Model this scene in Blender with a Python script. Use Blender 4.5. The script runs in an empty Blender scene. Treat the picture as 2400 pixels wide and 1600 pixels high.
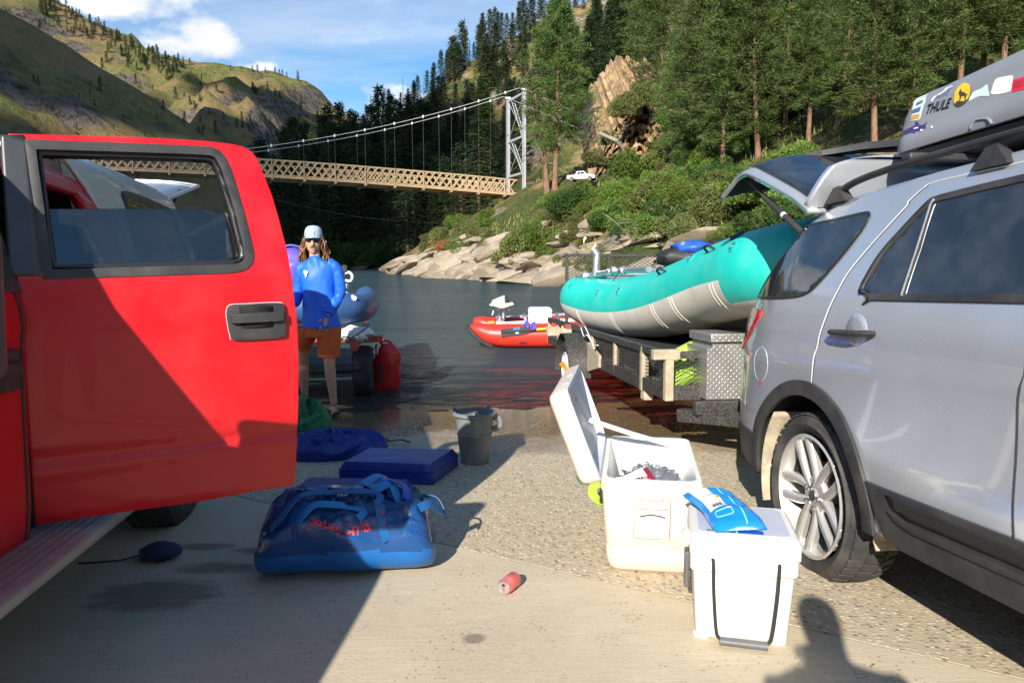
import bpy, bmesh, math, random
import numpy as np
from mathutils import Vector, Matrix, geometry
R = math.radians
scn = bpy.context.scene
C = scn.collection
# ---------------------------------------------------------------- camera
F = 1750.0; HZ = 605.0                       # focal length and horizon row, in the photograph's own pixels
PIT = math.atan((800 - HZ) / F); CH = 1.34    # tilt down, eye height above the ramp
cd = bpy.data.cameras.new('camera'); cam = bpy.data.objects.new('camera', cd); C.objects.link(cam)
cd.sensor_width = 36; cd.lens = F / 2400 * 36; cd.clip_end = 9000; cd.clip_start = .05
cam.location = (0, 0, CH); cam.rotation_euler = (math.pi / 2 - PIT, 0, 0); scn.camera = cam
# ---------------------------------------------------------------- light
SAZ, SEL = R(16.5), R(27)                     # the light travels forward and to the right
sl = bpy.data.lights.new('sun', 'SUN'); so = bpy.data.objects.new('sun', sl); C.objects.link(so)
sl.energy = 5.0; sl.angle = R(.5); sl.color = (1, .93, .82)
LD = Vector((math.sin(SAZ) * math.cos(SEL), math.cos(SAZ) * math.cos(SEL), -math.sin(SEL)))
so.rotation_euler = LD.to_track_quat('-Z', 'Y').to_euler()
w = bpy.data.worlds.new('World'); scn.world = w; w.use_nodes = True
nt = w.node_tree; nt.nodes.clear(); N = nt.nodes.new; L = nt.links.new
wo = N('ShaderNodeOutputWorld'); bg = N('ShaderNodeBackground'); bg.inputs[1].default_value = .085
sky = N('ShaderNodeTexSky'); sky.sky_type = 'NISHITA'; sky.sun_disc = False
sky.sun_elevation = SEL; sky.sun_rotation = SAZ + math.pi; sky.air_density = 1.0; sky.dust_density = .35; sky.ozone_density = 2.2
tc = N('ShaderNodeTexCoord'); sep = N('ShaderNodeSeparateXYZ'); L(tc.outputs['Generated'], sep.inputs[0])
def wm(op, a, b=None, c=None, clamp=False):
    n = N('ShaderNodeMath'); n.operation = op; n.use_clamp = clamp
    for i, q in enumerate((a, b, c)):
        if q is None: continue
        if isinstance(q, (int, float)): n.inputs[i].default_value = q
        else: L(q, n.inputs[i])
    return n.outputs[0]
zc = wm('ADD', wm('MAXIMUM', sep.outputs[2], 0), .12)
cmb = N('ShaderNodeCombineXYZ'); L(wm('DIVIDE', sep.outputs[0], zc), cmb.inputs[0]); L(wm('DIVIDE', sep.outputs[1], zc), cmb.inputs[1])
mp = N('ShaderNodeMapping'); mp.inputs['Scale'].default_value = (.55, 1.5, 1); mp.inputs['Rotation'].default_value = (0, 0, R(-28)); L(cmb.outputs[0], mp.inputs[0])
n1 = N('ShaderNodeTexNoise'); n1.inputs['Scale'].default_value = 1.0; n1.inputs['Detail'].default_value = 7; n1.inputs['Roughness'].default_value = .58; n1.inputs['Distortion'].default_value = .5; L(mp.outputs[0], n1.inputs[0])
r1 = N('ShaderNodeMapRange'); r1.inputs[1].default_value = .45; r1.inputs[2].default_value = .74; L(n1.outputs[0], r1.inputs[0])
mp2 = N('ShaderNodeMapping'); mp2.inputs['Scale'].default_value = (1, 1, 1.9); mp2.inputs['Location'].default_value = (3.1, 1.37, .2); L(tc.outputs['Generated'], mp2.inputs[0])
n2 = N('ShaderNodeTexNoise'); n2.inputs['Scale'].default_value = 13; n2.inputs['Detail'].default_value = 8; n2.inputs['Roughness'].default_value = .5; L(mp2.outputs[0], n2.inputs[0])
r2 = N('ShaderNodeMapRange'); r2.inputs[1].default_value = .52; r2.inputs[2].default_value = .60; L(n2.outputs[0], r2.inputs[0])
low = N('ShaderNodeMapRange'); low.inputs[1].default_value = .36; low.inputs[2].default_value = .24; L(sep.outputs[2], low.inputs[0])
blob = None                                   # cumulus banks standing over the ridges, by compass direction
for (az, el, rx, rz) in ((-21.5, 14.6, 4.6, 2.3), (-26, 16.5, 4.5, 1.6), (-9.4, 10.2, 4.4, 2.6), (-45, 14, 10, 4), (38, 16, 12, 5), (75, 14, 14, 5), (120, 18, 16, 6), (-90, 16, 14, 6), (-140, 15, 12, 5), (180, 20, 15, 6)):
    da = wm('SUBTRACT', wm('ARCTAN2', sep.outputs[0], sep.outputs[1]), R(az)); de = wm('SUBTRACT', wm('ARCSINE', sep.outputs[2]), R(el)); da = wm('DIVIDE', da, R(rx)); de = wm('DIVIDE', de, R(rz))
    d2 = wm('ADD', wm('MULTIPLY', da, da), wm('MULTIPLY', de, de)); blob = d2 if blob is None else wm('MINIMUM', blob, d2)
puff = wm('SUBTRACT', wm('MULTIPLY', n2.outputs[0], 4.2), wm('ADD', blob, 1.15))
r3 = N('ShaderNodeMapRange'); r3.inputs[1].default_value = .0; r3.inputs[2].default_value = .8; L(puff, r3.inputs[0])
cum = r3.outputs[0]; wisp = wm('MULTIPLY', r1.outputs[0], .58)
tot = wm('MAXIMUM', cum, wisp, clamp=True)
shd = N('ShaderNodeMapRange'); shd.inputs[1].default_value = .5; shd.inputs[2].default_value = .72; shd.inputs[3].default_value = 6.6; shd.inputs[4].default_value = 9.4; L(n2.outputs[0], shd.inputs[0])
ccol = N('ShaderNodeCombineXYZ')
L(wm('MULTIPLY', shd.outputs[0], .96), ccol.inputs[0]); L(wm('MULTIPLY', shd.outputs[0], .99), ccol.inputs[1]); L(wm('MULTIPLY', shd.outputs[0], 1.08), ccol.inputs[2])
mx = N('ShaderNodeMix'); mx.data_type = 'RGBA'; L(tot, mx.inputs[0]); hs = N('ShaderNodeHueSaturation'); hs.inputs['Saturation'].default_value = 1.32; hs.inputs['Value'].default_value = 1.05; L(sky.outputs[0], hs.inputs['Color']); L(hs.outputs[0], mx.inputs[6]); L(ccol.outputs[0], mx.inputs[7])
L(mx.outputs[2], bg.inputs[0]); L(bg.outputs[0], wo.inputs[0])
vs = scn.view_settings; vs.view_transform = 'Standard'; vs.look = 'None'; vs.exposure = .80; vs.gamma = 1
scn.cycles.max_bounces = 8; scn.cycles.transparent_max_bounces = 12; scn.cycles.caustics_reflective = False; scn.cycles.caustics_refractive = False
# ---------------------------------------------------------------- projecting the photograph's pixels on to real planes
cam_i = (Matrix.Translation((0, 0, CH)) @ Matrix.Rotation(math.pi / 2 - PIT, 4, 'X')).inverted()
SL = .028                                     # the ramp falls this much per metre
CO = Vector((0, 0, CH))
def ray(u, v):
    x = (u - 1200) / F; y = (800 - v) / F
    return Vector((x, math.cos(PIT) + y * math.sin(PIT), -math.sin(PIT) + y * math.cos(PIT)))
def at(u, v, Y):
    d = ray(u, v); return CO + d * (Y / d.y)
def gr(u, v, h=0):
    d = ray(u, v); t = (CH - h) / (-SL * d.y - d.z); return CO + d * t
def gz(y): return -SL * y
WY = 7.7; WZ = gz(WY)                         # where the river meets the ramp, and its level
def wat(u, v):
    d = ray(u, v); return CO + d * ((WZ - CH) / d.z)
def proj(p):
    q = cam_i @ Vector(p); return 1200 + F * q.x / -q.z, 800 - F * q.y / -q.z
def zoomer(x0, y0, k): return lambda x, y: (x0 + x / k, y0 + y / k)
Z1 = zoomer(0, 0, 2.6133); Z2 = zoomer(550, 150, 2.904); Z3 = zoomer(1200, 0, 2.6133); Z4 = zoomer(1650, 80, 3.136)
Z5 = zoomer(900, 500, 2.6133); Z6 = zoomer(1700, 480, 3.0157); Z7 = zoomer(1650, 320, 4.704); Z8 = zoomer(1680, 850, 2.6139)
ZB = zoomer(2080, 80, 4.9); ZD = zoomer(0, 300, 3.136); ZE = zoomer(0, 760, 2.3056); ZP = zoomer(640, 500, 3.0156)
ZG = zoomer(560, 900, 3.136); ZC = zoomer(1260, 850, 2.2727); ZR = zoomer(1280, 540, 3.7327); ZQ = zoomer(1060, 660, 7.84)
ZU = zoomer(580, 1150, 5.4698); ZK = zoomer(1600, 1130, 3.8233); ZO = zoomer(1380, 1000, 4.6107); ZS = zoomer(660, 510, 5.806)
class Frame:
    """a tilted set of axes: x to the right, y along ydir, z up"""
    def __init__(s, o, ydir):
        y = Vector(ydir).normalized(); x = y.cross(Vector((0, 0, 1))).normalized(); z = x.cross(y)
        s.m = Matrix.Translation(Vector(o)) @ Matrix((x, y, z)).transposed().to_4x4(); s.i = s.m.inverted()
    def hit(s, u, v, S):
        o = s.i @ CO; d = s.i.to_3x3() @ ray(u, v); X = 0.0
        for k in range(14):
            t = (X - o.x) / d.x; p = o + d * t
            X = X * .3 + .7 * S(p.y, p.z)
        return p.y, p.z
    def hits(s, pts, S): return [s.hit(u, v, S) for u, v in pts]
# ---------------------------------------------------------------- mesh helpers
class MB:
    def __init__(s): s.v = []; s.f = []; s.mi = []; s.cur = 0
    def add(s, vs_, fs_):
        b = len(s.v); s.v += [tuple(q) for q in vs_]; s.f += [tuple(i + b for i in f) for f in fs_]; s.mi += [s.cur] * len(fs_); return s
    def box(s, c, d, rot=None):
        c = Vector(c); q = [Vector((sx * d[0] / 2, sy * d[1] / 2, sz * d[2] / 2)) for sz in (-1, 1) for sy in (-1, 1) for sx in (-1, 1)]
        if rot is not None: q = [rot @ p for p in q]
        return s.add([c + p for p in q], [(0, 2, 3, 1), (4, 5, 7, 6), (0, 1, 5, 4), (2, 6, 7, 3), (0, 4, 6, 2), (1, 3, 7, 5)])
    def bar(s, a, b, wd, ht, up=(0, 0, 1)):
        a = Vector(a); b = Vector(b); y = (b - a); ln = y.length; y.normalize(); x = y.cross(Vector(up))
        if x.length < 1e-4: x = y.cross(Vector((1, 0, 0)))
        x.normalize(); z = x.cross(y); m = Matrix((x, y, z)).transposed()
        return s.box((a + b) / 2, (wd, ln, ht), m)
    def rings(s, rs, cap=True, close=True):
        n = len(rs[0]); vs_ = [p for r in rs for p in r]; fs_ = []
        for i in range(len(rs) - 1):
            for j in range(n if close else n - 1):
                k = (j + 1) % n; fs_.append((i * n + j, i * n + k, (i + 1) * n + k, (i + 1) * n + j))
        if cap and close: fs_.append(tuple(range(n))[::-1]); fs_.append(tuple((len(rs) - 1) * n + j for j in range(n)))
        return s.add(vs_, fs_)
    def tube(s, pts, r, n=8, cap=True, flat=1.0, up=None):
        P = [Vector(p) for p in pts]; rr = r if isinstance(r, (list, tuple)) else [r] * len(P); rs = []
        t0 = (P[1] - P[0]).normalized(); u = Vector(up) if up else (Vector((0, 0, 1)) if abs(t0.z) < .9 else Vector((1, 0, 0)))
        for i, p in enumerate(P):
            t = (P[min(i + 1, len(P) - 1)] - P[max(i - 1, 0)])
            if t.length < 1e-9: t = t0
            t.normalize(); u = u - t * u.dot(t)
            if u.length < 1e-6: u = t.orthogonal()
            u.normalize(); q = t.cross(u)
            rs.append([p + (u * math.cos(2 * math.pi * k / n) * flat + q * math.sin(2 * math.pi * k / n)) * rr[i] for k in range(n)])
        return s.rings(rs, cap)
    def ribbon(s, pts, wd, th, up=(0, 0, 1)):
        P = [Vector(p) for p in pts]; rs = []
        for i, p in enumerate(P):
            t = (P[min(i + 1, len(P) - 1)] - P[max(i - 1, 0)]).normalized(); q = t.cross(Vector(up)).normalized(); n_ = q.cross(t)
            rs.append([p + q * wd / 2 + n_ * th / 2, p - q * wd / 2 + n_ * th / 2, p - q * wd / 2 - n_ * th / 2, p + q * wd / 2 - n_ * th / 2])
        return s.rings(rs)
    def lathe(s, prof, n=32, m=None, cap=True):
        rs = [[Vector((r * math.cos(2 * math.pi * k / n), r * math.sin(2 * math.pi * k / n), z)) for k in range(n)] for r, z in prof]
        if m is not None: rs = [[m @ p for p in r] for r in rs]
        return s.rings(rs, cap)
    def grid(s, fn, nu, nv, closeu=False):
        vs_ = [fn(i / nu, j / nv) for i in range(nu if closeu else nu + 1) for j in range(nv + 1)]; fs_ = []; m = nu if closeu else nu + 1
        for i in range(nu):
            for j in range(nv):
                a = i * (nv + 1) + j; b = ((i + 1) % m) * (nv + 1) + j; fs_.append((a, b, b + 1, a + 1))
        return s.add(vs_, fs_)
    def prism(s, o, fn, d):
        """outline o (2-D) mapped by fn(a, b, depth)"""
        n = len(o); tri = geometry.tessellate_polygon([[Vector((a, b, 0)) for a, b in o]])
        vs_ = [fn(a, b, 0) for a, b in o] + [fn(a, b, d) for a, b in o]; fs_ = [t[::-1] for t in tri] + [tuple(i + n for i in t) for t in tri]
        fs_ += [(i, (i + 1) % n, (i + 1) % n + n, i + n) for i in range(n)]
        return s.add(vs_, fs_)
    def mesh(s, name, mats, smooth=35):
        me = bpy.data.meshes.new(name); me.from_pydata(s.v, [], s.f); me.update()
        for m in (mats if isinstance(mats, (list, tuple)) else [mats]): me.materials.append(m)
        if any(s.mi): me.polygons.foreach_set('material_index', s.mi)
        fix(me)
        if smooth: shade(me, smooth)
        return me
    def build(s, name, mats, parent=None, smooth=35, bevel=0, seg=2, sub=0, solid=0, **k):
        return link(name, s.mesh(name, mats, smooth), parent, bevel, seg, sub, solid, **k)
def fix(me):
    bm = bmesh.new(); bm.from_mesh(me); bmesh.ops.recalc_face_normals(bm, faces=bm.faces); bm.to_mesh(me); bm.free(); me.update()
def shade(me, ang=35):
    me.polygons.foreach_set('use_smooth', [True] * len(me.polygons))
    if ang < 170: me.set_sharp_from_angle(angle=R(ang))
def link(name, me, parent=None, bevel=0, seg=2, sub=0, solid=0, **k):
    o = bpy.data.objects.new(name, me); C.objects.link(o); o.parent = parent
    if solid: q = o.modifiers.new('s', 'SOLIDIFY'); q.thickness = solid; q.offset = k.get('soff', -1)
    if bevel: q = o.modifiers.new('b', 'BEVEL'); q.width = bevel; q.segments = seg; q.limit_method = 'ANGLE'; q.angle_limit = R(40)
    if sub: q = o.modifiers.new('u', 'SUBSURF'); q.levels = sub; q.render_levels = sub
    if bevel and me.polygons and not me.polygons[0].use_smooth: pass
    return o
def tag(o, label, cat, group=None):
    o['label'] = label; o['category'] = cat
    if group: o['group'] = group
    return o
def thing(name, label, cat, m=None, group=None):
    o = bpy.data.objects.new(name, None); C.objects.link(o); o.empty_display_size = .1
    if m is not None: o.matrix_world = m if isinstance(m, Matrix) else Matrix.Translation(Vector(m))
    return tag(o, label, cat, group)
def struct(o): o['kind'] = 'structure'; return o
def copytree(o, parent=None):
    c = o.copy(); C.objects.link(c); c.parent = parent
    for ch in list(o.children): copytree(ch, c)
    return c
def bez(p, n=8, closed=False):
    """Catmull-Rom through the points"""
    P = [Vector(q) for q in p]; out = []; m = len(P)
    for i in range(m if closed else m - 1):
        g = (lambda k: P[k % m]) if closed else (lambda k: P[min(max(k, 0), m - 1)])
        a, b, c, d = g(i - 1), g(i), g(i + 1), g(i + 2)
        for k in range(n):
            t = k / n; out.append(.5 * ((2 * b) + (c - a) * t + (2 * a - 5 * b + 4 * c - d) * t * t + (3 * b - a - 3 * c + d) * t ** 3))
    if not closed: out.append(P[-1])
    return out
def bez2(p, n=6, closed=True): return [(q.x, q.y) for q in bez([(a, b, 0) for a, b in p], n, closed)]
def inset(o, d):
    n = len(o); ar = sum(o[i][0] * o[(i + 1) % n][1] - o[(i + 1) % n][0] * o[i][1] for i in range(n)); sg = 1 if ar > 0 else -1; out = []
    for i in range(n):
        a = Vector(o[i - 1]); b = Vector(o[i]); c = Vector(o[(i + 1) % n]); t = ((b - a).normalized() + (c - b).normalized())
        if t.length < 1e-6: t = c - b
        t.normalize(); nrm = Vector((-t.y, t.x)) * sg; k = max(.5, (b - a).normalized().dot(t)) if (b - a).length > 1e-9 else 1
        out.append(tuple(b + nrm * d / k))
    return out
def skin(name, o, S, off, mat, parent, step=.06, holes=(), sg=1, solid=0, bevel=0, smooth=40, fnx=None, **k):
    """a panel with outline o in (y, z) laid on the curved side x = S(y, z), off metres proud of it"""
    loops = [list(o)] + [list(h) for h in holes]; flat = [p for l in loops for p in l]
    tri = geometry.tessellate_polygon([[Vector((a, b, 0)) for a, b in l] for l in loops])
    bm = bmesh.new(); vs_ = [bm.verts.new((0, a, b)) for a, b in flat]
    for t in tri:
        try: bm.faces.new([vs_[i] for i in t])
        except ValueError: pass
    if step:
        for ax in (1, 2):
            lo = min(p[ax - 1] for p in flat); hi = max(p[ax - 1] for p in flat); q = math.ceil(lo / step) * step
            while q < hi:
                no = [0, 0, 0]; no[ax] = 1; co = [0, 0, 0]; co[ax] = q + 1e-5
                bmesh.ops.bisect_plane(bm, geom=bm.verts[:] + bm.edges[:] + bm.faces[:], plane_co=co, plane_no=no); q += step
    bmesh.ops.recalc_face_normals(bm, faces=bm.faces); bm.normal_update()
    fs_ = sum(f.normal.x * f.calc_area() for f in bm.faces)
    if fs_ * sg < 0: bmesh.ops.reverse_faces(bm, faces=bm.faces)
    for v in bm.verts: v.co.x = S(v.co.y, v.co.z) + off * sg
    me = bpy.data.meshes.new(name); bm.to_mesh(me); bm.free(); me.materials.append(mat); shade(me, smooth)
    return link(name, me, parent, bevel, 2, 0, solid, **k)
def seam(name, pts, S, r, mat, parent, sg=1, off=0, closed=False, n=6):
    mb = MB(); P = [(S(a, b) + off * sg, a, b) for a, b in pts]
    if closed: P.append(P[0])
    mb.tube(P, r, n); return mb.build(name, mat, parent)
def text_mesh(body, size=1.0, shear=0.0, bold=0.0):
    cu = bpy.data.curves.new('t', 'FONT'); cu.body = body; cu.size = size; cu.shear = shear; cu.offset = bold; cu.align_x = 'CENTER'; cu.align_y = 'CENTER'; cu.resolution_u = 3
    o = bpy.data.objects.new('t', cu); C.objects.link(o); dg = bpy.context.evaluated_depsgraph_get()
    me = bpy.data.meshes.new_from_object(o.evaluated_get(dg)); bpy.data.objects.remove(o); bpy.data.curves.remove(cu); return me
def lettering(name, body, fn, mat, parent, size=1.0, shear=0.0, bold=0.0, cut=0):
    me = text_mesh(body, size, shear, bold)
    if cut:
        bm = bmesh.new(); bm.from_mesh(me); xs = [v.co.x for v in bm.verts]; q = min(xs)
        while q < max(xs):
            bmesh.ops.bisect_plane(bm, geom=bm.verts[:] + bm.edges[:] + bm.faces[:], plane_co=(q, 0, 0), plane_no=(1, 0, 0)); q += cut
        bm.to_mesh(me); bm.free()
    for v in me.vertices: v.co = Vector(fn(v.co.x, v.co.y))
    me.materials.clear(); me.materials.append(mat); me.update(); return link(name, me, parent)
from mathutils import noise as mno
def sn(x, y, seed=0, o=4): return mno.fractal(Vector((x, y, seed * 7.31)), 1.0, 2.0, o) * .75
# numpy value noise
def vnoise(x, y, seed=0):
    xi = np.floor(x).astype(np.int64); yi = np.floor(y).astype(np.int64); xf = x - xi; yf = y - yi
    def h(a, b):
        n = (a * 374761393 + b * 668265263 + seed * 1442695041) & 0xffffffff; n = ((n ^ (n >> 13)) * 1274126177) & 0xffffffff; return ((n ^ (n >> 16)) & 0xffff) / 65535.0
    u = xf * xf * (3 - 2 * xf); v = yf * yf * (3 - 2 * yf)
    return (h(xi, yi) * (1 - u) + h(xi + 1, yi) * u) * (1 - v) + (h(xi, yi + 1) * (1 - u) + h(xi + 1, yi + 1) * u) * v
def fbm(x, y, o=5, seed=0, g=.5):
    x = np.asarray(x, float); y = np.asarray(y, float); a = 1; s = 0; t = 0
    for k in range(o): s = s + a * (vnoise(x, y, seed + k * 17) * 2 - 1); t += a; a *= g; x = x * 2.03 + 7.1; y = y * 2.03 + 3.7
    return s / t
# ---------------------------------------------------------------- materials
def nodes(name):
    m = bpy.data.materials.new(name); m.use_nodes = True; t = m.node_tree; return m, t, t.nodes['Principled BSDF']
class NT:
    def __init__(s, t): s.t = t
    def n(s, ty, **k):
        q = s.t.nodes.new('ShaderNode' + ty)
        for a, b in k.items():
            if a in ('operation', 'data_type', 'blend_type', 'feature', 'use_clamp', 'noise_dimensions', 'distance', 'wave_type', 'bands_direction', 'wave_profile', 'interpolation_type', 'invert'): setattr(q, a, b)
            else:
                key = a.replace('_', ' '); i = q.inputs[key] if key in q.inputs else q.inputs[int(a[1:])]
                if hasattr(b, 'is_linked') or isinstance(b, bpy.types.NodeSocket): s.t.links.new(b, i)
                else: i.default_value = b
        return q
    def link(s, a, b): s.t.links.new(a, b)
    def coord(s, kind='Object', sc=(1, 1, 1), rot=(0, 0, 0)):
        c = s.n('TexCoord'); m = s.n('Mapping'); m.inputs['Scale'].default_value = sc; m.inputs['Rotation'].default_value = rot; s.link(c.outputs[kind], m.inputs[0]); return m.outputs[0]
    def noise(s, vec, sc, det=4, ro=.55, dist=0):
        return s.n('TexNoise', Vector=vec, Scale=sc, Detail=det, Roughness=ro, Distortion=dist).outputs[0]
    def ramp(s, f, a, b, lo=0.0, hi=1.0): return s.n('MapRange', i0=f, i1=a, i2=b, i3=lo, i4=hi).outputs[0]
    def mix(s, f, a, b, mode='MIX'):
        q = s.n('Mix', data_type='RGBA', blend_type=mode)
        for i, x in ((0, f), (6, a), (7, b)):
            if isinstance(x, bpy.types.NodeSocket): s.link(x, q.inputs[i])
            elif i == 0: q.inputs[0].default_value = x
            else: q.inputs[i].default_value = (*x, 1) if len(x) == 3 else x
        return q.outputs[2]
    def math(s, op, a, b=0.0, clamp=False): return s.n('Math', operation=op, use_clamp=clamp, i0=a, i1=b).outputs[0]
    def bump(s, h, st=.3, d=.02): return s.n('Bump', Strength=st, Distance=d, Height=h).outputs[0]
def mat(name, col, rough=.5, metal=0.0, var=.12, vs=6.0, bump=0.0, bs=40.0, dirt=None, dirta=.0, ds=3.0, coat=0.0, spec=.5, aniso=None, coords='Object', trans=0.0, ior=1.45, emit=None):
    m, t, b = nodes(name); q = NT(t); v = q.coord(coords, aniso or (1, 1, 1)); n_ = q.noise(v, vs, 5)
    f = q.ramp(n_, .3, .7)
    c = q.mix(f, tuple(max(0, x * (1 - var)) for x in col), tuple(min(1, x * (1 + var)) for x in col))
    if dirt: c = q.mix(q.math('MULTIPLY', q.ramp(q.noise(v, ds, 7, .65), .45, .75), dirta), c, dirt)
    t.links.new(c, b.inputs['Base Color']); b.inputs['Metallic'].default_value = metal
    t.links.new(q.ramp(q.noise(v, vs * 2.3, 4), .2, .8, max(.02, rough * .85), min(1, rough * 1.15)), b.inputs['Roughness'])
    b.inputs['Coat Weight'].default_value = coat; b.inputs['Coat Roughness'].default_value = .04; b.inputs['Specular IOR Level'].default_value = spec
    if trans: b.inputs['Transmission Weight'].default_value = trans; b.inputs['IOR'].default_value = ior
    if bump: t.links.new(q.bump(q.noise(v, bs, 5), bump, .01), b.inputs['Normal'])
    return m
def glass(name, tint, dens, rough=.02):
    """thin tinted pane: lets part of the light through, mirrors by angle"""
    m, t, b = nodes(name); t.nodes.remove(b); q = NT(t); out = t.nodes['Material Output']
    tr = q.n('BsdfTransparent'); tr.inputs[0].default_value = (*tint, 1)
    df = q.n('BsdfDiffuse'); v = q.coord(); dn = q.noise(v, 5, 6); t.links.new(q.mix(q.ramp(dn, .4, .7), (.02, .025, .03), (.05, .055, .06)), df.inputs[0])
    g = q.n('BsdfGlossy', Roughness=rough); g.inputs[0].default_value = (1, 1, 1, 1)
    fr = q.n('Fresnel', IOR=1.75)
    a = q.n('MixShader'); a.inputs[0].default_value = dens; t.links.new(tr.outputs[0], a.inputs[1]); t.links.new(df.outputs[0], a.inputs[2])
    e = q.n('MixShader'); t.links.new(fr.outputs[0], e.inputs[0]); t.links.new(a.outputs[0], e.inputs[1]); t.links.new(g.outputs[0], e.inputs[2]); t.links.new(e.outputs[0], out.inputs[0]); return m
# ================================================================ ground, river and hills
rnd = random.Random(7)
def concrete(name, aggregate):
    m, t, b = nodes(name); q = NT(t); v = q.coord(); sp = q.n('SeparateXYZ', Vector=v)
    big = q.noise(v, .9, 6, .6); fine = q.noise(v, 55, 5, .7)
    if aggregate:
        vo = q.n('TexVoronoi', Vector=q.coord(sc=(1, 1, .1)), Scale=44.0, Randomness=1.0); d = vo.outputs['Distance']
        cr = q.n('SeparateColor', Color=vo.outputs['Color'])
        st = q.mix(q.ramp(cr.outputs[0], .15, .95), (.30, .24, .165), (.72, .63, .47)); st = q.mix(q.ramp(cr.outputs[1], .74, .80, 0, .85), st, (.075, .07, .065)); st = q.mix(q.ramp(cr.outputs[2], .93, .97, 0, .6), st, (.72, .69, .62))
        c = q.mix(q.ramp(d, .36, .5), st, (.44, .36, .24)); c = q.mix(q.ramp(q.noise(v, 150, 3), .4, .7, 0, .35), c, (.52, .45, .33)); hgt = q.math('ADD', q.ramp(d, .1, .5, 1, 0), q.math('MULTIPLY', fine, .4))
        c = q.mix(q.ramp(big, .35, .7, 0, .35), c, (.5, .43, .31)); bst = .55
    else:
        br = q.noise(q.coord(sc=(1.2, 42, 1), rot=(0, 0, R(8))), 6, 3, .6)
        pit = q.n('TexVoronoi', Vector=v, Scale=46.0).outputs['Distance']; pk = q.ramp(q.noise(v, 5, 5, .7), .5, .68)
        c = q.mix(q.ramp(br, .3, .7), (.47, .395, .265), (.62, .535, .385)); c = q.mix(q.ramp(q.noise(v, .7, 8, .7), .38, .66, 0, .75), c, (.38, .32, .225))
        c = q.mix(q.ramp(fine, .35, .75, 0, .4), c, (.68, .60, .46)); c = q.mix(q.math('MULTIPLY', q.ramp(pit, .26, .2), pk), c, (.12, .10, .08))
        hgt = q.math('ADD', q.math('MULTIPLY', br, .8), q.math('ADD', q.math('MULTIPLY', fine, .6), q.ramp(pit, .26, .1, 0, -.5))); bst = .35
        # spilt water drying on the slab
        for (sx, sy, rx, ry) in ((gr(365, 1395).x, gr(365, 1395).y, .25, .16), (gr(510, 1330).x, gr(510, 1330).y, .17, .07), (gr(480, 1280).x, gr(480, 1280).y, .15, .05), (gr(1110, 1495).x, gr(1110, 1495).y, .045, .035), (gr(640, 1290).x, gr(640, 1290).y, .2, .05)):
            dx = q.math('DIVIDE', q.math('SUBTRACT', sp.outputs[0], sx), rx); dy = q.math('DIVIDE', q.math('SUBTRACT', sp.outputs[1], sy), ry)
            rr = q.math('ADD', q.math('ADD', q.math('MULTIPLY', dx, dx), q.math('MULTIPLY', dy, dy)), q.math('MULTIPLY', q.math('SUBTRACT', q.noise(q.coord(sc=(6, 16, 1)), 1.2, 5), .5), 2.6))
            c = q.mix(q.ramp(rr, 1.5, .5, 0, .68), c, (.14, .10, .07))
    wet = q.ramp(q.math('ADD', sp.outputs[1], q.math('MULTIPLY', q.math('SUBTRACT', q.noise(v, 1.6, 6, .65), .5), 2.4)), 5.4, 6.5)
    wetc = q.mix(1.0, c, (.36, .31, .25), 'MULTIPLY'); c = q.mix(wet, c, wetc)
    t.links.new(c, b.inputs['Base Color'])
    t.links.new(q.math('MAXIMUM', q.ramp(wet, 0, 1, .85, .10), .08), b.inputs['Roughness'])
    t.links.new(q.bump(q.math('MULTIPLY', hgt, q.ramp(wet, .3, 1, 1, .25)), bst, .004), b.inputs['Normal']); return m
M_broom = concrete('broomed_concrete', False); M_agg = concrete('exposed_aggregate_concrete', True)
M_joint = mat('joint_dirt', (.07, .06, .045), .9)
mb = MB(); mb.add([(-16, -12, gz(-12) - .003), (9.5, -12, gz(-12) - .003), (9.5, 24, gz(24) - .003), (-16, 24, gz(24) - .003)], [(0, 1, 2, 3)])
ramp = struct(mb.build('boat_ramp', M_joint))
# the joint between the two slabs runs askew across the ramp
ja = gr(561, 1163); jb = gr(2400, 1591); jd = (jb - ja); jd.z = 0; jd.normalize(); jn = Vector((-jd.y, jd.x, 0))
if jn.y < 0: jn = -jn
def slab(pts, m):
    q = MB(); n = len(pts); q.add([(x, y, gz(y)) for x, y in pts] + [(x, y, gz(y) - .006) for x, y in pts], [tuple(range(n)), tuple(range(2 * n - 1, n - 1, -1))] + [(i, (i + 1) % n, (i + 1) % n + n, i + n) for i in range(n)])
    return q.build('concrete_slab', m, ramp, smooth=0)
def jp(x, k): y = ja.y + (x - ja.x) * jd.y / jd.x; return (x + jn.x * k, y + jn.y * k)
slab([(-15.9, -11.9), (9.4, -11.9), jp(9.4, -.005), jp(-12, -.005), (-15.9, jp(-12, 0)[1])], M_broom)
slab([jp(-12, .005), jp(9.4, .005), (9.4, 23.9), (-15.9, 23.9), (-15.9, jp(-12, 0)[1] + .02)], M_agg)
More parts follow.
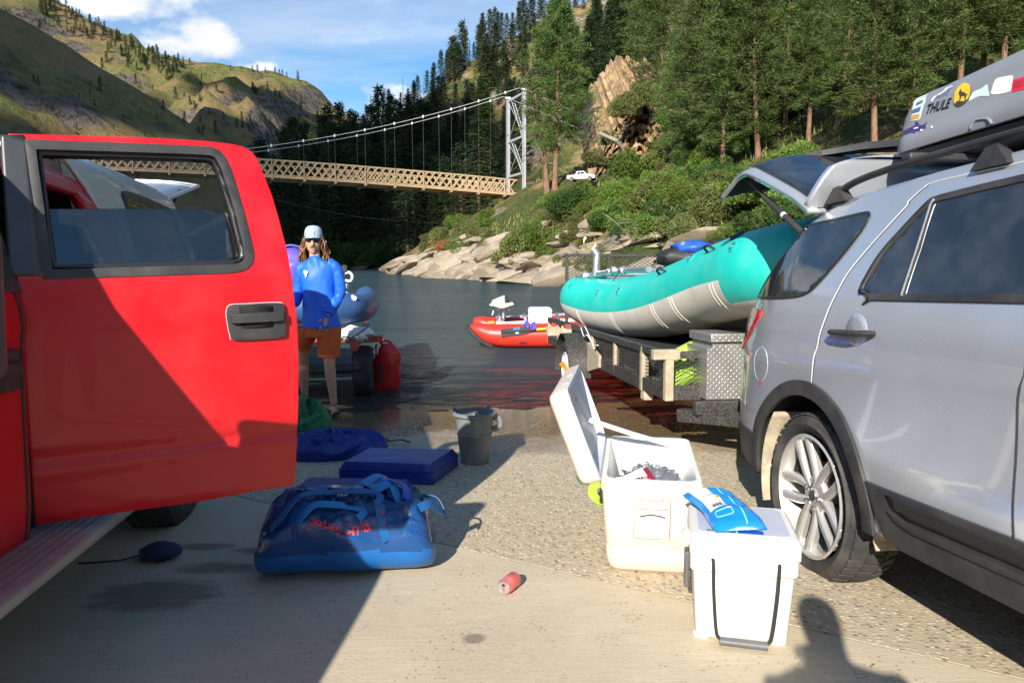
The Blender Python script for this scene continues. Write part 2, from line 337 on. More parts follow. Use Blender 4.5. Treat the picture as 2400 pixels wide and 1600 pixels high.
# river
def water():
    m, t, b = nodes('river_water'); t.nodes.remove(b); q = NT(t); out = t.nodes['Material Output']; v = q.coord(); sp = q.n('SeparateXYZ', Vector=v)
    far = q.ramp(sp.outputs[1], 9, 45)
    fn = q.noise(q.coord(sc=(5.5, 9, 1), rot=(0, 0, R(10))), 1.6, 5, .6); md = q.noise(q.coord(sc=(.9, 2.6, 1), rot=(0, 0, R(-6))), 1.1, 5, .55, .4); lg = q.noise(q.coord(sc=(.09, .42, 1), rot=(0, 0, R(5))), 1.0, 4, .55, .5)
    h = q.math('ADD', q.math('MULTIPLY', fn, .10), q.math('ADD', q.math('MULTIPLY', md, .42), q.math('MULTIPLY', q.math('MULTIPLY', lg, far), 1.5)))
    nb = q.bump(h, 1.0, .75)
    dep = q.ramp(sp.outputs[1], WY - .6, WY + 3.2, 0, 1)
    tr = q.n('BsdfTransparent'); t.links.new(q.mix(dep, (.86, .88, .85), (.30, .36, .32)), tr.inputs[0])
    df = q.n('BsdfDiffuse'); t.links.new(q.mix(q.ramp(lg, .35, .65), (.034, .062, .072), (.055, .088, .092)), df.inputs[0])
    a = q.n('MixShader'); t.links.new(q.ramp(dep, 0, 1, .02, .9), a.inputs[0]); t.links.new(tr.outputs[0], a.inputs[1]); t.links.new(df.outputs[0], a.inputs[2])
    g = q.n('BsdfGlossy', Roughness=.07); t.links.new(nb, g.inputs['Normal']); fr = q.n('Fresnel', IOR=1.45); t.links.new(nb, fr.inputs['Normal'])
    e = q.n('MixShader'); t.links.new(fr.outputs[0], e.inputs[0]); t.links.new(a.outputs[0], e.inputs[1]); t.links.new(g.outputs[0], e.inputs[2]); t.links.new(e.outputs[0], out.inputs[0]); return m
def hfield(name, xs, ys, fn, m):
    X, Y = np.meshgrid(xs, ys, indexing='ij'); Z = fn(X, Y); nx, ny = X.shape; vs_ = np.stack([X, Y, Z], -1).reshape(-1, 3)
    i = np.arange(nx - 1)[:, None] * ny + np.arange(ny - 1)[None]; fs_ = np.stack([i, i + ny, i + ny + 1, i + 1], -1).reshape(-1, 4)
    me = bpy.data.meshes.new(name); me.from_pydata(vs_.tolist(), [], fs_.tolist()); me.materials.append(m); me.update(); shade(me, 179); return struct(link(name, me))
M_water = water()
wx = np.concatenate([[-700, -60], np.arange(-16, 9.6, .16), [60]]); wy = np.concatenate([np.arange(WY - 2.2, WY + 4, .11), [WY + 6, WY + 20, 700]])
def river_z(X, Y): k = np.clip((WY + 4 - Y) / 3, 0, 1) * np.clip((16 - np.abs(X + 3)) / 3, 0, 1); return WZ + k * (fbm(X * .55, Y * 1.1, 4, 91) * .030 + fbm(X * 2.6, Y * 4.2, 3, 92) * .012)
hfield('river', wx, wy, river_z, M_water)
M_bed = mat('river_bed_gravel', (.085, .075, .05), .9, var=.4, vs=2)
mb = MB(); mb.add([(-4000, -4000, -3.2), (4000, -4000, -3.2), (4000, 4000, -3.2), (-4000, 4000, -3.2)], [(0, 1, 2, 3)])
struct(mb.build('valley_floor', M_bed))
# ---- right bank and the wooded spur behind the bridge
def P2(u, v): q = wat(u, v); return (q.x, q.y)
shore = [(9.3, -60), (9.0, 6), (8.5, 18), (6.3, 30), P2(1310, 672), P2(1180, 659), P2(1050, 650), P2(945, 641), (-15.5, 92), P2(940, 630.5), P2(800, 630), P2(640, 630), (-62, 122), (-100, 190), (-170, 420), (-200, 900)]
land = shore + [(900, 900), (900, -60)]
def shore_dist(X, Y):
    d = np.full(X.shape, 1e9)
    for (ax, ay), (bx, by) in zip(shore, shore[1:]):
        ex, ey = bx - ax, by - ay; t = np.clip(((X - ax) * ex + (Y - ay) * ey) / (ex * ex + ey * ey), 0, 1); d = np.minimum(d, np.hypot(X - ax - t * ex, Y - ay - t * ey))
    ins = np.zeros(X.shape, bool)
    for (ax, ay), (bx, by) in zip(land, land[1:] + land[:1]):
        if ay == by: continue
        c = ((ay > Y) != (by > Y)) & (X < (bx - ax) * (Y - ay) / (by - ay) + ax); ins ^= c
    return np.where(ins, d, -d)
capx = [-110, -70, -39, -24, -7.4, 16, 60, 140, 300]; capz = [3, 9, 29, 41, 51, 66, 95, 140, 170]
def bank_z(X, Y):
    X = np.asarray(X, float); Y = np.asarray(Y, float); s = shore_dist(X, Y) + fbm(X * .35, Y * .35, 3, 5) * .9
    far = np.clip((Y - 100) / 25, 0, 1)
    a = np.interp(s, [-20, -3, 0, 1.2, 3.5, 8, 14, 21, 26, 32, 36, 60, 100, 200, 500], [-7, -1.2, -.15, 1.1, 2.7, 5.2, 8.4, 12.0, 13.6, 14.2, 16.5, 36, 70, 140, 260])
    b = np.interp(s, [-20, -3, 0, 2, 8, 40, 90, 200, 500], [-7, -1.2, -.1, 1.0, 4, 22, 56, 130, 250])
    lf = np.clip((-4 - X) / 12, 0, 1); k = far * lf; z = a * (1 - k) + b * k
    cap = np.interp(X, capx, capz) - .18 * np.maximum(0, Y - 205) + fbm(X * .05, Y * .05, 3, 9) * 2
    near = np.clip((Y - 100) / 60, 0, 1); z2 = np.minimum(z, cap); z = z * (1 - near) + z2 * near
    amp = np.clip(s / 6, 0, 1); z = z + WZ + fbm(X * .13, Y * .13, 4, 1) * 1.1 * amp + fbm(X * .6, Y * .6, 4, 2) * .55 * np.clip(s + .6, 0, 1)
    r = 1 - np.abs(fbm(X * .4 + 3, Y * .4, 3, 12)); z = z + (r - .6) * 1.3 * np.clip(s, 0, 1) * np.clip((9 - s) / 4, 0, 1)
    z = np.where((Y < 26) & (s < 2), np.minimum(z, gz(Y) - .1 + np.clip(s, 0, 2) * .4), z)
    return z
def earth(name, sc, grass, grass2, dirt, rock, rocklvl, gl=(.45, .6)):
    m, t, b = nodes(name); q = NT(t); v = q.coord(); g = q.n('NewGeometry'); nz = q.n('SeparateXYZ', Vector=g.outputs['Normal']).outputs[2]
    a = q.noise(v, .06 * sc, 6, .6); c1 = q.mix(q.ramp(a, .38, .62), grass, grass2); c1 = q.mix(q.ramp(q.noise(v, 1.6 * sc, 7, .78), .38, .62, 0, .75), c1, tuple(x * .38 for x in grass))
    c1 = q.mix(q.ramp(q.noise(v, .11 * sc, 7, .65), gl[0], gl[1]), c1, dirt)
    rk = q.mix(q.ramp(q.noise(q.coord(sc=(1, 1, 2.5)), .8 * sc, 7, .7), .3, .7), tuple(x * .4 for x in rock), tuple(min(1, x * 1.35) for x in rock)); cr = q.ramp(q.noise(q.coord(sc=(1, 1, .4), rot=(.3, .5, 0)), 2.2 * sc, 5, .7), .42, .5, .35, 1); rk = q.mix(1.0, rk, q.n('CombineXYZ', X=cr, Y=cr, Z=cr).outputs[0], 'MULTIPLY')
    f = q.math('ADD', q.math('SUBTRACT', rocklvl, nz), q.math('MULTIPLY', q.math('SUBTRACT', q.noise(v, .13 * sc, 7, .68), .5), 1.1)); c = q.mix(q.ramp(f, -.03, .09), c1, rk)
    t.links.new(c, b.inputs['Base Color']); b.inputs['Roughness'].default_value = .95; b.inputs['Specular IOR Level'].default_value = .15
    t.links.new(q.bump(q.noise(v, 1.6 * sc, 8, .7), .9, .5 / sc), b.inputs['Normal']); return m
M_bank = earth('bank_earth', 1.0, (.075, .105, .028), (.15, .15, .05), (.30, .20, .105), (.33, .28, .215), .74, (.5, .62))
M_mount = earth('mountain_grass', .11, (.125, .165, .042), (.22, .20, .075), (.25, .175, .085), (.15, .13, .11), .76, (.44, .60))
xs = np.concatenate([np.arange(-210, -22, 6), np.arange(-22, 45, .7), np.arange(45, 260, 6)]); ys = np.concatenate([np.arange(2, 26, 2), np.arange(26, 135, .7), np.arange(135, 420, 5)])
hfield('river_bank', xs, ys, bank_z, M_bank)
# ---- the far hills on the left
def ridge(pts, Y): q = [at(u, v, Y) for u, v in pts]; return [p.x for p in q], [p.z for p in q]
RA = ridge([(-500, -330), (-200, -180), (20, -70), (130, 0), (191, 34), (268, 77), (325, 111), (383, 132), (421, 142), (486, 144), (536, 155), (597, 168), (631, 165), (681, 184), (727, 197), (742, 214), (765, 245), (815, 272), (853, 298), (876, 318), (930, 352), (1000, 400), (1200, 480), (1500, 520)], 900)
RB = ridge([(-700, -330), (-300, -120), (0, 14), (77, 54), (115, 80), (165, 111), (214, 145), (287, 187), (329, 210), (383, 245), (430, 278), (500, 318), (560, 352), (640, 420), (760, 520), (900, 600)], 400)
def hills_z(X, Y):
    X = np.asarray(X, float); Y = np.asarray(Y, float)
    g = 1 - np.abs(fbm(X * .011 + Y * .002, Y * .003, 4, 31)); g2 = fbm(X * .03, Y * .03, 5, 33)
    ta = np.clip((Y - 430) / 470, 0, 1); fa = np.where(Y < 900, ta ** .85, 1 - .0006 * (Y - 900)); wa = np.clip(np.abs(Y - 900) / 160, 0, 1)
    A = np.interp(X, RA[0], RA[1]) * fa + ((g - .7) * 75 + g2 * 22 + np.maximum(0, fbm(X * .035, Y * .05, 4, 38)) * 26) * wa * np.clip(ta * 3, 0, 1) + g2 * 4
    tb = np.clip((Y - 130) / 270, 0, 1); fb = np.where(Y < 400, tb ** .9, 1 - .0022 * (Y - 400)); wb = np.clip(np.abs(Y - 400) / 90, 0, 1)
    B = np.interp(X, RB[0], RB[1]) * fb + ((g - .7) * 30 + fbm(X * .05, Y * .05, 5, 35) * 9 + np.maximum(0, fbm(X * .06, Y * .09, 4, 39)) * 12) * wb * np.clip(tb * 3, 0, 1) + fbm(X * .1, Y * .1, 4, 36) * 1.2
    return np.maximum(np.maximum(A, B), -3.0)
hfield('hillside', np.arange(-1500, 420, 9.0), np.concatenate([np.arange(125, 520, 7.0), np.arange(520, 1500, 10.0)]), hills_z, M_mount)
# low canyon side behind the photographer (it shows only as a reflection)
def back_z(X, Y): r = np.hypot(X, Y); return np.clip((r - 130) * .22, -2, 46) * (1 + .5 * fbm(X * .006, Y * .006, 4, 51)) - 1.0
hfield('canyon_side', np.arange(-700, 500, 30.0), np.arange(-700, -30, 30.0), back_z, M_mount)
mb = MB(); mb.add([(-60, -60, -.25), (40, -60, -.25), (40, -11, -.25), (-60, -11, -.25)], [(0, 1, 2, 3)]); mb.add([(9.6, -11, -.2), (60, -11, -.2), (60, 4, -.25), (9.6, 4, -.25)], [(0, 1, 2, 3)])
struct(mb.build('gravel_lot', M_bank))
def cast(u, v, fn, y0, y1, n=1400):
    d = ray(u, v); Ys = np.linspace(y0, y1, n); X = d.x * Ys / d.y; Z = CH + d.z * Ys / d.y; h = fn(X, Ys); i = np.argmax(h >= Z)
    if h[i] < Z[i]: return None
    return Vector((X[i], Ys[i], h[i]))
# ---------------------------------------------------------------- unseen clouds, added to throw shade on the hills and spur
M_cloud = mat('shade_cloud_vapour', (.9, .9, .92), 1, var=.03)
def shade_cloud(c, sz, seed):
    r_ = random.Random(seed); mb = MB(); c = Vector(c)
    bm = bmesh.new()
    for k in range(26):
        p = Vector((r_.uniform(-1, 1), r_.uniform(-1, 1), r_.uniform(-.12, .2)))
        if p.x ** 2 + p.y ** 2 > 1: continue
        bmesh.ops.create_icosphere(bm, subdivisions=2, radius=r_.uniform(.16, .34), matrix=Matrix.Translation(p) @ Matrix.Diagonal((1, 1, .5, 1)))
    for v in bm.verts: v.co = Vector((v.co.x * sz[0], v.co.y * sz[1], v.co.z * sz[2]))
    me = bpy.data.meshes.new('shade_cloud'); bm.to_mesh(me); bm.free(); me.materials.append(M_cloud); shade(me, 179); o = link('shade_cloud', me); o.location = c; return struct(o)
def shade_at(p, t, sz, seed): shade_cloud(Vector(p) - LD * t, sz, seed)
shade_at((-250, 330, 60), 1900, (190, 330, 150), 3)
shade_at((-190, 560, 40), 1900, (120, 200, 120), 4)
shade_at((-215, 830, 120), 2000, (75, 75, 60), 8)
shade_at((-330, 760, 80), 2000, (60, 90, 60), 9)
shade_at((-60, 165, 10), 1900, (70, 110, 80), 6)
# ================================================================ plants and rocks
def foliage(name, a, b_, tr=.25, rough=.7):
    m, t, b = nodes(name); q = NT(t); out = t.nodes['Material Output']; oi = q.n('ObjectInfo'); v = q.coord()
    c = q.mix(q.ramp(q.noise(v, .9, 3), .35, .65), a, b_); hsv = q.n('HueSaturation', Color=c); t.links.new(q.ramp(oi.outputs['Random'], 0, 1, .75, 1.3), hsv.inputs['Value']); t.links.new(q.ramp(oi.outputs['Random'], 0, 1, .485, .512), hsv.inputs['Hue'])
    t.links.new(hsv.outputs[0], b.inputs['Base Color']); b.inputs['Roughness'].default_value = rough; b.inputs['Specular IOR Level'].default_value = .25
    ts = q.n('BsdfTranslucent', Color=hsv.outputs[0]); mx_ = q.n('MixShader'); mx_.inputs[0].default_value = tr
    t.links.new(b.outputs[0], mx_.inputs[1]); t.links.new(ts.outputs[0], mx_.inputs[2]); t.links.new(mx_.outputs[0], out.inputs[0]); return m
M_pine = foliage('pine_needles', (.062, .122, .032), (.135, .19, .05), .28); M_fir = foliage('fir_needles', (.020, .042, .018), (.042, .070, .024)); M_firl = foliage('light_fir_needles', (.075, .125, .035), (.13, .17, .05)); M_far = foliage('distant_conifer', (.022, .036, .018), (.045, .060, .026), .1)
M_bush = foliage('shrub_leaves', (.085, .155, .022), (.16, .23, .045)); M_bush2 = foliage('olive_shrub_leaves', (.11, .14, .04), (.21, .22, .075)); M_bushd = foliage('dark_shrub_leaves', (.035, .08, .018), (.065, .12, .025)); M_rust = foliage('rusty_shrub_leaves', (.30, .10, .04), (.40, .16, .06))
M_bark = mat('pine_bark', (.20, .115, .07), .9, var=.45, vs=1.6, bump=.8, bs=6, aniso=(3, 3, .6)); M_grey = mat('weathered_wood', (.26, .23, .19), .9, var=.3, vs=3, aniso=(4, 4, .5)); M_twig = mat('dry_twigs', (.20, .165, .13), .9, var=.3)
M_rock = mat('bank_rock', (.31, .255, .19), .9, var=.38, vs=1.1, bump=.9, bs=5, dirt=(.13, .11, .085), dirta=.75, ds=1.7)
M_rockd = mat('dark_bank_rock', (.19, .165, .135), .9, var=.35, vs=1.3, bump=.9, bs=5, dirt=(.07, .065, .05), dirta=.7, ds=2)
def tris(P, D, ln, wd, r_):
    """one pointed leaf at each place P along D"""
    P = np.asarray(P); D = np.asarray(D); D = D / np.linalg.norm(D, axis=1, keepdims=True); n = len(P); q = r_.normal(size=(n, 3)); S = np.cross(D, q); S /= np.linalg.norm(S, axis=1, keepdims=True) + 1e-9
    ln = np.asarray(ln).reshape(-1, 1) if np.ndim(ln) else ln; wd = np.asarray(wd).reshape(-1, 1) if np.ndim(wd) else wd
    return np.stack([P - S * wd, P + S * wd, P + D * ln], 1).reshape(-1, 3)
def leafmesh(name, V, m, extra=None, mats=None):
    n = len(V) // 3; vs_ = V.tolist(); fs_ = [(3 * i, 3 * i + 1, 3 * i + 2) for i in range(n)]; mi = [0] * n
    if extra: b = len(vs_); vs_ += [tuple(p) for p in extra.v]; fs_ += [tuple(i + b for i in f) for f in extra.f]; mi += [1] * len(extra.f)
    me = bpy.data.meshes.new(name); me.from_pydata(vs_, [], fs_)
    for k in (mats or [m]): me.materials.append(k)
    me.polygons.foreach_set('material_index', mi); me.update(); return me
def limbs(kind, seed, h, Rm, n, k, per, ln, wd, bare=.3, bot=.3):
    r_ = np.random.default_rng(seed); P = []; D = []; wood = MB(); ph = r_.uniform(0, 6)
    bend = r_.normal(size=2) * .012 * h
    def ax(t): return np.array([bend[0] * math.sin(t * 2.2), bend[1] * math.sin(t * 1.7), t * h])
    pts = [ax(t) for t in np.linspace(0, 1, 12)]; r0 = h * .0098 + .05
    wood.tube(pts, [r0 * (1.25 if i == 0 else 1) * (1 - .93 * i / 11) for i in range(12)], 9)
    for i in range(n):
        t = bot + (1 - bot) * ((i + r_.uniform(0, 1)) / n) ** (.95 if kind == 'fir' else .85); az = i * 2.4 + r_.uniform(-.5, .5) + ph; f = (t - bot) / (1 - bot)
        if kind == 'fir': L_ = Rm * (1 - f) ** .85 * r_.uniform(.7, 1.1) + .25; up = -.18 + .5 * f
        else: L_ = Rm * (min(1, .55 + f * 1.6) * (1 - f ** 2.6)) * r_.uniform(.55, 1.15) + .4; up = -.12 + .75 * f + r_.uniform(-.15, .15)
        d = np.array([math.cos(az), math.sin(az), up]); d /= np.linalg.norm(d); o = ax(t); e = o + d * L_
        if kind == 'fir': e[2] -= .12 * L_
        if L_ > .8: wood.tube([o, o * .5 + e * .5 + np.array([0, 0, .04 * L_]), e], [max(.02, r0 * .22 * (1 - t)), .03, .012], 4, cap=False)
        for j in range(k):
            s = (j + r_.uniform(.2, 1)) / k; s = bare + (1 - bare) * s; c = o + (e - o) * s + r_.normal(size=3) * np.array([.16, .16, .07 if kind == 'fir' else .14]) * L_ ** .7
            m = per
            q = r_.normal(size=(m, 3)) * (np.array([1, 1, .35]) if kind == 'fir' else np.array([1, 1, .8])); q += d * .9 + np.array([0, 0, -.25 if kind == 'fir' else .35])
            P.append(c + r_.normal(size=(m, 3)) * ln * .45); D.append(q)
    P = np.concatenate(P); D = np.concatenate(D); V = tris(P, D, ln * r_.uniform(.6, 1.3, len(P)), wd * r_.uniform(.6, 1.3, len(P)), r_); return V, wood
PINE = []; FIR = []; FIRL = []
for s in range(4):
    V, wd_ = limbs('pine', 10 + s, 30, 5.2, 128, 8, 27, .58, .05, .28, .24 - .03 * s); PINE.append((leafmesh('crown', V, M_pine), wd_.mesh('trunk', M_bark)))
for s in range(3):
    V, wd_ = limbs('fir', 40 + s, 20, 3.6, 150, 6, 14, .5, .09, .12, .06); FIR.append((leafmesh('crown', V, M_fir), wd_.mesh('trunk', M_bark)))
V, wd_ = limbs('fir', 55, 20, 4.2, 150, 7, 14, .5, .09, .12, .05); FIRL.append((leafmesh('crown', V, M_firl), wd_.mesh('trunk', M_bark)))
MID = []
for s in range(5):
    V, wd_ = limbs('fir', 70 + s, 12, 1.9 + .3 * (s % 3), 70, 3, 7, .55, .11, .1, .08); MID.append(leafmesh('conifer', V, M_fir, wd_, [M_fir, M_bark]))
FAR = []
for s in range(4):
    V, wd_ = limbs('fir', 90 + s, 12, 2.2, 34, 2, 6, 1.0, .26, .1, .08); FAR.append(leafmesh('conifer', V, M_far, wd_, [M_far, M_bark]))
def snag(seed, h):
    r_ = random.Random(seed); mb = MB(); P = [(r_.uniform(-.01, .01) * h * i / 6, r_.uniform(-.01, .01) * h * i / 6, h * i / 6) for i in range(7)]; mb.tube(P, [h * .012 * (1 - .8 * i / 6) + .02 for i in range(7)], 6)
    for k in range(16):
        z = r_.uniform(.3, .95) * h; a = r_.uniform(0, 6.28); l = r_.uniform(.3, 1.1) * h * .08; mb.tube([(0, 0, z), (l * math.cos(a), l * math.sin(a), z + r_.uniform(-.4, .3) * l)], [.03, .008], 4)
    return mb.mesh('snag', M_grey)
def tree(name, var, p, h, hb, label, cat, group, rz=None, lean=(0, 0), wide=1.0):
    o = thing(name, label, cat, None, group); k = h / hb; o.location = p - Vector((0, 0, .25)); o.scale = (k * wide, k * wide, k); o.rotation_euler = (lean[0], lean[1], rnd.uniform(0, 6.28) if rz is None else rz)
    link('trunk', var[1], o); link('crown', var[0], o); return o
def hgt(p, v): return at(1200, v, p.y).z - p.z
# ponderosa pines on the right-hand slope: foot and top in the photograph
pines = [((1300, 442), -6, 0), ((1650, 398), -90, 1), ((1692, 425), -60, 2), ((1778, 371), -120, 3), ((1894, 340), -70, 0), ((2050, 352), -40, 1), ((1590, 398), 170, 2), ((1960, 300), -140, 3), ((2130, 330), -160, 2), ((2240, 320), -120, 0), ((2340, 330), -170, 1), ((1840, 300), -150, 1), ((1720, 310), -160, 0), ((2420, 300), -100, 3), ((1560, 330), -110, 3), ((2190, 250), -150, 1), ((2300, 210), -150, 2), ((2000, 225), -150, 3), ((1640, 250), -150, 2), ((1905, 215), -130, 1), ((1500, 215), -60, 0)]
plab = ['tall ponderosa pine with bare orange lower trunk beside the bridge tower', 'thick-trunked pine in front of the tan cliff', 'slim straight pine with long bare grey-brown trunk beside the cliff', 'pine with reddish trunk rising behind the raised tailgate', 'pine with short dark trunk above the open tailgate', 'pine standing next to the rooftop cargo box', 'small low pine at the foot of the tan cliff']
PP = []
for i, ((u, v), tv, k) in enumerate(pines):
    p = cast(u, v, bank_z, 30, 260)
    if p is None: continue
    h = max(9, hgt(p, tv)); h = min(h, 46)
    tree('ponderosa_pine', PINE[k], p, h, 30, plab[i] if i < len(plab) else 'bushy green pine in the stand that covers the slope', 'pine tree', None if i < len(plab) else 'pines covering the right slope', wide=min(1.25, max(.85, 30 / h))); PP.append(p)
# the dead pine leaning beside the first one
p = cast(1282, 452, bank_z, 30, 260); o = thing('dead_pine', 'leaning dead pine with bare drooping limbs beside the bridge tower', 'dead tree', p - Vector((0, 0, .2)))
hd = hgt(p, 150); r_ = random.Random(5); tr = MB(); P = bez([(0, 0, 0), (-.3, 0, hd * .3), (-.9, .1, hd * .62), (-1.5, .1, hd)], 6); tr.tube(P, [.34 - .3 * i / (len(P) - 1) for i in range(len(P))], 8); tr.build('trunk', M_bark, o)
for k in range(70):
    i = r_.randint(5, len(P) - 2); a = r_.uniform(0, 6.28); l = r_.uniform(.8, 3.6) * (1.1 - .5 * i / len(P)); d = Vector((math.cos(a), math.sin(a), -.15)); b0 = P[i]; lm = MB()
    lm.tube([b0, b0 + d * l * .5 + Vector((0, 0, .1)), b0 + d * l + Vector((0, 0, -.3 * l))], [.05, .03, .012], 4)
    for j in range(4): s = r_.uniform(.3, 1); c = b0 + d * l * s; lm.tube([c, c + Vector((r_.uniform(-.6, .6), r_.uniform(-.6, .6), -.4))], [.02, .008], 3)
    lm.build('limb', M_twig, o)
# dark firs behind
for (u, v), tv in (((1425, 250), 0), ((1445, 240), -40), ((1500, 150), -70), ((1380, 300), 40), ((1535, 130), -90), ((1345, 250), 60), ((1470, 160), -30), ((1395, 165), -20), ((1320, 215), 70)):
    p = cast(u, v, bank_z, 60, 330)
    if p is None: continue
    tree('dark_fir', FIR[rnd.randint(0, 2)], p, min(38, max(8, hgt(p, tv))), 20, 'tall dark fir on the slope above the cliff', 'fir tree', 'dark firs above the cliff')
for (u, v), tv, w_ in (((1135, 420), 180, 1.15), ((1108, 452), 285, 1.1), ((1210, 400), 255, 1.2)):
    p = cast(u, v, bank_z, 95, 330)
    if p is not None: tree('fir_tree', FIRL[0], p, hgt(p, tv), 20, 'pale green fir standing behind the white bridge tower', 'fir tree', 'pale firs behind the bridge tower', wide=w_)
for i, (u, v) in enumerate(((1745, 335), (1800, 318), (1865, 312), (1925, 322), (1985, 318), (2085, 322), (2165, 300), (2275, 290), (2380, 285), (2030, 285), (1830, 270), (1700, 330), (2210, 330), (2330, 300))):
    p = cast(u, v, bank_z, 50, 300)
    if p is not None: tree('understorey_fir', FIR[i % 3], p, 9 + 5 * ((i * 7) % 4) / 3, 20, 'dark young fir filling the gap between the pine trunks', 'fir tree', 'young firs between the pines', wide=1.35)
# the wooded spur
cnt = 0; r_ = random.Random(21); tries = 0
while cnt < 285 and tries < 4000:
    tries += 1; u = r_.uniform(600, 1420); v = r_.uniform(90, 628)
    if v < 330 and u < 860: continue
    p = cast(u, v, bank_z, 96, 330, 500)
    if p is None or (p.y < 104 and u > 960) or p.z < WZ + .4: continue
    if u > 1150 and v > 330: continue
    if p.y > 150 and r_.random() < .35: continue
    o = link('spur_conifer', MID[r_.randint(0, 4)]); k = r_.uniform(.5, 1.15) * (1.0 if p.y < 150 else .8); zn = 'just above the shaded far shore' if p.z < 6 else ('on the lower spur behind the bridge deck' if p.z < 22 else 'high on the spur below the crest'); sz_ = 'short bushy' if k < .7 else ('tall pointed' if k > .95 else 'middling'); tag(o, sz_ + ' dark conifer in the forest ' + zn, 'conifer', sz_ + ' conifers ' + zn)
    o.location = p - Vector((0, 0, .3)); o.scale = (k * r_.uniform(.9, 1.3), k * r_.uniform(.9, 1.3), k); o.rotation_euler = (0, 0, r_.uniform(0, 6.28)); cnt += 1
# skyline of the spur: conifers and burnt snags
SN = [snag(s, 10) for s in range(3)]
for i in range(46):
    u = 870 + i * 11 + r_.uniform(-5, 5); lo = None
    for v in range(20, 420, 3):
        p = cast(u, v, bank_z, 150, 300, 400)
        if p is not None: lo = p; break
    if lo is None: continue
    if r_.random() < .3: o = link('burnt_snag', SN[r_.randint(0, 2)]); tag(o, 'bare grey dead snag on the crest of the spur', 'dead tree', 'dead snags on the crest'); k = r_.uniform(.5, 1.0)
    else: o = link('crest_conifer', MID[r_.randint(0, 4)]); tag(o, 'dark pointed conifer standing against the sky on the crest', 'conifer', 'conifers on the crest'); k = r_.uniform(.3, .75)
    o.location = lo - Vector((0, 0, .4)); o.scale = (k, k, k); o.rotation_euler = (0, 0, r_.uniform(0, 6))
# far conifers dotted over the hills
def far_tree(u, v, k, lab, grp, y0=140, y1=1200):
    p = cast(u, v, hills_z, y0, y1, 700)
    if p is None: return
    o = link('distant_conifer', FAR[r_.randint(0, 3)]); tag(o, lab, 'conifer', grp); o.location = p - Vector((0, 0, .3)); s = k * p.y / 1750 / 12; o.scale = (s, s, s); o.rotation_euler = (0, 0, r_.uniform(0, 6))
LA = 'tiny conifer on the sunlit far mountain'; GA = 'conifers on the far mountain'; LB = 'lone dark conifer on the shaded grassy hill'; GB = 'conifers on the shaded hill'
RAp = [(100, 0), (130, 0), (191, 34), (268, 77), (325, 111), (383, 132), (421, 142)]
for i in range(120):
    s = r_.uniform(0, 5.99); a, b = RAp[int(s)], RAp[int(s) + 1]; f = s - int(s); off = abs(r_.gauss(0, 26)); far_tree(a[0] + (b[0] - a[0]) * f - off * .35, a[1] + (b[1] - a[1]) * f + 4 + off, r_.uniform(13, 26), LA, GA)
for i in range(60): u = r_.uniform(430, 880); far_tree(u, r_.uniform(175, 330) + max(0, u - 700) * .35, r_.uniform(9, 24), LA, GA)
for u in (592, 604, 622, 645, 655, 662, 672, 700, 540, 430, 445, 418): far_tree(u, 172 + max(0, (u - 640) * .3) - max(0, (600 - u) * .12), r_.uniform(10, 18), LA, GA)
for (u, v, k) in ((235, 220, 34), (412, 233, 28), (240, 160, 24), (318, 200, 22), (505, 315, 30), (433, 288, 26), (383, 258, 22), (290, 288, 20), (80, 195, 20), (90, 208, 22), (222, 255, 16), (567, 285, 20), (605, 260, 18), (475, 320, 20), (470, 290, 16), (60, 250, 14), (140, 275, 12), (340, 320, 16), (180, 305, 14)): far_tree(u, v, k, LB, GB)
for i in range(40): far_tree(r_.uniform(0, 560), r_.uniform(200, 470), r_.uniform(5, 13), LB, GB)
# shrubs
def bush(seed, n, R0, ls, m, hgt_=.8, stems=True):
    r_ = np.random.default_rng(seed); k = 9; c = r_.normal(size=(k, 3)) * np.array([.42, .42, .25]) * R0 + np.array([0, 0, .55 * hgt_ * R0]); rr = r_.uniform(.35, .6, k) * R0; idx = r_.integers(0, k, n); d = r_.normal(size=(n, 3)); d /= np.linalg.norm(d, axis=1, keepdims=True)
    P = c[idx] + d * (rr[idx] * r_.uniform(.55, 1.05, n) ** .6)[:, None]; P[:, 2] = np.abs(P[:, 2]); D = d + r_.normal(size=(n, 3)) * .8 + np.array([0, 0, .3]); V = tris(P, D, ls * r_.uniform(.7, 1.5, n), ls * .36 * r_.uniform(.7, 1.4, n), r_)
    w_ = MB()
    for j in range(12): q = c[j % k] + r_.normal(size=3) * .2 * R0; w_.tube([(0, 0, -.2), (q[0] * .4, q[1] * .4, q[2] * .55), tuple(q)], [.03 * R0, .02 * R0, .008], 4)
    return leafmesh('foliage', V, m), w_.mesh('stem', M_twig)
BU = {k: [bush(100 + i + 10 * j, 5200, 1.2, .105, m) for i in range(3)] for j, (k, m) in enumerate((('leafy', M_bush), ('olive', M_bush2), ('dark', M_bushd)))}
BU['rusty'] = [bush(170, 1200, 1.0, .13, M_rust)]
BL = {'leafy': 'bright green leafy shrub on the river bank', 'olive': 'olive-green scrubby shrub on the river bank', 'dark': 'dark green dense shrub on the river bank', 'rusty': 'rust-red dead shrub above the waterside rocks'}
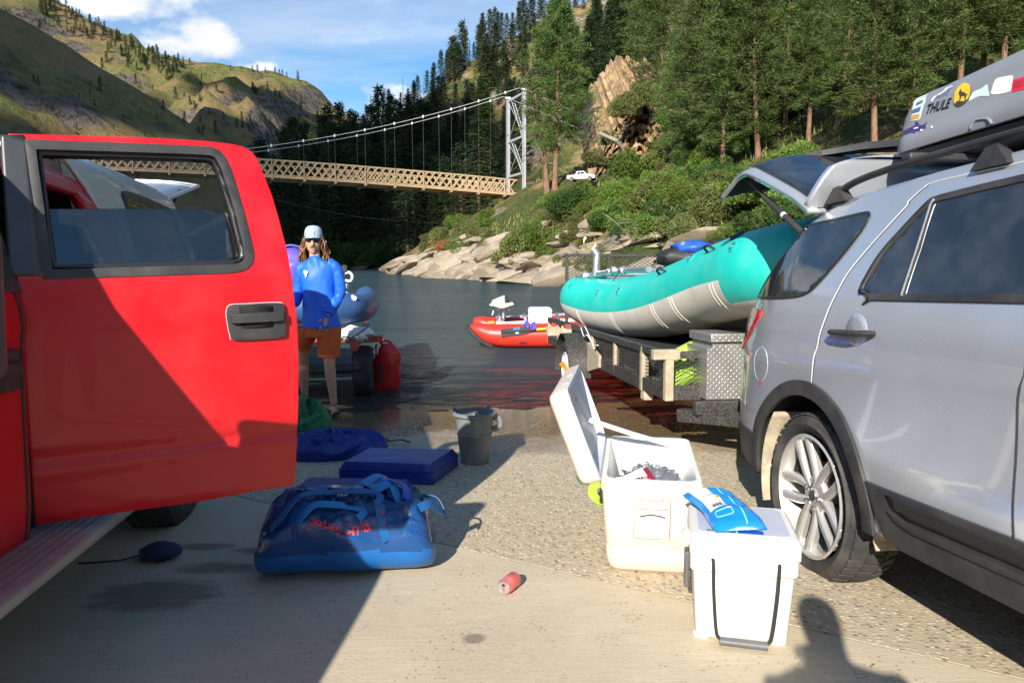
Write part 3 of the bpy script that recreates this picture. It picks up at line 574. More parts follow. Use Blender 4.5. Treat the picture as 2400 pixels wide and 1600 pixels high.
def put_bush(kind, p, s, lab=None):
    pu, pv = proj(p); rr_ = s * 1.6 / p.y * F
    if not lab and pu + rr_ > 1322 and pu - rr_ < 1392 and pv - rr_ * 1.15 < 424 and pv > 400 and p.y < 150: return
    v = BU[kind][r_.randint(0, len(BU[kind]) - 1)]; zn = 'among the waterside rocks' if p.z < 3.2 else ('below the bank road' if p.z < 13 else ('under the pines above the road' if p.x > 0 else 'on the far wooded shore')); sz_ = 'small' if s < .7 else ('large' if s > 1.15 else 'mid-sized'); o = thing('shrub', lab or sz_ + ' ' + BL[kind].replace('on the river bank', zn), 'shrub', p - Vector((0, 0, .1)), None if lab else sz_ + ' ' + kind + ' shrubs ' + zn); o.scale = (s * r_.uniform(.85, 1.3), s * r_.uniform(.85, 1.3), s * r_.uniform(.8, 1.15)); o.rotation_euler = (0, 0, r_.uniform(0, 6.28)); link('foliage', v[0], o); link('stem', v[1], o)
def bushes(n, ur, vr, kinds, sr, keep=lambda u, v: True):
    c = t = 0
    while c < n and t < n * 12:
        t += 1; u = r_.uniform(*ur); v = r_.uniform(*vr)
        if not keep(u, v): continue
        p = cast(u, v, bank_z, 14, 250, 700)
        if p is None or p.z < WZ + .5 or (v < 400 and p.y < 48): continue
        put_bush(r_.choice(kinds), p, r_.uniform(*sr)); c += 1
for (u, v, k, s) in ((1436, 440, 'leafy', 1.3), (1455, 425, 'dark', 1.7), (1490, 430, 'leafy', 1.5), (1350, 500, 'dark', 1.2), (1390, 500, 'dark', 1.3), (1320, 490, 'dark', 1.0), (1230, 595, 'leafy', 1.3), (1255, 585, 'leafy', 1.2), (1215, 610, 'olive', 1.2)): put_bush(k, cast(u, v, bank_z, 14, 250), s)
p = cast(1045, 582, bank_z, 30, 200); put_bush('rusty', p, .9, BL['rusty'])
bushes(44, (985, 1200), (470, 610), ['leafy', 'olive', 'olive'], (.4, .8), lambda u, v: v < 640 - (u - 985) * .52)
bushes(105, (1400, 1900), (400, 570), ['leafy', 'leafy', 'olive', 'dark'], (.35, .95), lambda u, v: not (1340 < u < 1440 and v < 470))
bushes(30, (1210, 1420), (470, 650), ['olive', 'olive', 'leafy'], (.35, .8))
bushes(60, (1560, 2150), (300, 400), ['leafy', 'olive', 'leafy'], (.5, 1.1))
bushes(40, (1520, 2400), (30, 330), ['olive', 'leafy'], (.8, 1.6))
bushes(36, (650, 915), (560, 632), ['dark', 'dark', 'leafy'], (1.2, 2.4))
# grass
rg = np.random.default_rng(3); P = []; n = 26000
X = rg.uniform(-12, 45, n); Y = rg.uniform(28, 125, n); s = shore_dist(X, Y); k = (s > 4) & (fbm(X * .12, Y * .12, 3, 77) > -.1); X = X[k]; Y = Y[k]; Zg = bank_z(X, Y); P = np.stack([X, Y, Zg], 1); D = rg.normal(size=(len(X), 3)) * .35 + np.array([0, 0, 1]); V = tris(P, D, rg.uniform(.2, .6, len(X)), .06, rg)
M_grass = foliage('bank_grass', (.14, .17, .045), (.26, .23, .09)); o = link('bank_grass', leafmesh('bank_grass', V, M_grass)); o['kind'] = 'stuff'; o['label'] = 'tufts of green and straw-coloured grass on the river bank'
# rocks
def rockmesh(seed, sub=3, flat=.7):
    r_ = np.random.default_rng(seed); bm = bmesh.new(); bmesh.ops.create_icosphere(bm, subdivisions=sub, radius=1); pl = [(v_ / np.linalg.norm(v_), r_.uniform(.45, .8)) for v_ in r_.normal(size=(13, 3))]
    for v in bm.verts:
        c = np.array(v.co)
        for nn, d in pl:
            e = c @ nn
            if e > d: c = c - nn * (e - d) * .92
        c = c * (1 + .05 * float(fbm(np.array([c[0] * 4 + seed]), np.array([c[1] * 4 + c[2] * 3]), 3, 4)[0])); v.co = Vector((c[0], c[1], c[2] * flat))
    me = bpy.data.meshes.new('rock'); bm.to_mesh(me); bm.free(); me.materials.append(M_rock); shade(me, 28); return me
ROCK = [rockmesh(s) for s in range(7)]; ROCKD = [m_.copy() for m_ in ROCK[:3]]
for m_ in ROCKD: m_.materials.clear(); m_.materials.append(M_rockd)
def put_rock(p, s, ms=None, lab='angular tan boulder among the rocks at the water edge', grp='boulders at the water edge', nm='boulder'):
    o = link(nm, r_.choice(ms or ROCK)); sz_ = ('small ' if s < .65 else ('big ' if s > 1.15 else 'medium ')) if grp else ''; tag(o, sz_ + lab, 'rock', sz_ + grp if grp else None); o.location = p; o.scale = (s * r_.uniform(1.3, 2.5), s * r_.uniform(1.0, 1.6), s * r_.uniform(.55, .95)); o.rotation_euler = (r_.uniform(-.3, .3), r_.uniform(-.5, -.05), r_.uniform(-.5, .5) + r_.choice((0, 3.14)) * 0); return o
c = 0
while c < 135:
    u = r_.uniform(930, 1330); b = 641 + (u - 945) * .083 if u > 945 else 641; v = b - abs(r_.gauss(0, 1)) * (16 + max(0, (u - 945)) * .16) + 1
    p = cast(u, v, bank_z, 20, 110, 900)
    if p is None: continue
    put_rock(p, r_.uniform(.35, 1.35) * (1.25 if b - v < 25 else .8)); c += 1
for (u, v, s) in ((1165, 632, 1.9), (1120, 640, 1.7), (1010, 640, 1.8), (1225, 655, 1.5), (1280, 662, 1.3), (1060, 645, 1.6)): put_rock(cast(u, v, bank_z, 20, 110, 900) - Vector((0, 0, .3)), s)
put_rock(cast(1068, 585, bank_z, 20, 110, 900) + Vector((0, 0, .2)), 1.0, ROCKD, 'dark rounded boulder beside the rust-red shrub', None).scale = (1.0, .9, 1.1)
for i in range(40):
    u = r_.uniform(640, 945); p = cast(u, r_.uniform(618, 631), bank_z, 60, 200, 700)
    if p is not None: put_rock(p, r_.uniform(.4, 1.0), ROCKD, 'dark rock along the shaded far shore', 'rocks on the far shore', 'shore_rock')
for i in range(26):
    u = r_.uniform(1330, 1650); p = cast(u, r_.uniform(520, 620), bank_z, 14, 110, 900)
    if p is not None: put_rock(p, r_.uniform(.3, .9), None, 'grey rock lying on the bushy slope', 'rocks on the bushy slope', 'slope_rock')
# tan cliff above the road
M_cliff = mat('tan_cliff_rock', (.40, .275, .145), .92, var=.5, vs=.9, bump=1.0, bs=2.6, aniso=(1, 1, .3), dirt=(.12, .085, .055), dirta=.95, ds=.7)
cb = cast(1480, 405, bank_z, 60, 260); YC = cb.y - 2
def cliff(a, b):
    u = 1385 + a * 255; top = float(np.interp(u, [1385, 1405, 1425, 1450, 1480, 1500, 1530, 1560, 1600, 1640], [430, 375, 325, 290, 262, 246, 238, 240, 262, 330])); top += 14 * sn(a * 13, 3.3, 66, 4); v = 440 + (top - 440) * b
    y = YC + 1 + 6.0 * b + 4 * abs(a - .45) + 2.6 * sn(a * 6, b * 2.0, 61, 4) + 2.4 * abs(sn(a * 15, b * 3.2, 62, 3)) + 1.0 * sn(a * 44, b * 16, 63, 3) + 1.2 * (abs(sn(a * 9 + b * 2, b * 7, 65, 2)) > .22)
    return tuple(at(u, v, y))
mb = MB(); mb.grid(cliff, 150, 90)
back = lambda a, b: tuple(Vector(cliff(a, 1)) + Vector((0, 16 * b, 8 * b + .8 * sn(a * 20, b * 6, 64, 3) * b)))
mb.grid(back, 150, 10); cl = mb.build('rock_cliff', M_cliff, smooth=40); tag(cl, 'crumbling orange-tan cliff face above the road', 'cliff')
for (u, v, k, s, dy) in ((1398, 385, 'olive', .9, -1), (1420, 335, 'olive', .6, 0), (1462, 268, 'olive', 1.0, 3), (1480, 248, 'olive', .9, 4), (1500, 232, 'olive', .8, 5), (1525, 228, 'leafy', .8, 5), (1552, 245, 'olive', 1.0, 4), (1590, 300, 'leafy', 1.1, 2), (1500, 418, 'leafy', 1.0, -3), (1530, 412, 'olive', 1.0, -3), (1570, 398, 'leafy', 1.3, -3), (1460, 412, 'dark', 1.2, -4), (1600, 380, 'dark', 1.3, -3)): put_bush(k, at(u, v, YC + dy), s)
lg_ = MB(); lg_.tube([at(1405, 312, YC - 1), at(1445, 330, YC - 1.5), at(1462, 352, YC - 1)], [.12, .16, .1], 8); lg_.tube([at(1445, 330, YC - 1.5), at(1455, 322, YC - 1.2)], [.06, .02], 5); o = lg_.build('fallen_log', M_grey); tag(o, 'grey fallen log lying aslant on the cliff', 'log')
# heap of dry brush on the slope
mb = MB(); p0 = cast(1580, 535, bank_z, 14, 120)
for k in range(150): c = p0 + Vector((r_.gauss(0, 1.3), r_.gauss(0, .8), abs(r_.gauss(0, .35)))); d = Vector((r_.gauss(0, 1), r_.gauss(0, .6), r_.gauss(.1, .5))).normalized() * r_.uniform(.4, 1.0); mb.tube([c - d, c + Vector((0, 0, .1)), c + d], [.03, .025, .01], 4)
bpile = mb.build('brush_pile', M_twig); bpile['kind'] = 'stuff'; bpile['label'] = 'heap of dry grey branches between the shrubs'
# ================================================================ vehicles: shared materials and wheels
def paint(name, col, rough=.32, metal=.0, flake=0.0, coat=1.0, dirt=None, dirta=0.0):
    m, t, b = nodes(name); q = NT(t); v = q.coord(); c = q.mix(q.ramp(q.noise(v, 2.2, 5), .3, .7), tuple(x * .94 for x in col), tuple(min(1, x * 1.05) for x in col))
    if dirt:
        sp = q.n('SeparateXYZ', Vector=v); d = q.ramp(q.noise(v, 3.5, 7, .7), .42, .8); sk = q.ramp(q.noise(q.coord(sc=(60, 60, 200)), 1.0, 3), .66, .74, 0, .5)
        c = q.mix(q.math('MULTIPLY', q.math('MAXIMUM', d, sk), dirta), c, dirt)
    t.links.new(c, b.inputs['Base Color']); b.inputs['Metallic'].default_value = metal
    t.links.new(q.ramp(q.noise(v, 7, 5), .3, .7, rough * .8, rough * 1.25), b.inputs['Roughness']); b.inputs['Coat Weight'].default_value = coat
    t.links.new(q.ramp(q.noise(v, 5, 6, .65), .35, .75, .015, .05), b.inputs['Coat Roughness'])
    t.links.new(q.bump(q.noise(v, 1.3, 2), .05, .02), b.inputs['Coat Normal']); return m
M_silver = paint('silver_paint', (.55, .585, .64), .30, .55, coat=1.0, dirt=(.42, .38, .31), dirta=.22)
M_edge = mat('edge_and_highlight', (.85, .87, .9), .25, .3); M_gap = mat('panel_gap', (.02, .02, .022), .7)
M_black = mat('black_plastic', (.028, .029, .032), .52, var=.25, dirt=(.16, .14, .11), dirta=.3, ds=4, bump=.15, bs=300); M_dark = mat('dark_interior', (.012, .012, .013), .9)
M_trim = mat('black_trim', (.02, .02, .022), .35); M_tyre = mat('tyre_rubber', (.035, .034, .033), .82, var=.3, vs=9, dirt=(.15, .13, .105), dirta=.55, ds=6, bump=.25, bs=120)
M_alloy = mat('alloy_wheel', (.70, .69, .66), .36, .6, dirt=(.38, .30, .2), dirta=.4, ds=7); M_steel = mat('bright_steel', (.6, .6, .6), .3, 1.0); M_rust = mat('brake_rust', (.24, .13, .07), .8, .2, var=.4); M_mud = mat('dried_mud', (.40, .34, .24), .95, var=.3, vs=14, bump=.5, bs=60)
M_glassd = glass('dark_tinted_glass', (.03, .035, .045), .93); M_redl = mat('red_lens', (.42, .008, .015), .12, coat=1); M_white = mat('white_print', (.82, .82, .80), .5, var=.03); M_alu = mat('aluminium_tube', (.62, .63, .64), .36, .85, var=.15, vs=9)
def rotx(m): return Matrix.Rotation(math.pi / 2, 4, 'Y') @ m if m else Matrix.Rotation(math.pi / 2, 4, 'Y')
def wheel(parent, c, Rt, Rr, wd, out=-1, style='spoke', rimmat=None, tread=44):
    """c is the centre of the outer face; out = -1 when that face looks towards -x"""
    w_ = bpy.data.objects.new('wheel', None); C.objects.link(w_); w_.parent = parent; w_.location = c; w_.empty_display_size = .1
    fx = Matrix(((0, 0, -out, 0), (0, 1, 0, 0), (1, 0, 0, 0), (0, 0, 0, 1)))       # lathe axis z runs inwards from the outer face
    sh = .18 * wd; prof = [(Rr, .03), (Rr + .02, .008), (Rr + (Rt - Rr) * .5, -.008), (Rt - .045, .004), (Rt - .02, .016), (Rt - .006, sh * .7), (Rt, sh * 1.2), (Rt, wd - sh * 1.2), (Rt - .02, wd - .016), (Rt - .07, wd + .006), (Rr, wd - .03)]
    mb = MB(); mb.lathe(prof, 72, fx, cap=False)
    for k in range(tread):
        a = 2 * math.pi * k / tread
        for j, (z0, z1, tw) in enumerate(((.012, .3 * wd, .10), (.34 * wd, .64 * wd, -.1), (.69 * wd, wd - .012, .1))):
            aa = a + (math.pi / tread if j == 1 else 0); dw = 2 * math.pi / tread * .34; vs_ = []
            for rr in (Rt - .012, Rt + .007):
                for z, o_ in ((z0, -tw * .3), (z1, tw * .3)):
                    for e in (-dw, dw): vs_.append(fx @ Vector(((rr - (.012 if z in (.012, wd - .012) and rr > Rt else 0)) * math.cos(aa + e + o_ * .5), (rr - (.012 if z in (.012, wd - .012) and rr > Rt else 0)) * math.sin(aa + e + o_ * .5), z)))
            mb.add(vs_, [(0, 1, 3, 2), (4, 6, 7, 5), (0, 4, 5, 1), (2, 3, 7, 6), (0, 2, 6, 4), (1, 5, 7, 3)])
    mb.build('tyre', M_tyre, w_, smooth=30)
    rm = rimmat or M_alloy; mb = MB(); mb.lathe([(Rr + .004, .004), (Rr - .008, -.002), (Rr - .018, .012), (Rr - .03, .05), (Rr - .045, wd * .6), (Rr - .02, wd - .02)], 64, fx, cap=False)
    if style == 'spoke':
        for k in range(5):
            for e in (-1, 1):
                a = 2 * math.pi * k / 5 + math.pi / 2 + .02 + e * .17; a2 = 2 * math.pi * k / 5 + math.pi / 2 + .02 + e * .30; rs = []
                for f in np.linspace(0, 1, 7):
                    r = .05 + f * (Rr - .068); aa = a2 * (1 - f) + a * f if f > .2 else a2; aa = 2 * math.pi * k / 5 + math.pi / 2 + .02 + e * (.34 * (1 - f) ** 1.5 + .185); p = Vector((r * math.cos(aa), r * math.sin(aa), 0)); t = Vector((-math.sin(aa), math.cos(aa), 0)); hw = .021 + .006 * f; z = .032 - .022 * f
                    rs.append([fx @ (p + t * a_ + Vector((0, 0, b_))) for a_, b_ in ((-hw, z + .012), (-hw * .45, z), (hw * .45, z), (hw, z + .012), (hw * .8, z + .045), (-hw * .8, z + .045))])
                mb.rings(rs)
        mb.lathe([(.001, .030), (.03, .030), (.04, .036), (.085, .036), (.092, .05), (.09, .09)], 40, fx, cap=False)
        mb.build('rim', rm, w_, smooth=28, bevel=.003)
        for k in range(5): a = 2 * math.pi * (k + .5) / 5 + math.pi / 2; q = MB(); q.lathe([(.0005, .012), (.009, .014), (.0115, .02), (.0115, .045)], 6, fx @ Matrix.Translation((.0575 * math.cos(a), .0575 * math.sin(a), 0)), cap=False); q.build('lug_nut', M_steel, w_, smooth=0)
        q = MB(); q.lathe([(.0005, .024), (.026, .025), (.03, .03)], 28, fx, cap=False); q.build('hub_cap', M_steel, w_)
        q = MB(); q.lathe([(.05, .10), (.155, .10), (.155, .115), (.05, .115)], 40, fx, cap=False); q.build('brake_disc', M_rust, w_)
    else:
        mb.lathe([(.0005, .05), (.05, .05), (.055, .06), (.75 * Rr, .045), (Rr - .03, .06)], 40, fx, cap=False); mb.build('rim', rm, w_, smooth=30)
        for k in range(5): a = 2 * math.pi * k / 5; q = MB(); q.lathe([(.0005, .035), (.009, .036), (.0115, .06)], 6, fx @ Matrix.Translation((.057 * math.cos(a), .057 * math.sin(a), 0)), cap=False); q.build('lug_nut', M_steel, w_, smooth=0)
    return w_
# ================================================================ the silver sport-utility car
def S_suv(y, z):
    x = 0.0
    if z < .5: x += .10 * (.5 - z) ** 1.3
    if z > 1.0: x += (z - 1.0) * .30 + (z - 1.0) ** 2 * .12
    x += .012 * math.exp(-((z - 1.03) / .05) ** 2) - .012 * math.exp(-((z - .62) / .14) ** 2)
    if y > .5: x += .35 * (y - .5) ** 2
    if y > 1.05: x += 5 * (y - 1.05) ** 3
    if y < -2.7: x += .35 * (-2.7 - y) ** 2
    return x
FS = Frame(gr(1918, 1357), ray(985, 700)); suv = thing('silver_suv', 'silver sport-utility car with raised tailgate and cargo box on its roof', 'car', FS.m)
HS = lambda pts, z, S=S_suv: [FS.hit(*z(*p), S) for p in pts]
WC = (.145, .335); RA_ = .515
def arc(c, r, a0, a1, n): return [(c[0] + r * math.cos(R(a0 + (a1 - a0) * i / n)), c[1] + r * math.sin(R(a0 + (a1 - a0) * i / n))) for i in range(n + 1)]
WF = (-2.72, .335)
side = [(1.16, .42), (1.17, .7), (1.165, .9), (1.13, 1.1), (1.06, 1.25), (.86, 1.40), (.70, 1.525), (.60, 1.63), (.42, 1.69), (.2, 1.735), (-.3, 1.755), (-.74, 1.76), (-1.3, 1.735), (-1.75, 1.64), (-2.1, 1.42), (-2.5, 1.14), (-3.2, 1.0), (-3.45, .86), (-3.5, .55), (-3.45, .36), (-3.25, .335)] + arc(WF, RA_, 180, 0, 18) + arc(WC, RA_, 180, 0, 26) + [(.80, .37)]
skin('body_side', side, S_suv, 0, M_silver, suv, .05, sg=-1, solid=.012)
def hull(a, b):
    y = -3.45 + a * 4.55; zt = np.interp(y, [-3.45, -3.2, -2.5, -2.1, -1.75, -1.3, -.74, .2, .6, .86, 1.06, 1.13, 1.17], [.86, 1.0, 1.14, 1.42, 1.64, 1.735, 1.76, 1.735, 1.63, 1.40, 1.25, 1.1, .9]) - .004; x0 = S_suv(y, zt); W = 1.96
    if b < .6: f = b / .6; x = x0 + (W - 2 * x0) * f; z = zt + .055 * (1 - (2 * f - 1) ** 4) * (1 if y > -1.8 else .7)
    else: f = (b - .6) / .4; z = zt + (.36 - zt) * f; x = W - S_suv(y, z)
    return (x, y, z)
mb = MB(); mb.grid(hull, 60, 30); mb.build('roof_and_far_side', M_silver, suv, smooth=50)
mb = MB(); mb.box((.98, -1.2, .40), (1.8, 4.4, .12)); mb.box((.98, .95, .62), (1.62, .2, .5)); mb.build('underbody', M_dark, suv)
for wy in (WC[0], WF[0]):
    mb = MB(); mb.grid(lambda a, b: (S_suv(wy, .6) + .012 + .35 * min(1, b * 2), wy + (.50 if b < .6 else .50 * (1 - b) / .4) * math.cos(math.pi * (1.02 * a - .01)), .345 + (.50 if b < .6 else .50 * (1 - b) / .4) * math.sin(math.pi * (1.02 * a - .01))), 28, 5); mb.build('wheel_well', M_dark, suv, smooth=60)
mb = MB(); mb.grid(lambda a, b: (S_suv(.5, .5) + .03 + .21 * b, WC[0] + .485 * math.cos(R(-18 + a * 62)), .345 + .485 * math.sin(R(-18 + a * 62))), 14, 3); mb.build('mud_flap_liner', M_mud, suv, solid=.01)
mb = MB(); mb.grid(lambda a, b: (.06 + .18 * b, WC[0] - .475 + .02 * math.sin(a * 5), .24 + .12 * a), 4, 3); mb.build('mud_guard', M_mud, suv, solid=.01)
wheel(suv, (.018, WC[0], WC[1] + .005), .388, .283, .235); wheel(suv, (.018, WF[0], WF[1] + .03), .388, .283, .235)
# black cladding
ring_ = arc(WC, .545, 181, 1, 40) + arc(WC, .475, 1, 181, 40); skin('arch_cladding', ring_, S_suv, .016, M_black, suv, .08, sg=-1, solid=.02, bevel=.004)
skin('arch_cladding', [(y - 2.865, z) for y, z in ring_], S_suv, .016, M_black, suv, .08, sg=-1, solid=.02, bevel=.004)
skin('bumper_trim', [(.66, .53), (.72, .545), (1.16, .56), (1.16, .40), (.98, .375), (.68, .345), (.62, .36)], S_suv, .01, M_black, suv, .06, sg=-1, solid=.02, bevel=.004)
rock = [(-.36, .535), (-.50, .535), (-2.2, .555), (-2.2, .335), (-.55, .325), (-.47, .345), (-.43, .40)]
skin('rocker_cladding', rock, S_suv, .014, M_black, suv, .06, sg=-1, solid=.025, bevel=.006)
skin('rocker_scoop', [(-.50, .515), (-2.15, .52), (-2.15, .485), (-.62, .455), (-.535, .475)], S_suv, .018, M_dark, suv, .08, sg=-1, solid=.006)
skin('rocker_step', [(-.52, .46), (-.64, .44), (-2.15, .47), (-2.15, .45), (-.66, .415), (-.56, .43)], S_suv, .024, M_black, suv, .08, sg=-1, solid=.02, bevel=.004)
# glazing
qg = bez2(HS([(590, 150), (800, 104), (985, 63), (1018, 72), (1005, 115), (940, 215), (800, 390), (640, 570), (560, 625), (450, 646)], Z6) + [(.75, 1.264), (.985, 1.268), (1.0, 1.285)] + HS([(330, 480), (450, 320), (560, 180)], Z6), 4)
skin('quarter_window', qg, S_suv, .005, M_glassd, suv, .05, sg=-1, solid=.006); skin('window_seal', inset(qg, -.010), S_suv, .0065, M_trim, suv, .05, holes=[inset(qg, .003)], sg=-1, solid=.004)
dt = HS([(955, 600), (963, 636), (990, 660), (1040, 671)], Z6) + [(-1.0, 1.243), (-1.75, 1.235), (-2.15, 1.25), (-2.05, 1.36), (-1.75, 1.56), (-1.35, 1.67), (-.80, 1.668)] + HS([(1800, 1165), (1720, 1190), (1680, 1205)], Z4) + HS([(1400, 10), (1240, 180), (1100, 340), (990, 520)], Z6)
dt = bez2(dt, 4); gl_ = inset(dt, .026); skin('window_trim', dt, S_suv, .010, M_black, suv, .12, holes=[gl_], sg=-1, solid=.012); skin('door_window', inset(dt, .022), S_suv, .0035, M_glassd, suv, .05, sg=-1, solid=.006)
seam('window_divider', HS([(1250, 640), (1360, 320), (1465, 0)], Z6) + HS([(1700, 1212)], Z4), S_suv, .009, M_trim, suv, -1, .004); seam('window_divider', HS([(1262, 640), (1375, 300), (1468, 0)], Z6) + HS([(1708, 1210)], Z4), S_suv, .004, M_alu, suv, -1, .012)
skin('pillar_trim', [(-1.03, 1.268), (-1.16, 1.268), (-1.14, 1.65), (-1.04, 1.652)], S_suv, .010, M_trim, suv, .05, sg=-1, solid=.005)
sh_ = HS([(1610 - 1000, 1260), (620, 1130), (650, 1010), (690, 850), (740, 720), (800, 600), (870, 480), (1000, 320), (1180, 120), (1290, 0)], Z6) + HS([(1500, 1235), (1620, 1130), (1720, 1082), (2352, 940)], Z4) + [(-1.1, 1.712)]
seam('door_seam', [tuple(p)[:2] for p in bez([(a, b, 0) for a, b in sh_], 5)], S_suv, .0042, M_edge, suv, -1, -.0005); seam('door_seam', [(p[0] - .007, p[1]) for p in bez([(a, b, 0) for a, b in sh_], 5)], S_suv, .0035, M_gap, suv, -1, -.001)  # bright tube paints the highlight on the panel edge; dark tube is the gap
seam('door_seam', [(-1.10 + .02 * k / 20, .54 + .7 * k / 20) for k in range(21)], S_suv, .0045, M_gap, suv, -1, -.001)
fd_ = [(.612 + .092 * math.cos(a), .915 + .088 * math.sin(a)) for a in np.linspace(0, 6.283, 33)[:-1]]; seam('fuel_door', fd_, S_suv, .0018, M_edge, suv, -1, -.001, closed=True)
skin('taillight', bez2([(1.13, 1.19), (.98, 1.20), (.80, 1.197), (.775, 1.165), (.84, 1.11), (.93, 1.045), (1.0, .98), (1.10, .96), (1.15, 1.0)], 3), S_suv, .012, M_redl, suv, .05, sg=-1, solid=.02, bevel=.004)
# door handle: bar across a dished cup
hy, hz = FS.hit(*Z6(925, 905), S_suv); mb = MB(); mb.lathe([(.075, .001), (.07, .006), (.045, .012), (.001, .014)], 36, Matrix.Translation((S_suv(hy, hz) - .001, hy - .01, hz + .008)) @ Matrix(((0, 0, -1, 0), (0, 1.0, 0, 0), (1.0, 0, 0, 0), (0, 0, 0, 1))), cap=False); mb.build('handle_cup', M_silver, suv, smooth=80)
mb = MB(); P = [(S_suv(hy, hz) - d, hy + e, hz + q) for e, d, q in ((.145, .006, -.004), (.13, .03, -.002), (.07, .042, 0), (0, .045, 0), (-.07, .045, 0), (-.12, .036, .004), (-.145, .010, .005))]; mb.tube(P, [.016, .021, .022, .022, .022, .021, .015], 12, flat=.62); mb.build('door_handle', M_black, suv)
# roof rails
rl = lambda x: [(x, .50, 1.706), (x, .42, 1.745), (x, .30, 1.790), (x, .1, 1.812), (x, -.3, 1.822), (x, -1.0, 1.818), (x, -1.6, 1.775), (x, -1.72, 1.735)]
for x in (.285, 1.68):
    o = MB(); o.tube(bez(rl(x), 4), .021, 10, flat=.75); rr_ = o.build('roof_rail', M_black, suv)
    for yy in (.38, -.62, -1.6): q = MB(); q.rings([[(x - .03, yy - .10, 1.72), (x + .03, yy - .10, 1.72), (x + .03, yy + .08, 1.72), (x - .03, yy + .08, 1.72)], [(x - .018, yy - .03, 1.80 if yy > -1 else 1.77), (x + .018, yy - .03, 1.80 if yy > -1 else 1.77), (x + .018, yy + .02, 1.795 if yy > -1 else 1.775), (x - .018, yy + .02, 1.795 if yy > -1 else 1.775)]]); q.build('rail_foot', M_black, rr_)
for yy in (-.15, -1.0): q = MB(); q.bar((.27, yy, 1.845), (1.69, yy, 1.845), .06, .03); q.build('roof_crossbar', M_black, suv, bevel=.008)
# raised tailgate
def arch_(x): return .13 * (1 - min(1, abs((x - .975) / .80)) ** 4)
gp = bez([(.47, 1.70, 0), (.60, 1.765, 0), (.76, 1.827, 0), (1.106, 1.955, 0), (1.282, 2.004, 0), (1.42, 1.997, 0), (1.52, 1.965, 0), (1.69, 1.905, 0)], 6); GN = len(gp) - 1
def gate(a, b, dz=0, x0=.18, x1=1.77):
    q = gp[0].lerp(gp[0], 0); i = min(GN - 1, int(a * GN)); q = gp[i].lerp(gp[i + 1], a * GN - i); x = x0 + (x1 - x0) * b; e = abs(2 * b - 1) ** 3; yy = q.x - .10 * e * a; w_ = min(1, a / .55); return (x, yy, q.y + arch_(x) * w_ + dz)
mb = MB(); mb.grid(lambda a, b: gate(a, b), 42, 30); tg = mb.build('tailgate', M_silver, suv, smooth=60, solid=.03)
def gate_in(a, b):
    p = gate(.06 + .93 * a, b, 0, .20, 1.75); e = min(a, 1 - a, b * 1.2, (1 - b) * 1.2); return (p[0], p[1] - .02, p[2] - .03 - min(.10, e * .7) * (1.0 if a > .55 else .5))
mb = MB(); mb.grid(gate_in, 34, 26); mb.build('tailgate_inner_trim', M_dark, tg, smooth=60)
mb = MB(); mb.grid(lambda a, b: gate(.06 + .60 * a - .05 * (abs(2 * b - 1) ** 4), b, .004, .235, 1.715), 30, 26); mb.build('rear_window', M_glassd, tg, smooth=60, solid=.004)
# spoiler flipped up with the gate, facing forward
edge = [(1210, 860), (1112, 752), (1125, 690), (1160, 590), (1200, 500), (1250, 420), (1310, 350), (1400, 310), (1600, 262), (1850, 235), (2100, 222)]
ep = []
for (a, b) in edge:
    u, v = Z7(a, b); o_ = FS.i @ CO; d_ = FS.i.to_3x3() @ ray(u, v); t_ = (.50 - o_.y) / d_.y; q_ = o_ + d_ * t_; ep.append((q_.x, q_.z))
zt_ = ep[-1][1]; xe = ep[-1][0]; top = [(p[0], p[1]) for p in ep] + [(1.0, zt_ + .01), (1.3, zt_ - .005)] + [(1.95 - p[0], p[1]) for p in ep[:-2][::-1] if 1.95 - p[0] > 1.3]
bot = [(1.55, 1.70), (.95, 1.745), (.42, 1.70)]
mb = MB(); mb.prism(top + bot, lambda a, b, d: (a, .50 - .10 * ((b - 1.7) / .4) - .05 * math.sin(min(1, max(0, (b - 1.68) / .35)) * 3.14) + d, b), .055); mb.build('spoiler', M_silver, tg, smooth=40, bevel=.012, seg=3)
mb = MB(); mb.ribbon([(.66, 1.21, 2.125), (.86, 1.14, 2.15), (1.05, 1.10, 2.165), (1.2, 1.08, 2.16)], .035, .03); mb.rings([[(.55, 1.24, 2.10), (.57, 1.24, 2.13), (.60, 1.27, 2.10)], [(.9, 1.16, 2.13), (.92, 1.16, 2.19), (.94, 1.19, 2.13)], [(1.25, 1.1, 2.13), (1.25, 1.1, 2.20), (1.27, 1.13, 2.13)]]); mb.build('rear_wiper', M_trim, tg)
sa = FS.hit(*Z7(430, 440), lambda y, z: .23); sb = FS.hit(*Z7(1060, 1040), lambda y, z: .23); A = Vector((.23, *sa)); B = Vector((.23, *sb)); mb = MB(); mb.tube([A, A.lerp(B, .42)], .008, 8); mb.tube([A.lerp(B, .40), A.lerp(B, 1.03)], .0165, 12); mb.tube([A + Vector((0, .02, .01)), A + Vector((.0, -.03, .0))], .022, 8); st = mb.build('tailgate_strut', M_black, suv)
mb = MB(); mb.tube([A.lerp(B, .735), A.lerp(B, .765)], .0175, 12); mb.build('strut_label', M_white, st)
# scuffs of red paint by the fuel door
M_scuff = mat('red_scuff', (.55, .10, .08), .6)
for (a, b, s) in ((245, 1255, .02), (115, 1355, .013), (140, 1300, .008)):
    y, z = FS.hit(*Z6(a, b), S_suv)
    if abs(y) < 1.16: skin('paint_scuff', [(y + s * math.cos(t) * .7 * (1 + .25 * math.sin(3 * t)), z + s * math.sin(t) * 1.2) for t in np.linspace(0, 6.283, 13)[:-1]], S_suv, .0012, M_scuff, suv, 0, sg=-1)
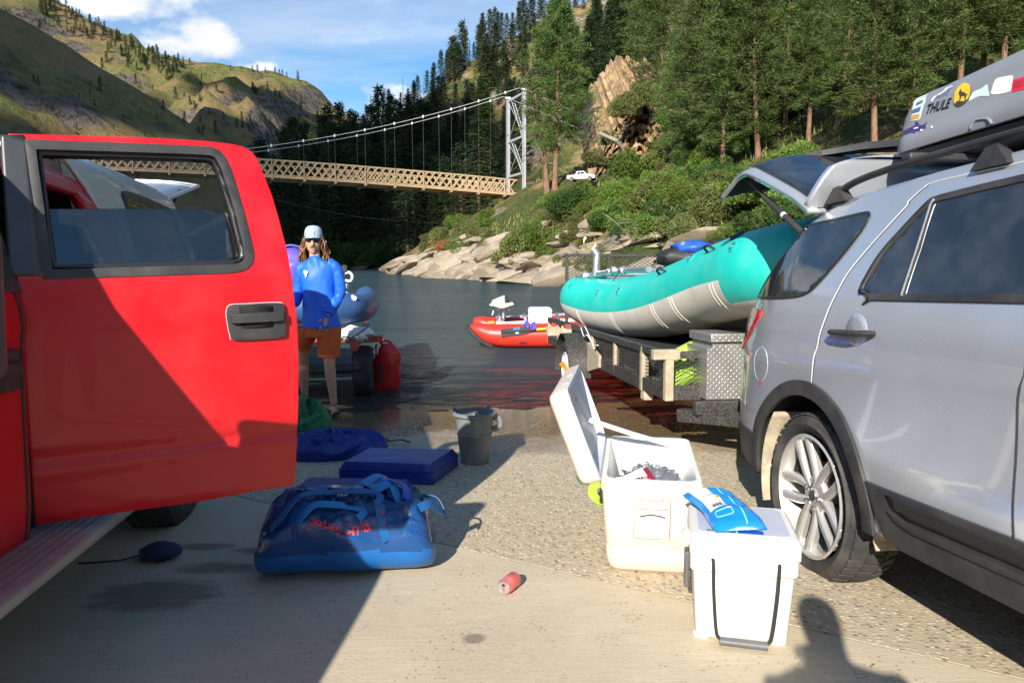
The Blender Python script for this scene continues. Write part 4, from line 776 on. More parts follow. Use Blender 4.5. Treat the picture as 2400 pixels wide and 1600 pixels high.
# ================================================================ roof box
M_box = mat('grey_box_plastic', (.23, .25, .275), .42, var=.1, vs=3, dirt=(.34, .33, .3), dirta=.25, ds=5); M_boxb = mat('black_box_base', (.012, .012, .014), .6)
box = thing('roof_cargo_box', 'long grey rooftop cargo box with many stickers on its side', 'cargo box', FS.m)
X0 = .45
secz = [1.935, 1.925, 1.945, 1.985, 2.012, 2.030, 2.040, 2.12, 2.165, 2.188, 2.202]; secx = [.06, .005, 0, .006, .022, .026, .040, .055, .075, .105, .23]
def S_box(y, z): return X0 + float(np.interp(z, secz[1:], secx[1:])) + 0
def boxring(y, low):
    e = max(0, min(1, (y + .0) / .222)); f = max(0, min(1, (-1.1 - y) / .85)); r = []
    for x, z in [q for q in zip(secx, secz) if (q[1] < 2.035) == low]:
        g = max(0, min(1, (y - .11) / .10)) if not low else 0
        zz = z if low else 2.036 + (z - 2.036) * (1 - f ** 2 * .75) * (1 - .22 * g ** 3) + .03 * max(0, min(1, -y)) * (z - 2.04) / .11
        xx = x + (.05 * e ** 10 if low else .012 * g ** 3) + .22 * f ** 2; r.append((X0 + xx, y, zz))
    if low: r.append((r[-1][0] + .02, y, 2.037))
    else: r.insert(0, (r[0][0] - .002, y, 2.034))
    return r + [(2 * X0 + X1 - p[0], p[1], p[2]) for p in r[::-1]]
X1 = .87
ys_ = [.222, .215, .20, .15, .12, .08, .03, -.05, -.2, -.4, -.6, -.8, -1.0, -1.2, -1.4, -1.6, -1.8, -1.9, -1.95]
mb = MB(); mb.rings([boxring(y, True) for y in ys_]); mb.build('lower_shell', M_box, box, smooth=40)
mb = MB(); mb.rings([boxring(y, False) for y in [.212, .210, .20, .18, .15, .11, .06, .0] + ys_[7:]]); mb.build('lid', M_box, box, smooth=40)
mb = MB(); mb.rings([[(X0 + .07 + i_, y, 1.86), (X0 + X1 - .07 - i_, y, 1.86), (X0 + X1 - .03 - i_, y, 1.928), (X0 + .03 + i_, y, 1.928)] for y, i_ in ((.15, .05), (.10, .01), (-1.8, .02), (-1.9, .1))]); mb.build('base', M_boxb, box, bevel=.01)
gy, gz_ = FS.hit(*ZB(1080, 1030), S_box); seam('latch', [tuple(p)[:2] for p in bez([(a, b, 0) for a, b in HS([(960, 1085), (985, 1025), (1040, 985), (1160, 975), (1205, 1030)], ZB, S_box)], 4)], S_box, .006, M_box, box, -1, .002)
def sticker(name, pts, m, z=ZB, off=.0018, par=None, smooth=4): return skin(name, bez2(HS(pts, z, S_box), smooth) if smooth else HS(pts, z, S_box), S_box, off, m, par or box, .04, sg=-1)
M_yel = mat('sticker_yellow', (.85, .52, .03), .45, var=.03); M_brn = mat('sticker_dark', (.06, .045, .05), .5); M_pur = mat('sticker_purple', (.055, .03, .16), .45); M_mint = mat('sticker_mint', (.62, .78, .74), .45); M_red = mat('sticker_red', (.70, .02, .05), .45); M_pink = mat('sticker_pink', (.75, .25, .32), .45); M_or = mat('sticker_orange', (.70, .32, .06), .45); M_bl = mat('sticker_blue', (.10, .14, .30), .45); M_blk = mat('black_print', (.015, .016, .02), .5); M_gry = mat('sticker_grey', (.35, .36, .38), .5)
s = sticker('round_sticker', [(860, 562), (920, 558), (962, 590), (965, 660), (935, 750), (880, 810), (815, 842), (770, 820), (758, 750), (790, 640)], M_brn, off=.0016)
sticker('sticker_moon', [(865, 570), (915, 566), (955, 596), (958, 660), (930, 740), (880, 770), (810, 770), (775, 800), (765, 750), (796, 640)], M_yel, off=.0024, par=s)
sticker('sticker_wolf', [(848, 620), (858, 660), (890, 668), (910, 690), (935, 690), (912, 708), (905, 760), (896, 762), (890, 715), (860, 712), (842, 768), (832, 768), (838, 710), (825, 690)], M_brn, off=.0032, par=s, smooth=0)
sticker('white_sticker', [(1225, 560), (1260, 510), (1340, 490), (1440, 478), (1445, 520), (1425, 640), (1390, 665), (1290, 690), (1195, 688), (1205, 630)], M_white)
sticker('mint_sticker', [(1000, 660), (1080, 625), (1150, 578), (1160, 640), (1175, 690), (1160, 712), (1060, 715), (980, 750), (940, 768), (960, 710)], M_mint)
s = sticker('red_sticker', [(1450, 530), (1500, 515), (1700, 460), (1700, 600), (1540, 640), (1425, 668), (1430, 620)], M_red)
for k in range(7): a = 1470 + k * 28; sticker('sticker_bar', [(a, 545 - k * 7), (a + 8, 543 - k * 7), (a + 2, 630 - k * 7), (a - 6, 632 - k * 7)], M_brn, off=.003, par=s, smooth=0)
s = sticker('van_sticker', [(335, 742), (400, 712), (468, 692), (440, 780), (405, 880), (378, 980), (330, 992), (268, 1000), (288, 890)], M_mint, smooth=0)
sticker('van_windscreen', [(340, 790), (420, 752), (408, 790), (330, 826)], M_bl, off=.003, par=s, smooth=0); sticker('van_front', [(295, 870), (395, 830), (375, 890), (285, 915)], M_bl, off=.003, par=s, smooth=0); sticker('van_bumper', [(278, 935), (380, 915), (370, 965), (272, 990)], M_or, off=.003, par=s, smooth=0)
s = sticker('fish_sticker', [(188, 1130), (240, 1085), (310, 1050), (322, 1008), (350, 1010), (362, 1045), (420, 1040), (465, 1005), (440, 1055), (448, 1090), (415, 1080), (385, 1110), (325, 1120), (315, 1145), (290, 1130), (220, 1150), (190, 1150)], M_pur, smooth=2)
sticker('fish_print', [(308, 1078), (360, 1065), (360, 1080), (308, 1092)], M_white, off=.003, par=s, smooth=0)
sticker('round_badge', [(1160, 470), (1200, 390), (1290, 320), (1318, 315), (1300, 350), (1310, 370), (1290, 420), (1340, 400), (1400, 370), (1450, 360), (1400, 420), (1300, 470), (1210, 490)], M_white, smooth=2); sticker('leaf_sticker', [(1405, 365), (1440, 290), (1520, 230), (1620, 180), (1620, 260), (1520, 320), (1440, 365)], M_white)
for a, b in ((398, 1105), (518, 1068)): q = sticker('rivet', [(a + 13 * math.cos(t), b + 15 * math.sin(t)) for t in np.linspace(0, 6.28, 9)[:-1]], M_white, off=.004, smooth=0)
def on_box(p0, p1, hpx):
    a = HS([p0], ZB, S_box)[0]; b = HS([p1], ZB, S_box)[0]; return a, b
def box_text(name, body, p0, p1, hpx, m, shear=.15, bold=.02, off=.0026):
    a, b = HS([p0, p1], ZB, S_box); hh = HS([((p0[0] + p1[0]) / 2, (p0[1] + p1[1]) / 2 - hpx / 2), ((p0[0] + p1[0]) / 2, (p0[1] + p1[1]) / 2 + hpx / 2)], ZB, S_box); H_ = hh[0][1] - hh[1][1]
    me = text_mesh(body, 1, 0, bold); xs_ = [v.co.x for v in me.vertices]; ys__ = [v.co.y for v in me.vertices]; bpy.data.meshes.remove(me); x0, x1, y0, y1 = min(xs_), max(xs_), min(ys__), max(ys__)
    def fn(x, y):
        t = (x - x0) / (x1 - x0); q = (y - y0) / (y1 - y0) - .5; yy = a[0] + (b[0] - a[0]) * t - shear * q * abs(H_); zz = a[1] + (b[1] - a[1]) * t + q * H_; return (S_box(yy, zz) - off, yy, zz)
    return lettering(name, body, fn, m, box, 1, 0, bold, .2)
box_text('lettering', 'THULE', (452, 868), (728, 790), 105, M_blk, .25, .035)
box_text('lettering', 'PARKS', (560, 730), (715, 668), 42, M_bl, .2, .01); sticker('sticker_swoosh', [(505, 775), (520, 735), (560, 705), (640, 660), (720, 590), (770, 600), (700, 630), (620, 690), (550, 730), (520, 772)], M_white, smooth=2); box_text('lettering', 'PARK', (690, 640), (780, 590), 40, M_bl, .2, .01)
# ================================================================ the red crew-cab pickup with its rear door open
M_redp = paint('red_paint', (.52, .003, .010), .40, 0, coat=.16, dirt=(.50, .20, .18), dirta=.08); M_shell = paint('pale_shell_paint', (.60, .64, .72), .3, .2); M_clear = glass('clear_glass', (.88, .92, .92), .02); M_tint = glass('smoked_glass', (.30, .36, .42), .30); M_acry = glass('hazy_acrylic', (.62, .60, .55), .25, .2)
_b = M_acry.node_tree
for n_ in _b.nodes:
    if n_.type == 'BSDF_DIFFUSE': _b.links.remove(n_.inputs[0].links[0]); n_.inputs[0].default_value = (.55, .53, .48, 1)
_q = gr(75, 1240, .55); FT = Frame((_q.x, _q.y, gz(_q.y)), ray(929, 699)); truck = thing('red_pickup_truck', 'red crew-cab pickup with open rear door and pale camper shell', 'pickup truck', FT.m)
def S_t(y, z):
    x = 0.0
    if z < .62: x -= .10 * (.62 - z)
    if z > 1.26: x -= (z - 1.26) * .27 + (z - 1.26) ** 2 * .10
    if y < -1.0: x -= .09 * (-1.0 - y) ** 1.6
    return x + .010 * math.exp(-((z - 1.2) / .05) ** 2)
HT = lambda pts, z, S=S_t: [FT.hit(*z(*p), S) for p in pts]
TF = (-1.86, .40); TR = (1.86, .40)
# front fender and closed front door, window filled with a dark pane
fw = bez2([(-.24, 1.335), (-.26, 1.72), (-.36, 1.73), (-.46, 1.69), (-.86, 1.40), (-.82, 1.335)], 4)
skin('front_door_and_fender', [(-.025, .50), (-.025, 1.79), (-.28, 1.80), (-.42, 1.775), (-1.04, 1.33), (-1.5, 1.20), (-2.5, 1.06), (-2.72, .92), (-2.74, .5), (-2.40, .45)] + arc(TF, .49, 180, 0, 16)[::1] + [(-1.3, .47)], S_t, 0, M_redp, truck, .07, holes=[fw], sg=1, solid=.03)
skin('front_window', inset(fw, -.006), S_t, -.012, M_glassd, truck, .08, sg=1, solid=.005)  # pane added to keep sun through the cab off the open door
skin('window_frame', inset(fw, -.02), S_t, .004, M_trim, truck, .08, holes=[inset(fw, .004)], sg=1, solid=.012)
M_appl = mat('grey_black_applique', (.040, .045, .052), .38, var=.12, dirt=(.14, .14, .14), dirta=.15)
skin('pillar_applique', [(-.235, 1.30), (-.25, 1.76), (-.012, 1.78), (-.005, 1.30)], S_t, .006, M_appl, truck, .06, sg=1, solid=.01, bevel=.003)
seam('door_gap', [(-.05, .50 + .8 * i / 14) for i in range(15)], S_t, .006, M_gap, truck, 1, 0)
mb = MB(); mb.box((.012, -.20, 1.065), (.02, .215, .125)); h = mb.build('front_door_handle', M_black, truck, bevel=.02); mb = MB(); mb.box((.028, -.20, 1.07), (.022, .18, .04)); mb.build('grip', M_black, h, bevel=.008)
# roof, pillars, far side, hood
def roof(a, b):
    y = -.42 + 1.48 * a; zt = np.interp(y, [-.42, -.3, 0, .6, 1.06], [1.78, 1.80, 1.80, 1.79, 1.76]); x0 = S_t(y, zt); return (x0 + (-1.98 - 2 * x0) * b, y, zt + .05 * (1 - (2 * b - 1) ** 4) * min(1, (a + .02) * 6))
mb = MB(); mb.grid(roof, 30, 20); mb.build('roof', M_redp, truck, smooth=60, solid=.03)
skin('roof_rail_panel', [(-.03, 1.72), (-.03, 1.80), (.55, 1.79), (1.04, 1.76), (1.04, 1.72), (.9, 1.715)], S_t, -.002, M_redp, truck, .08, sg=1, solid=.04)
skin('cab_corner', [(.93, .50), (.955, 1.25), (.90, 1.50), (.80, 1.72), (1.04, 1.76), (1.08, 1.25), (1.08, .50)], S_t, 0, M_redp, truck, .08, sg=1, solid=.04)
mb = MB(); far = [(x, y) for x, y in ((-2.72, 1.06), (-2.6, 1.24), (-1.7, 1.315), (-1.04, 1.33), (2.42, 1.27), (2.42, .55), (-2.74, .5))]; mb.prism(far, lambda a, b, d: (-1.98 - d, a, b), .03); mb.build('far_side', M_redp, truck)
for (a, b) in (((-.42, 1.78), (-1.04, 1.36)), ((-.02, 1.82), (.0, 1.28)), ((1.0, 1.8), (1.04, 1.28))): mb = MB(); mb.tube([(-1.98 - S_t(a[0], a[1]), *a), (-1.98 - S_t(b[0], b[1]), *b)], .045, 8); mb.build('pillar', M_redp, truck)
def hood(a, b): y = -2.72 + 1.68 * a; zt = np.interp(y, [-2.72, -2.5, -1.5, -1.04], [.92, 1.06, 1.20, 1.33]); x0 = S_t(y, zt); return (x0 + (-1.98 - 2 * x0) * b, y, zt + .05 * (1 - (2 * b - 1) ** 4))
mb = MB(); mb.grid(hood, 16, 14); mb.build('hood', M_redp, truck, smooth=60, solid=.03)
mb = MB(); mb.box((-.99, -2.73, .78), (1.8, .06, .5)); mb.build('grille', M_black, truck, bevel=.02); mb = MB(); mb.box((-.99, -2.82, .52), (1.95, .18, .22)); mb.build('front_bumper', M_steel, truck, bevel=.04)
mb = MB(); mb.grid(lambda a, b: (S_t(-1.1, 1.5) - .04 + (-1.9 - 2 * S_t(-1.1, 1.5) + .0) * b, -.43 - .60 * a - .06 * math.sin(b * 3.14), 1.78 - .42 * a), 8, 10); mb.build('windscreen', M_clear, truck, smooth=60, solid=.005)
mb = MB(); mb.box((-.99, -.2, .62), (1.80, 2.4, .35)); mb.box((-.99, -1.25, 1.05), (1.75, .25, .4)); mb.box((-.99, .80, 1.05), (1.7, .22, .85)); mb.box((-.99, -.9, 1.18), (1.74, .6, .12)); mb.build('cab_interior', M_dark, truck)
for sx in (-.55, -1.4): mb = MB(); mb.box((sx, -.05, 1.0), (.5, .16, .5)); mb.build('seat', M_dark, truck, bevel=.05)
# towing mirror
mb = MB(); mb.box((.205, -.97, 1.27), (.37, .10, .33)); mr = mb.build('wing_mirror', M_black, truck, bevel=.04, seg=3); mb = MB(); mb.bar((-.04, -.95, 1.30), (.10, -.97, 1.30), .05, .05); mb.build('mirror_arm', M_black, mr)
# bed, rear wheels, running board
skin('bed_side', [(1.10, .50), (1.10, 1.26), (2.46, 1.26), (2.50, .62), (2.35, .56)] + arc(TR, .49, 0, 180, 16), S_t, 0, M_redp, truck, .08, sg=1, solid=.03)
mb = MB(); mb.box((-.99, 1.8, .75), (1.86, 1.35, .25)); mb.box((-.99, 1.2, .95), (1.8, .1, .6)); mb.build('bed_floor', M_dark, truck)
mb = MB(); mb.box((-.99, 2.56, .55), (1.9, .14, .2)); mb.build('rear_bumper', M_steel, truck, bevel=.03)
for cy in (TF[0], TR[0]):
    wheel(truck, (-.03, cy, TF[1]), .40, .24, .26, 1, 'steel'); wheel(truck, (-1.95, cy, TF[1]), .40, .24, .26, -1, 'steel')
    mb = MB(); mb.grid(lambda a, b: (S_t(0, .5) - .012 - .4 * min(1, b * 2), cy + (.48 if b < .6 else .48 * (1 - b) / .4) * math.cos(math.pi * (1.06 * a - .03)), .41 + (.48 if b < .6 else .48 * (1 - b) / .4) * math.sin(math.pi * (1.06 * a - .03))), 24, 5); mb.build('wheel_well', M_dark, truck, smooth=60)
M_board = mat('dusty_aluminium', (.30, .30, .29), .6, .5, var=.25, vs=5, dirt=(.30, .26, .2), dirta=.5, ds=4)
rb = MB(); rb.rings([[(-.05, y, .455), (.135, y, .455), (.15, y, .47), (.15, y, .492), (.135, y, .505), (-.05, y, .525)] for y in (-1.2, .98)]); rb_ = rb.build('running_board', M_board, truck, bevel=.006)
for i in range(5): q = MB(); q.bar((.0 + i * .026, -1.19, .519 - i * .0032), (.0 + i * .026, .97, .519 - i * .0032), .010, .006); q.build('rib', M_board, rb_)
# camper shell
sh_o = bez2([(1.14, 1.27), (1.04, 1.52), (.95, 1.70), (.80, 1.84), (.74, 1.885), (1.3, 1.90), (2.05, 1.905), (2.24, 1.875), (2.33, 1.80), (2.44, 1.27)], 3)
S_sh = lambda y, z: -.035 - (z - 1.26) * .22 - .5 * max(0, z - 1.72) ** 2
sw = bez2([(1.40, 1.44), (1.36, 1.72), (1.42, 1.79), (2.06, 1.79), (2.15, 1.75), (2.27, 1.46), (2.2, 1.42)], 4)
shp = bpy.data.objects.new('camper_shell', None); C.objects.link(shp); shp.parent = truck
skin('shell_side', sh_o, S_sh, 0, M_shell, shp, .06, holes=[sw], sg=1, solid=.02); skin('side_window_frame', inset(sw, -.022), S_sh, .006, M_trim, shp, .06, holes=[inset(sw, .02)], sg=1, solid=.014, bevel=.003); skin('side_window', inset(sw, .008), S_sh, .002, M_glassd, shp, .06, sg=1, solid=.004)
mb = MB(); mb.grid(lambda a, b: (-.22 - 1.54 * b, .74 + 1.52 * a, np.interp(.74 + 1.52 * a, [.74, 1.3, 2.05, 2.26], [1.872, 1.902, 1.907, 1.87]) + .06 * (1 - (2 * b - 1) ** 4)), 16, 16); mb.build('shell_roof', M_shell, shp, smooth=60, solid=.02)
mb = MB(); mb.grid(lambda a, b: (-.20 - 1.58 * b,   .76 + .34 * a, 1.87 - .56 * a), 4, 4); mb.build('front_window', M_dark, shp, solid=.01)
mb = MB(); mb.prism([(2.44, 1.27), (2.33, 1.80), (2.24, 1.875), (1.0, 1.875), (1.16, 1.27)], lambda a, b, d: (-1.86 - d + (b - 1.26) * .2, a, b), .02); mb.build('shell_far_side', M_shell, shp)
hx = lambda a, b: (-.24 - 1.5 * b, 2.28 + .98 * a * (1 - .12 * abs(2 * b - 1) ** 3), 1.872 + .215 * a + .05 * (1 - (2 * b - 1) ** 4))
mb = MB(); mb.grid(hx, 8, 14); ht = mb.build('rear_hatch', M_acry, shp, smooth=60, solid=.006)
mb = MB(); P = [hx(0, 0), hx(.5, 0), hx(1, 0)] + [hx(1, t) for t in np.linspace(.05, 1, 14)] + [hx(.5, 1), hx(0, 1)]; mb.tube(P, .012, 8); mb.build('hatch_frame', M_alu, ht)
mb = MB(); mb.tube([(-.27, 2.36, 1.70), hx(.62, .03)], .008, 6); mb.build('hatch_strut', M_trim, ht)
# ---- the open rear door, a part that swings on the truck
dh = at(75, 1240, 2.35); FD = Frame((dh.x, dh.y, 0), ray(4183, 606)); MD = FT.m.inverted() @ FD.m
door = bpy.data.objects.new('rear_door', None); C.objects.link(door); door.parent = truck; door.matrix_local = MD; door['label'] = 'open rear door with half-lowered window'
def S_d(y, z):
    x = .022 * (1 - ((z - .98) / .5) ** 2) if z < 1.28 else .022 * (1 - .36) - (z - 1.28) * .16
    x -= .010 * math.exp(-((z - .690) / .018) ** 2) - .004 * math.exp(-((z - .650) / .02) ** 2)
    if z < .5: x -= .25 * (.5 - z)
    return x
HD = lambda pts, z: [FD.hit(*z(*p), S_d) for p in pts]
win = HD([(185, 95), (700, 112), (1400, 138), (1550, 148), (1605, 170), (1645, 215), (1682, 290), (1720, 400), (1790, 640), (1830, 800), (1852, 890), (1858, 945), (1845, 990), (1815, 1025), (1770, 1046), (1690, 1057), (1600, 1060), (900, 1082), (325, 1102)], ZD)
outl = HD([(60, 42), (1000, 66), (1500, 95), (1700, 118), (1790, 138), (1850, 175), (1890, 225), (1950, 370), (2000, 500), (2050, 670), (2110, 900), (2150, 1150), (2185, 1450)], ZD) + HD([(1614, 200), (1612, 420), (1606, 620), (1598, 780), (1588, 868), (1400, 895), (1060, 960), (600, 1022), (195, 1085)], ZE)
outl = [(max(-.01, a), b) for a, b in outl] ; pass
skin('door_skin', outl, S_d, 0, M_redp, door, .02, holes=[win], sg=1, solid=.055, bevel=.006)
skin('window_surround', inset(win, -.004), S_d, .004, M_black, door, .05, holes=[inset(win, .026)], sg=1, solid=.05, bevel=.004); skin('window_channel', inset(win, .024), S_d, -.012, M_trim, door, .05, holes=[inset(win, .040)], sg=1, solid=.05)
pane = HD([(262, 590), (900, 590), (1540, 590), (1600, 598), (1655, 622), (1700, 660), (1735, 720), (1770, 820), (1800, 930), (1800, 1040), (900, 1075), (300, 1090)], ZD); skin('window_pane', pane, S_d, -.035, M_tint, door, .08, sg=1, solid=.005)
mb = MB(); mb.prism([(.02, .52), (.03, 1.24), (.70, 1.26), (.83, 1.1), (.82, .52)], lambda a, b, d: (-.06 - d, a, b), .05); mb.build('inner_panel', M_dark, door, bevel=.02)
skin('pillar_applique', [(-.011, 1.285), (-.011, 1.722), (.050, 1.728), (.052, 1.70), (.082, 1.285)], S_d, .005, M_appl, door, .05, sg=1, solid=.008)
hd = bez2(HD([(1662, 1350), (1690, 1300), (1800, 1292), (2040, 1282), (2080, 1310), (2092, 1440), (2090, 1510), (2050, 1535), (1730, 1552), (1690, 1520), (1672, 1440)], ZD), 3); hb = skin('handle_bezel', hd, S_d, .016, M_black, door, 0, sg=1, solid=.02, bevel=.006)
rc = bez2(HD([(1750, 1320), (1780, 1308), (1980, 1300), (2000, 1340), (2002, 1440), (1980, 1462), (1790, 1470), (1760, 1440)], ZD), 3); skin('handle_recess', rc, S_d, .0175, M_dark, hb, 0, sg=1, solid=.003)
gp_ = bez2(HD([(1690, 1385), (1720, 1365), (2040, 1345), (2068, 1360), (2068, 1400), (2040, 1412), (1720, 1430), (1692, 1418)], ZD), 3); skin('grip', gp_, S_d, .034, M_black, hb, 0, sg=1, solid=.014, bevel=.005)
skin('bezel_edge', inset(hd, -.002), S_d, .0015, M_edge, hb, 0, sg=1)
# ================================================================ black utility trailer with the teal raft
M_blkm = mat('chipped_black_steel', (.03, .031, .033), .55, .2, var=.3, vs=8, dirt=(.33, .28, .2), dirta=.4, ds=55); M_mudm = mat('mud_caked_steel', (.40, .34, .24), .9, var=.2, vs=18, dirt=(.14, .12, .1), dirta=.3, ds=50, bump=.4, bs=70); M_diam = mat('tread_plate', (.50, .50, .49), .38, .75, var=.12, vs=6, dirt=(.40, .35, .27), dirta=.4, ds=5); M_wood = mat('grey_lumber', (.42, .35, .25), .85, var=.25, vs=5, aniso=(8, 1, 8))
FR = Frame((gr(1510, 913, .42).x, gr(1510, 913, .42).y, gz(gr(1510, 913, .42).y)), (-.123, 1, -SL)); trl = thing('black_trailer', 'black mesh-sided utility trailer hitched to the silver car', 'trailer', FR.m)
SX = lambda y, z: 0.0
HR = lambda pts, z, x=0.0: [FR.hit(*z(*p), lambda a, b: x) for p in pts]
ZF = .42; ZT = FR.hit(*ZR(790, 1010), SX)[1]      # floor and top-rail heights
# corner points in plan: rear-left, mid, nose-left, nose-front
A0 = (0.0, 4.6); A1 = (0.0, 0.0)
q = FR.i @ gr(1566, 937, .42); A2 = (q.x, q.y); A3 = (.62, A2[1] - .06); WT = 1.85
def post(name, x, y, z0, z1, wx, wy, m): b = MB(); b.box((x, y, (z0 + z1) / 2), (wx, wy, z1 - z0)); return b.build(name, m, trl, bevel=.004)
def rail(name, a, b, z, wd, ht, m): k = MB(); k.bar((*a, z), (*b, z), wd, ht); return k.build(name, m, trl, bevel=.004)
MX = MB()
def mesh_panel(name, a, b, z0, z1, m, px=.055, pz=.028, r=.0035):
    """expanded-metal lattice between two corners"""
    a = Vector((*a, 0)); b = Vector((*b, 0)); ln = (b - a).length; d = (b - a) / ln; k = MB(); H = z1 - z0; sl = pz / px; n = int((ln + H / sl) / px) + 1
    for s_ in (1, -1):
        for i in range(n):
            s0 = i * px - (H / sl if s_ > 0 else 0); s1 = s0 + H / sl; za, zb = (z0, z1) if s_ > 0 else (z1, z0); c0 = max(0, s0); c1 = min(ln, s1)
            if c1 - c0 < .01: continue
            f = lambda q_: za + (zb - za) * (q_ - s0) / (s1 - s0); p = a + d * c0; e = a + d * c1; k.tube([(p.x, p.y, f(c0)), (e.x, e.y, f(c1))], r, 4, cap=False)
    o = k.build(name, m, trl, smooth=0); o['kind'] = 'stuff'; o['label'] = 'diamond expanded-metal mesh of the trailer side'; return o
top = ZT
b = MB(); b.prism([A0, A1, A2, A3, (WT - .1, A3[1]), (WT, .0), (WT, 4.6)], lambda x, y, d: (x, y, .45 + d), .03); b.build('deck', M_wood, trl)
for a, c in ((A0, A1), (A1, A2), (A2, (WT - .08, A3[1])), ((WT, 0), (WT, 4.6)), (A0, (WT, 4.6)), ((WT - .08, A3[1]), (WT, 0))):
    rail('bottom_rail', a, c, .475, .05, .11, M_blkm)
for a, c in ((A1, A2), (A2, (A2[0] + .62, A2[1] - .04)), (A0, A1), ((WT, 0), (WT, 4.6))): rail('top_rail', a, c, top, .06, .055, M_blkm)
post('post', A1[0], A1[1], .415, top + .02, .06, .06, M_mudm); post('post', A2[0], A2[1], .415, top + .02, .065, .06, M_mudm)
for yy in (.9, 1.85, 3.85, 4.6): post('post', 0, yy, .42, top, .05, .06, M_mudm)
for yy in (0, 1.5, 3.0, 4.6): post('post', WT, yy, .3, top, .05, .06, M_blkm)
b = MB(); b.box((A2[0] - .02, A2[1], top + .005), (.22, .07, .075)); b.build('rail_bracket', M_mudm, trl, bevel=.004)
b = MB(); b.box((A1[0] + .02, A1[1] - .02, .385), (.08, .1, .09)); b.build('bunk_foot', M_wood, trl, bevel=.006)
mesh_panel('mesh_panel', A1, A2, .53, top - .02, M_blkm); mesh_panel('mesh_panel', A2, (A2[0] + .62, A2[1] - .04), .53, top - .02, M_blkm, .06, .032); mesh_panel('mesh_panel', (0, 1.85), A1, .53, top - .02, M_blkm)
mesh_panel('mesh_panel', (WT, 4.6), (WT, 0), .42, 1.25, M_blkm, .07, .04, .004)
for yy in (4.6, 2.6, .2): post('tall_post', WT, yy, .4, 1.27, .05, .05, M_blkm)
rail('tall_rail', (WT, 0), (WT, 4.6), 1.27, .05, .05, M_blkm)
# tailgate mesh at the far end, standing upright
tz = FR.hit(*Z5(1125, 255), lambda a, b: 0)[1]
YB = 4.66; b0 = FR.i @ at(1331, 605, (FR.m @ Vector((0, YB, 0))).y)
zz = lambda v: (FR.i @ at(1331, v, (FR.m @ Vector((0, YB, 0))).y)).z
gt = [(b0.x, zz(665)), (b0.x, zz(597)), (WT, zz(594)), (WT, zz(665))]
mesh_panel('rear_gate_mesh', (b0.x, YB), (WT, YB), .95, zz(598), M_blkm, .075, .045, .004)
rail('rear_gate_rail', (b0.x, YB), (WT, YB), zz(598), .04, .045, M_blkm)
for x_ in (b0.x, b0.x + .62, WT): post('rear_gate_post', x_, YB, .4, zz(598), .045, .04, M_blkm)
# fender, wheel, rear lumber block
wy = 2.35; FW = (-.02, wy, .335)
wheel(trl, (-.215, wy, .32), .33, .19, .2, -1, 'steel', M_white)
b = MB(); pr = []
for t in np.linspace(-8, 188, 22): pr.append((wy + .42 * math.cos(R(t)), .33 + .40 * math.sin(R(t))))
b.rings([[(-.25, y, z), (-.01, y, z), (-.01, y - .012 * math.cos(0), z - .014), (-.25, y, z - .014)] for y, z in pr]); b.build('fender', M_blkm, trl, smooth=50)
b = MB(); b.prism([(wy - .95, .44), (wy - .95, .56), (wy - .44, .66), (wy - .40, .33)], lambda a, c, d: (-.02 - d, a, c), .03); b.prism([(p[0], p[1]) for p in pr[11:]] + [(wy - .42, .33), (wy - .3, .33)], lambda a, c, d: (-.012 - d, a, c), .02); b.build('fender_skirt', M_mudm, trl)
b = MB(); b.box((-.17, wy + .62, .70), (.30, .14, .09)); b.build('rear_bunk', M_wood, trl, bevel=.006); post('rear_stake', -.1, wy + .62, .3, .7, .06, .06, M_mudm)
b = MB(); b.box((.9, wy + .62, .76), (2.0, .14, .06)); b.build('rear_crossbeam', mat('red_oxide_beam', (.22, .06, .055), .7), trl, bevel=.006)
# tread-plate box at the nose
dz0 = .33; X_a = A2[0] + .34; X_b = X_a + 1.0; yb = A3[1] - .10
pz = lambda u, v: (FR.i @ at(u, v, (FR.m @ Vector((X_a, yb, 0))).y))
lt = pz(*ZR(1412, 1030)); lb = pz(*ZR(1412, 1480)); X_a = lt.x; ztop = pz(*ZR(1460, 985)).z; zlid = pz(*ZR(1430, 910)).z; zb = lb.z
bx_ = bpy.data.objects.new('tread_plate_box', None); C.objects.link(bx_); bx_.parent = trl
b = MB(); b.prism([(X_a, zb), (X_a, lt.z), (X_a + .045, lt.z), (X_a + .045, ztop), (X_a + 1.1, ztop), (X_a + 1.1, zb)], lambda a, c, d: (a, yb + d, c), .42); b.build('front_plate', M_diam, bx_, smooth=0, bevel=.003)
b = MB(); b.box((X_a + .58, yb + .2, (ztop + zlid) / 2 + .004), (1.12, .46, zlid - ztop)); b.build('lid', M_diam, bx_, bevel=.006)
b = MB(); k = 0
for iz in range(30):
    for ix in range(28):
        x = X_a + .012 + ix * .0225; z = zb + .014 + iz * .0225
        if z > ztop - .01 or x > X_a + .62 or (z > lt.z - .01 and x < X_a + .055): continue
        s_ = 1 if (ix + iz) % 2 else -1; b.bar((x - .0045, yb - .0012, z - .006 * s_), (x + .0045, yb - .0012, z + .006 * s_), .0035, .0028, up=(0, 1, 0))
for ix in range(24):
    for iz in range(3): x = X_a + .04 + ix * .024; z = ztop + .016 + iz * .022; s_ = 1 if (ix + iz) % 2 else -1; b.bar((x - .0045, yb - .0312, z - .006 * s_), (x + .0045, yb - .0312, z + .006 * s_), .0035, .0028, up=(0, 1, 0))
o = b.build('tread_pattern', M_diam, bx_, smooth=0); o['kind'] = 'stuff'; o['label'] = 'raised bars of the tread plate'
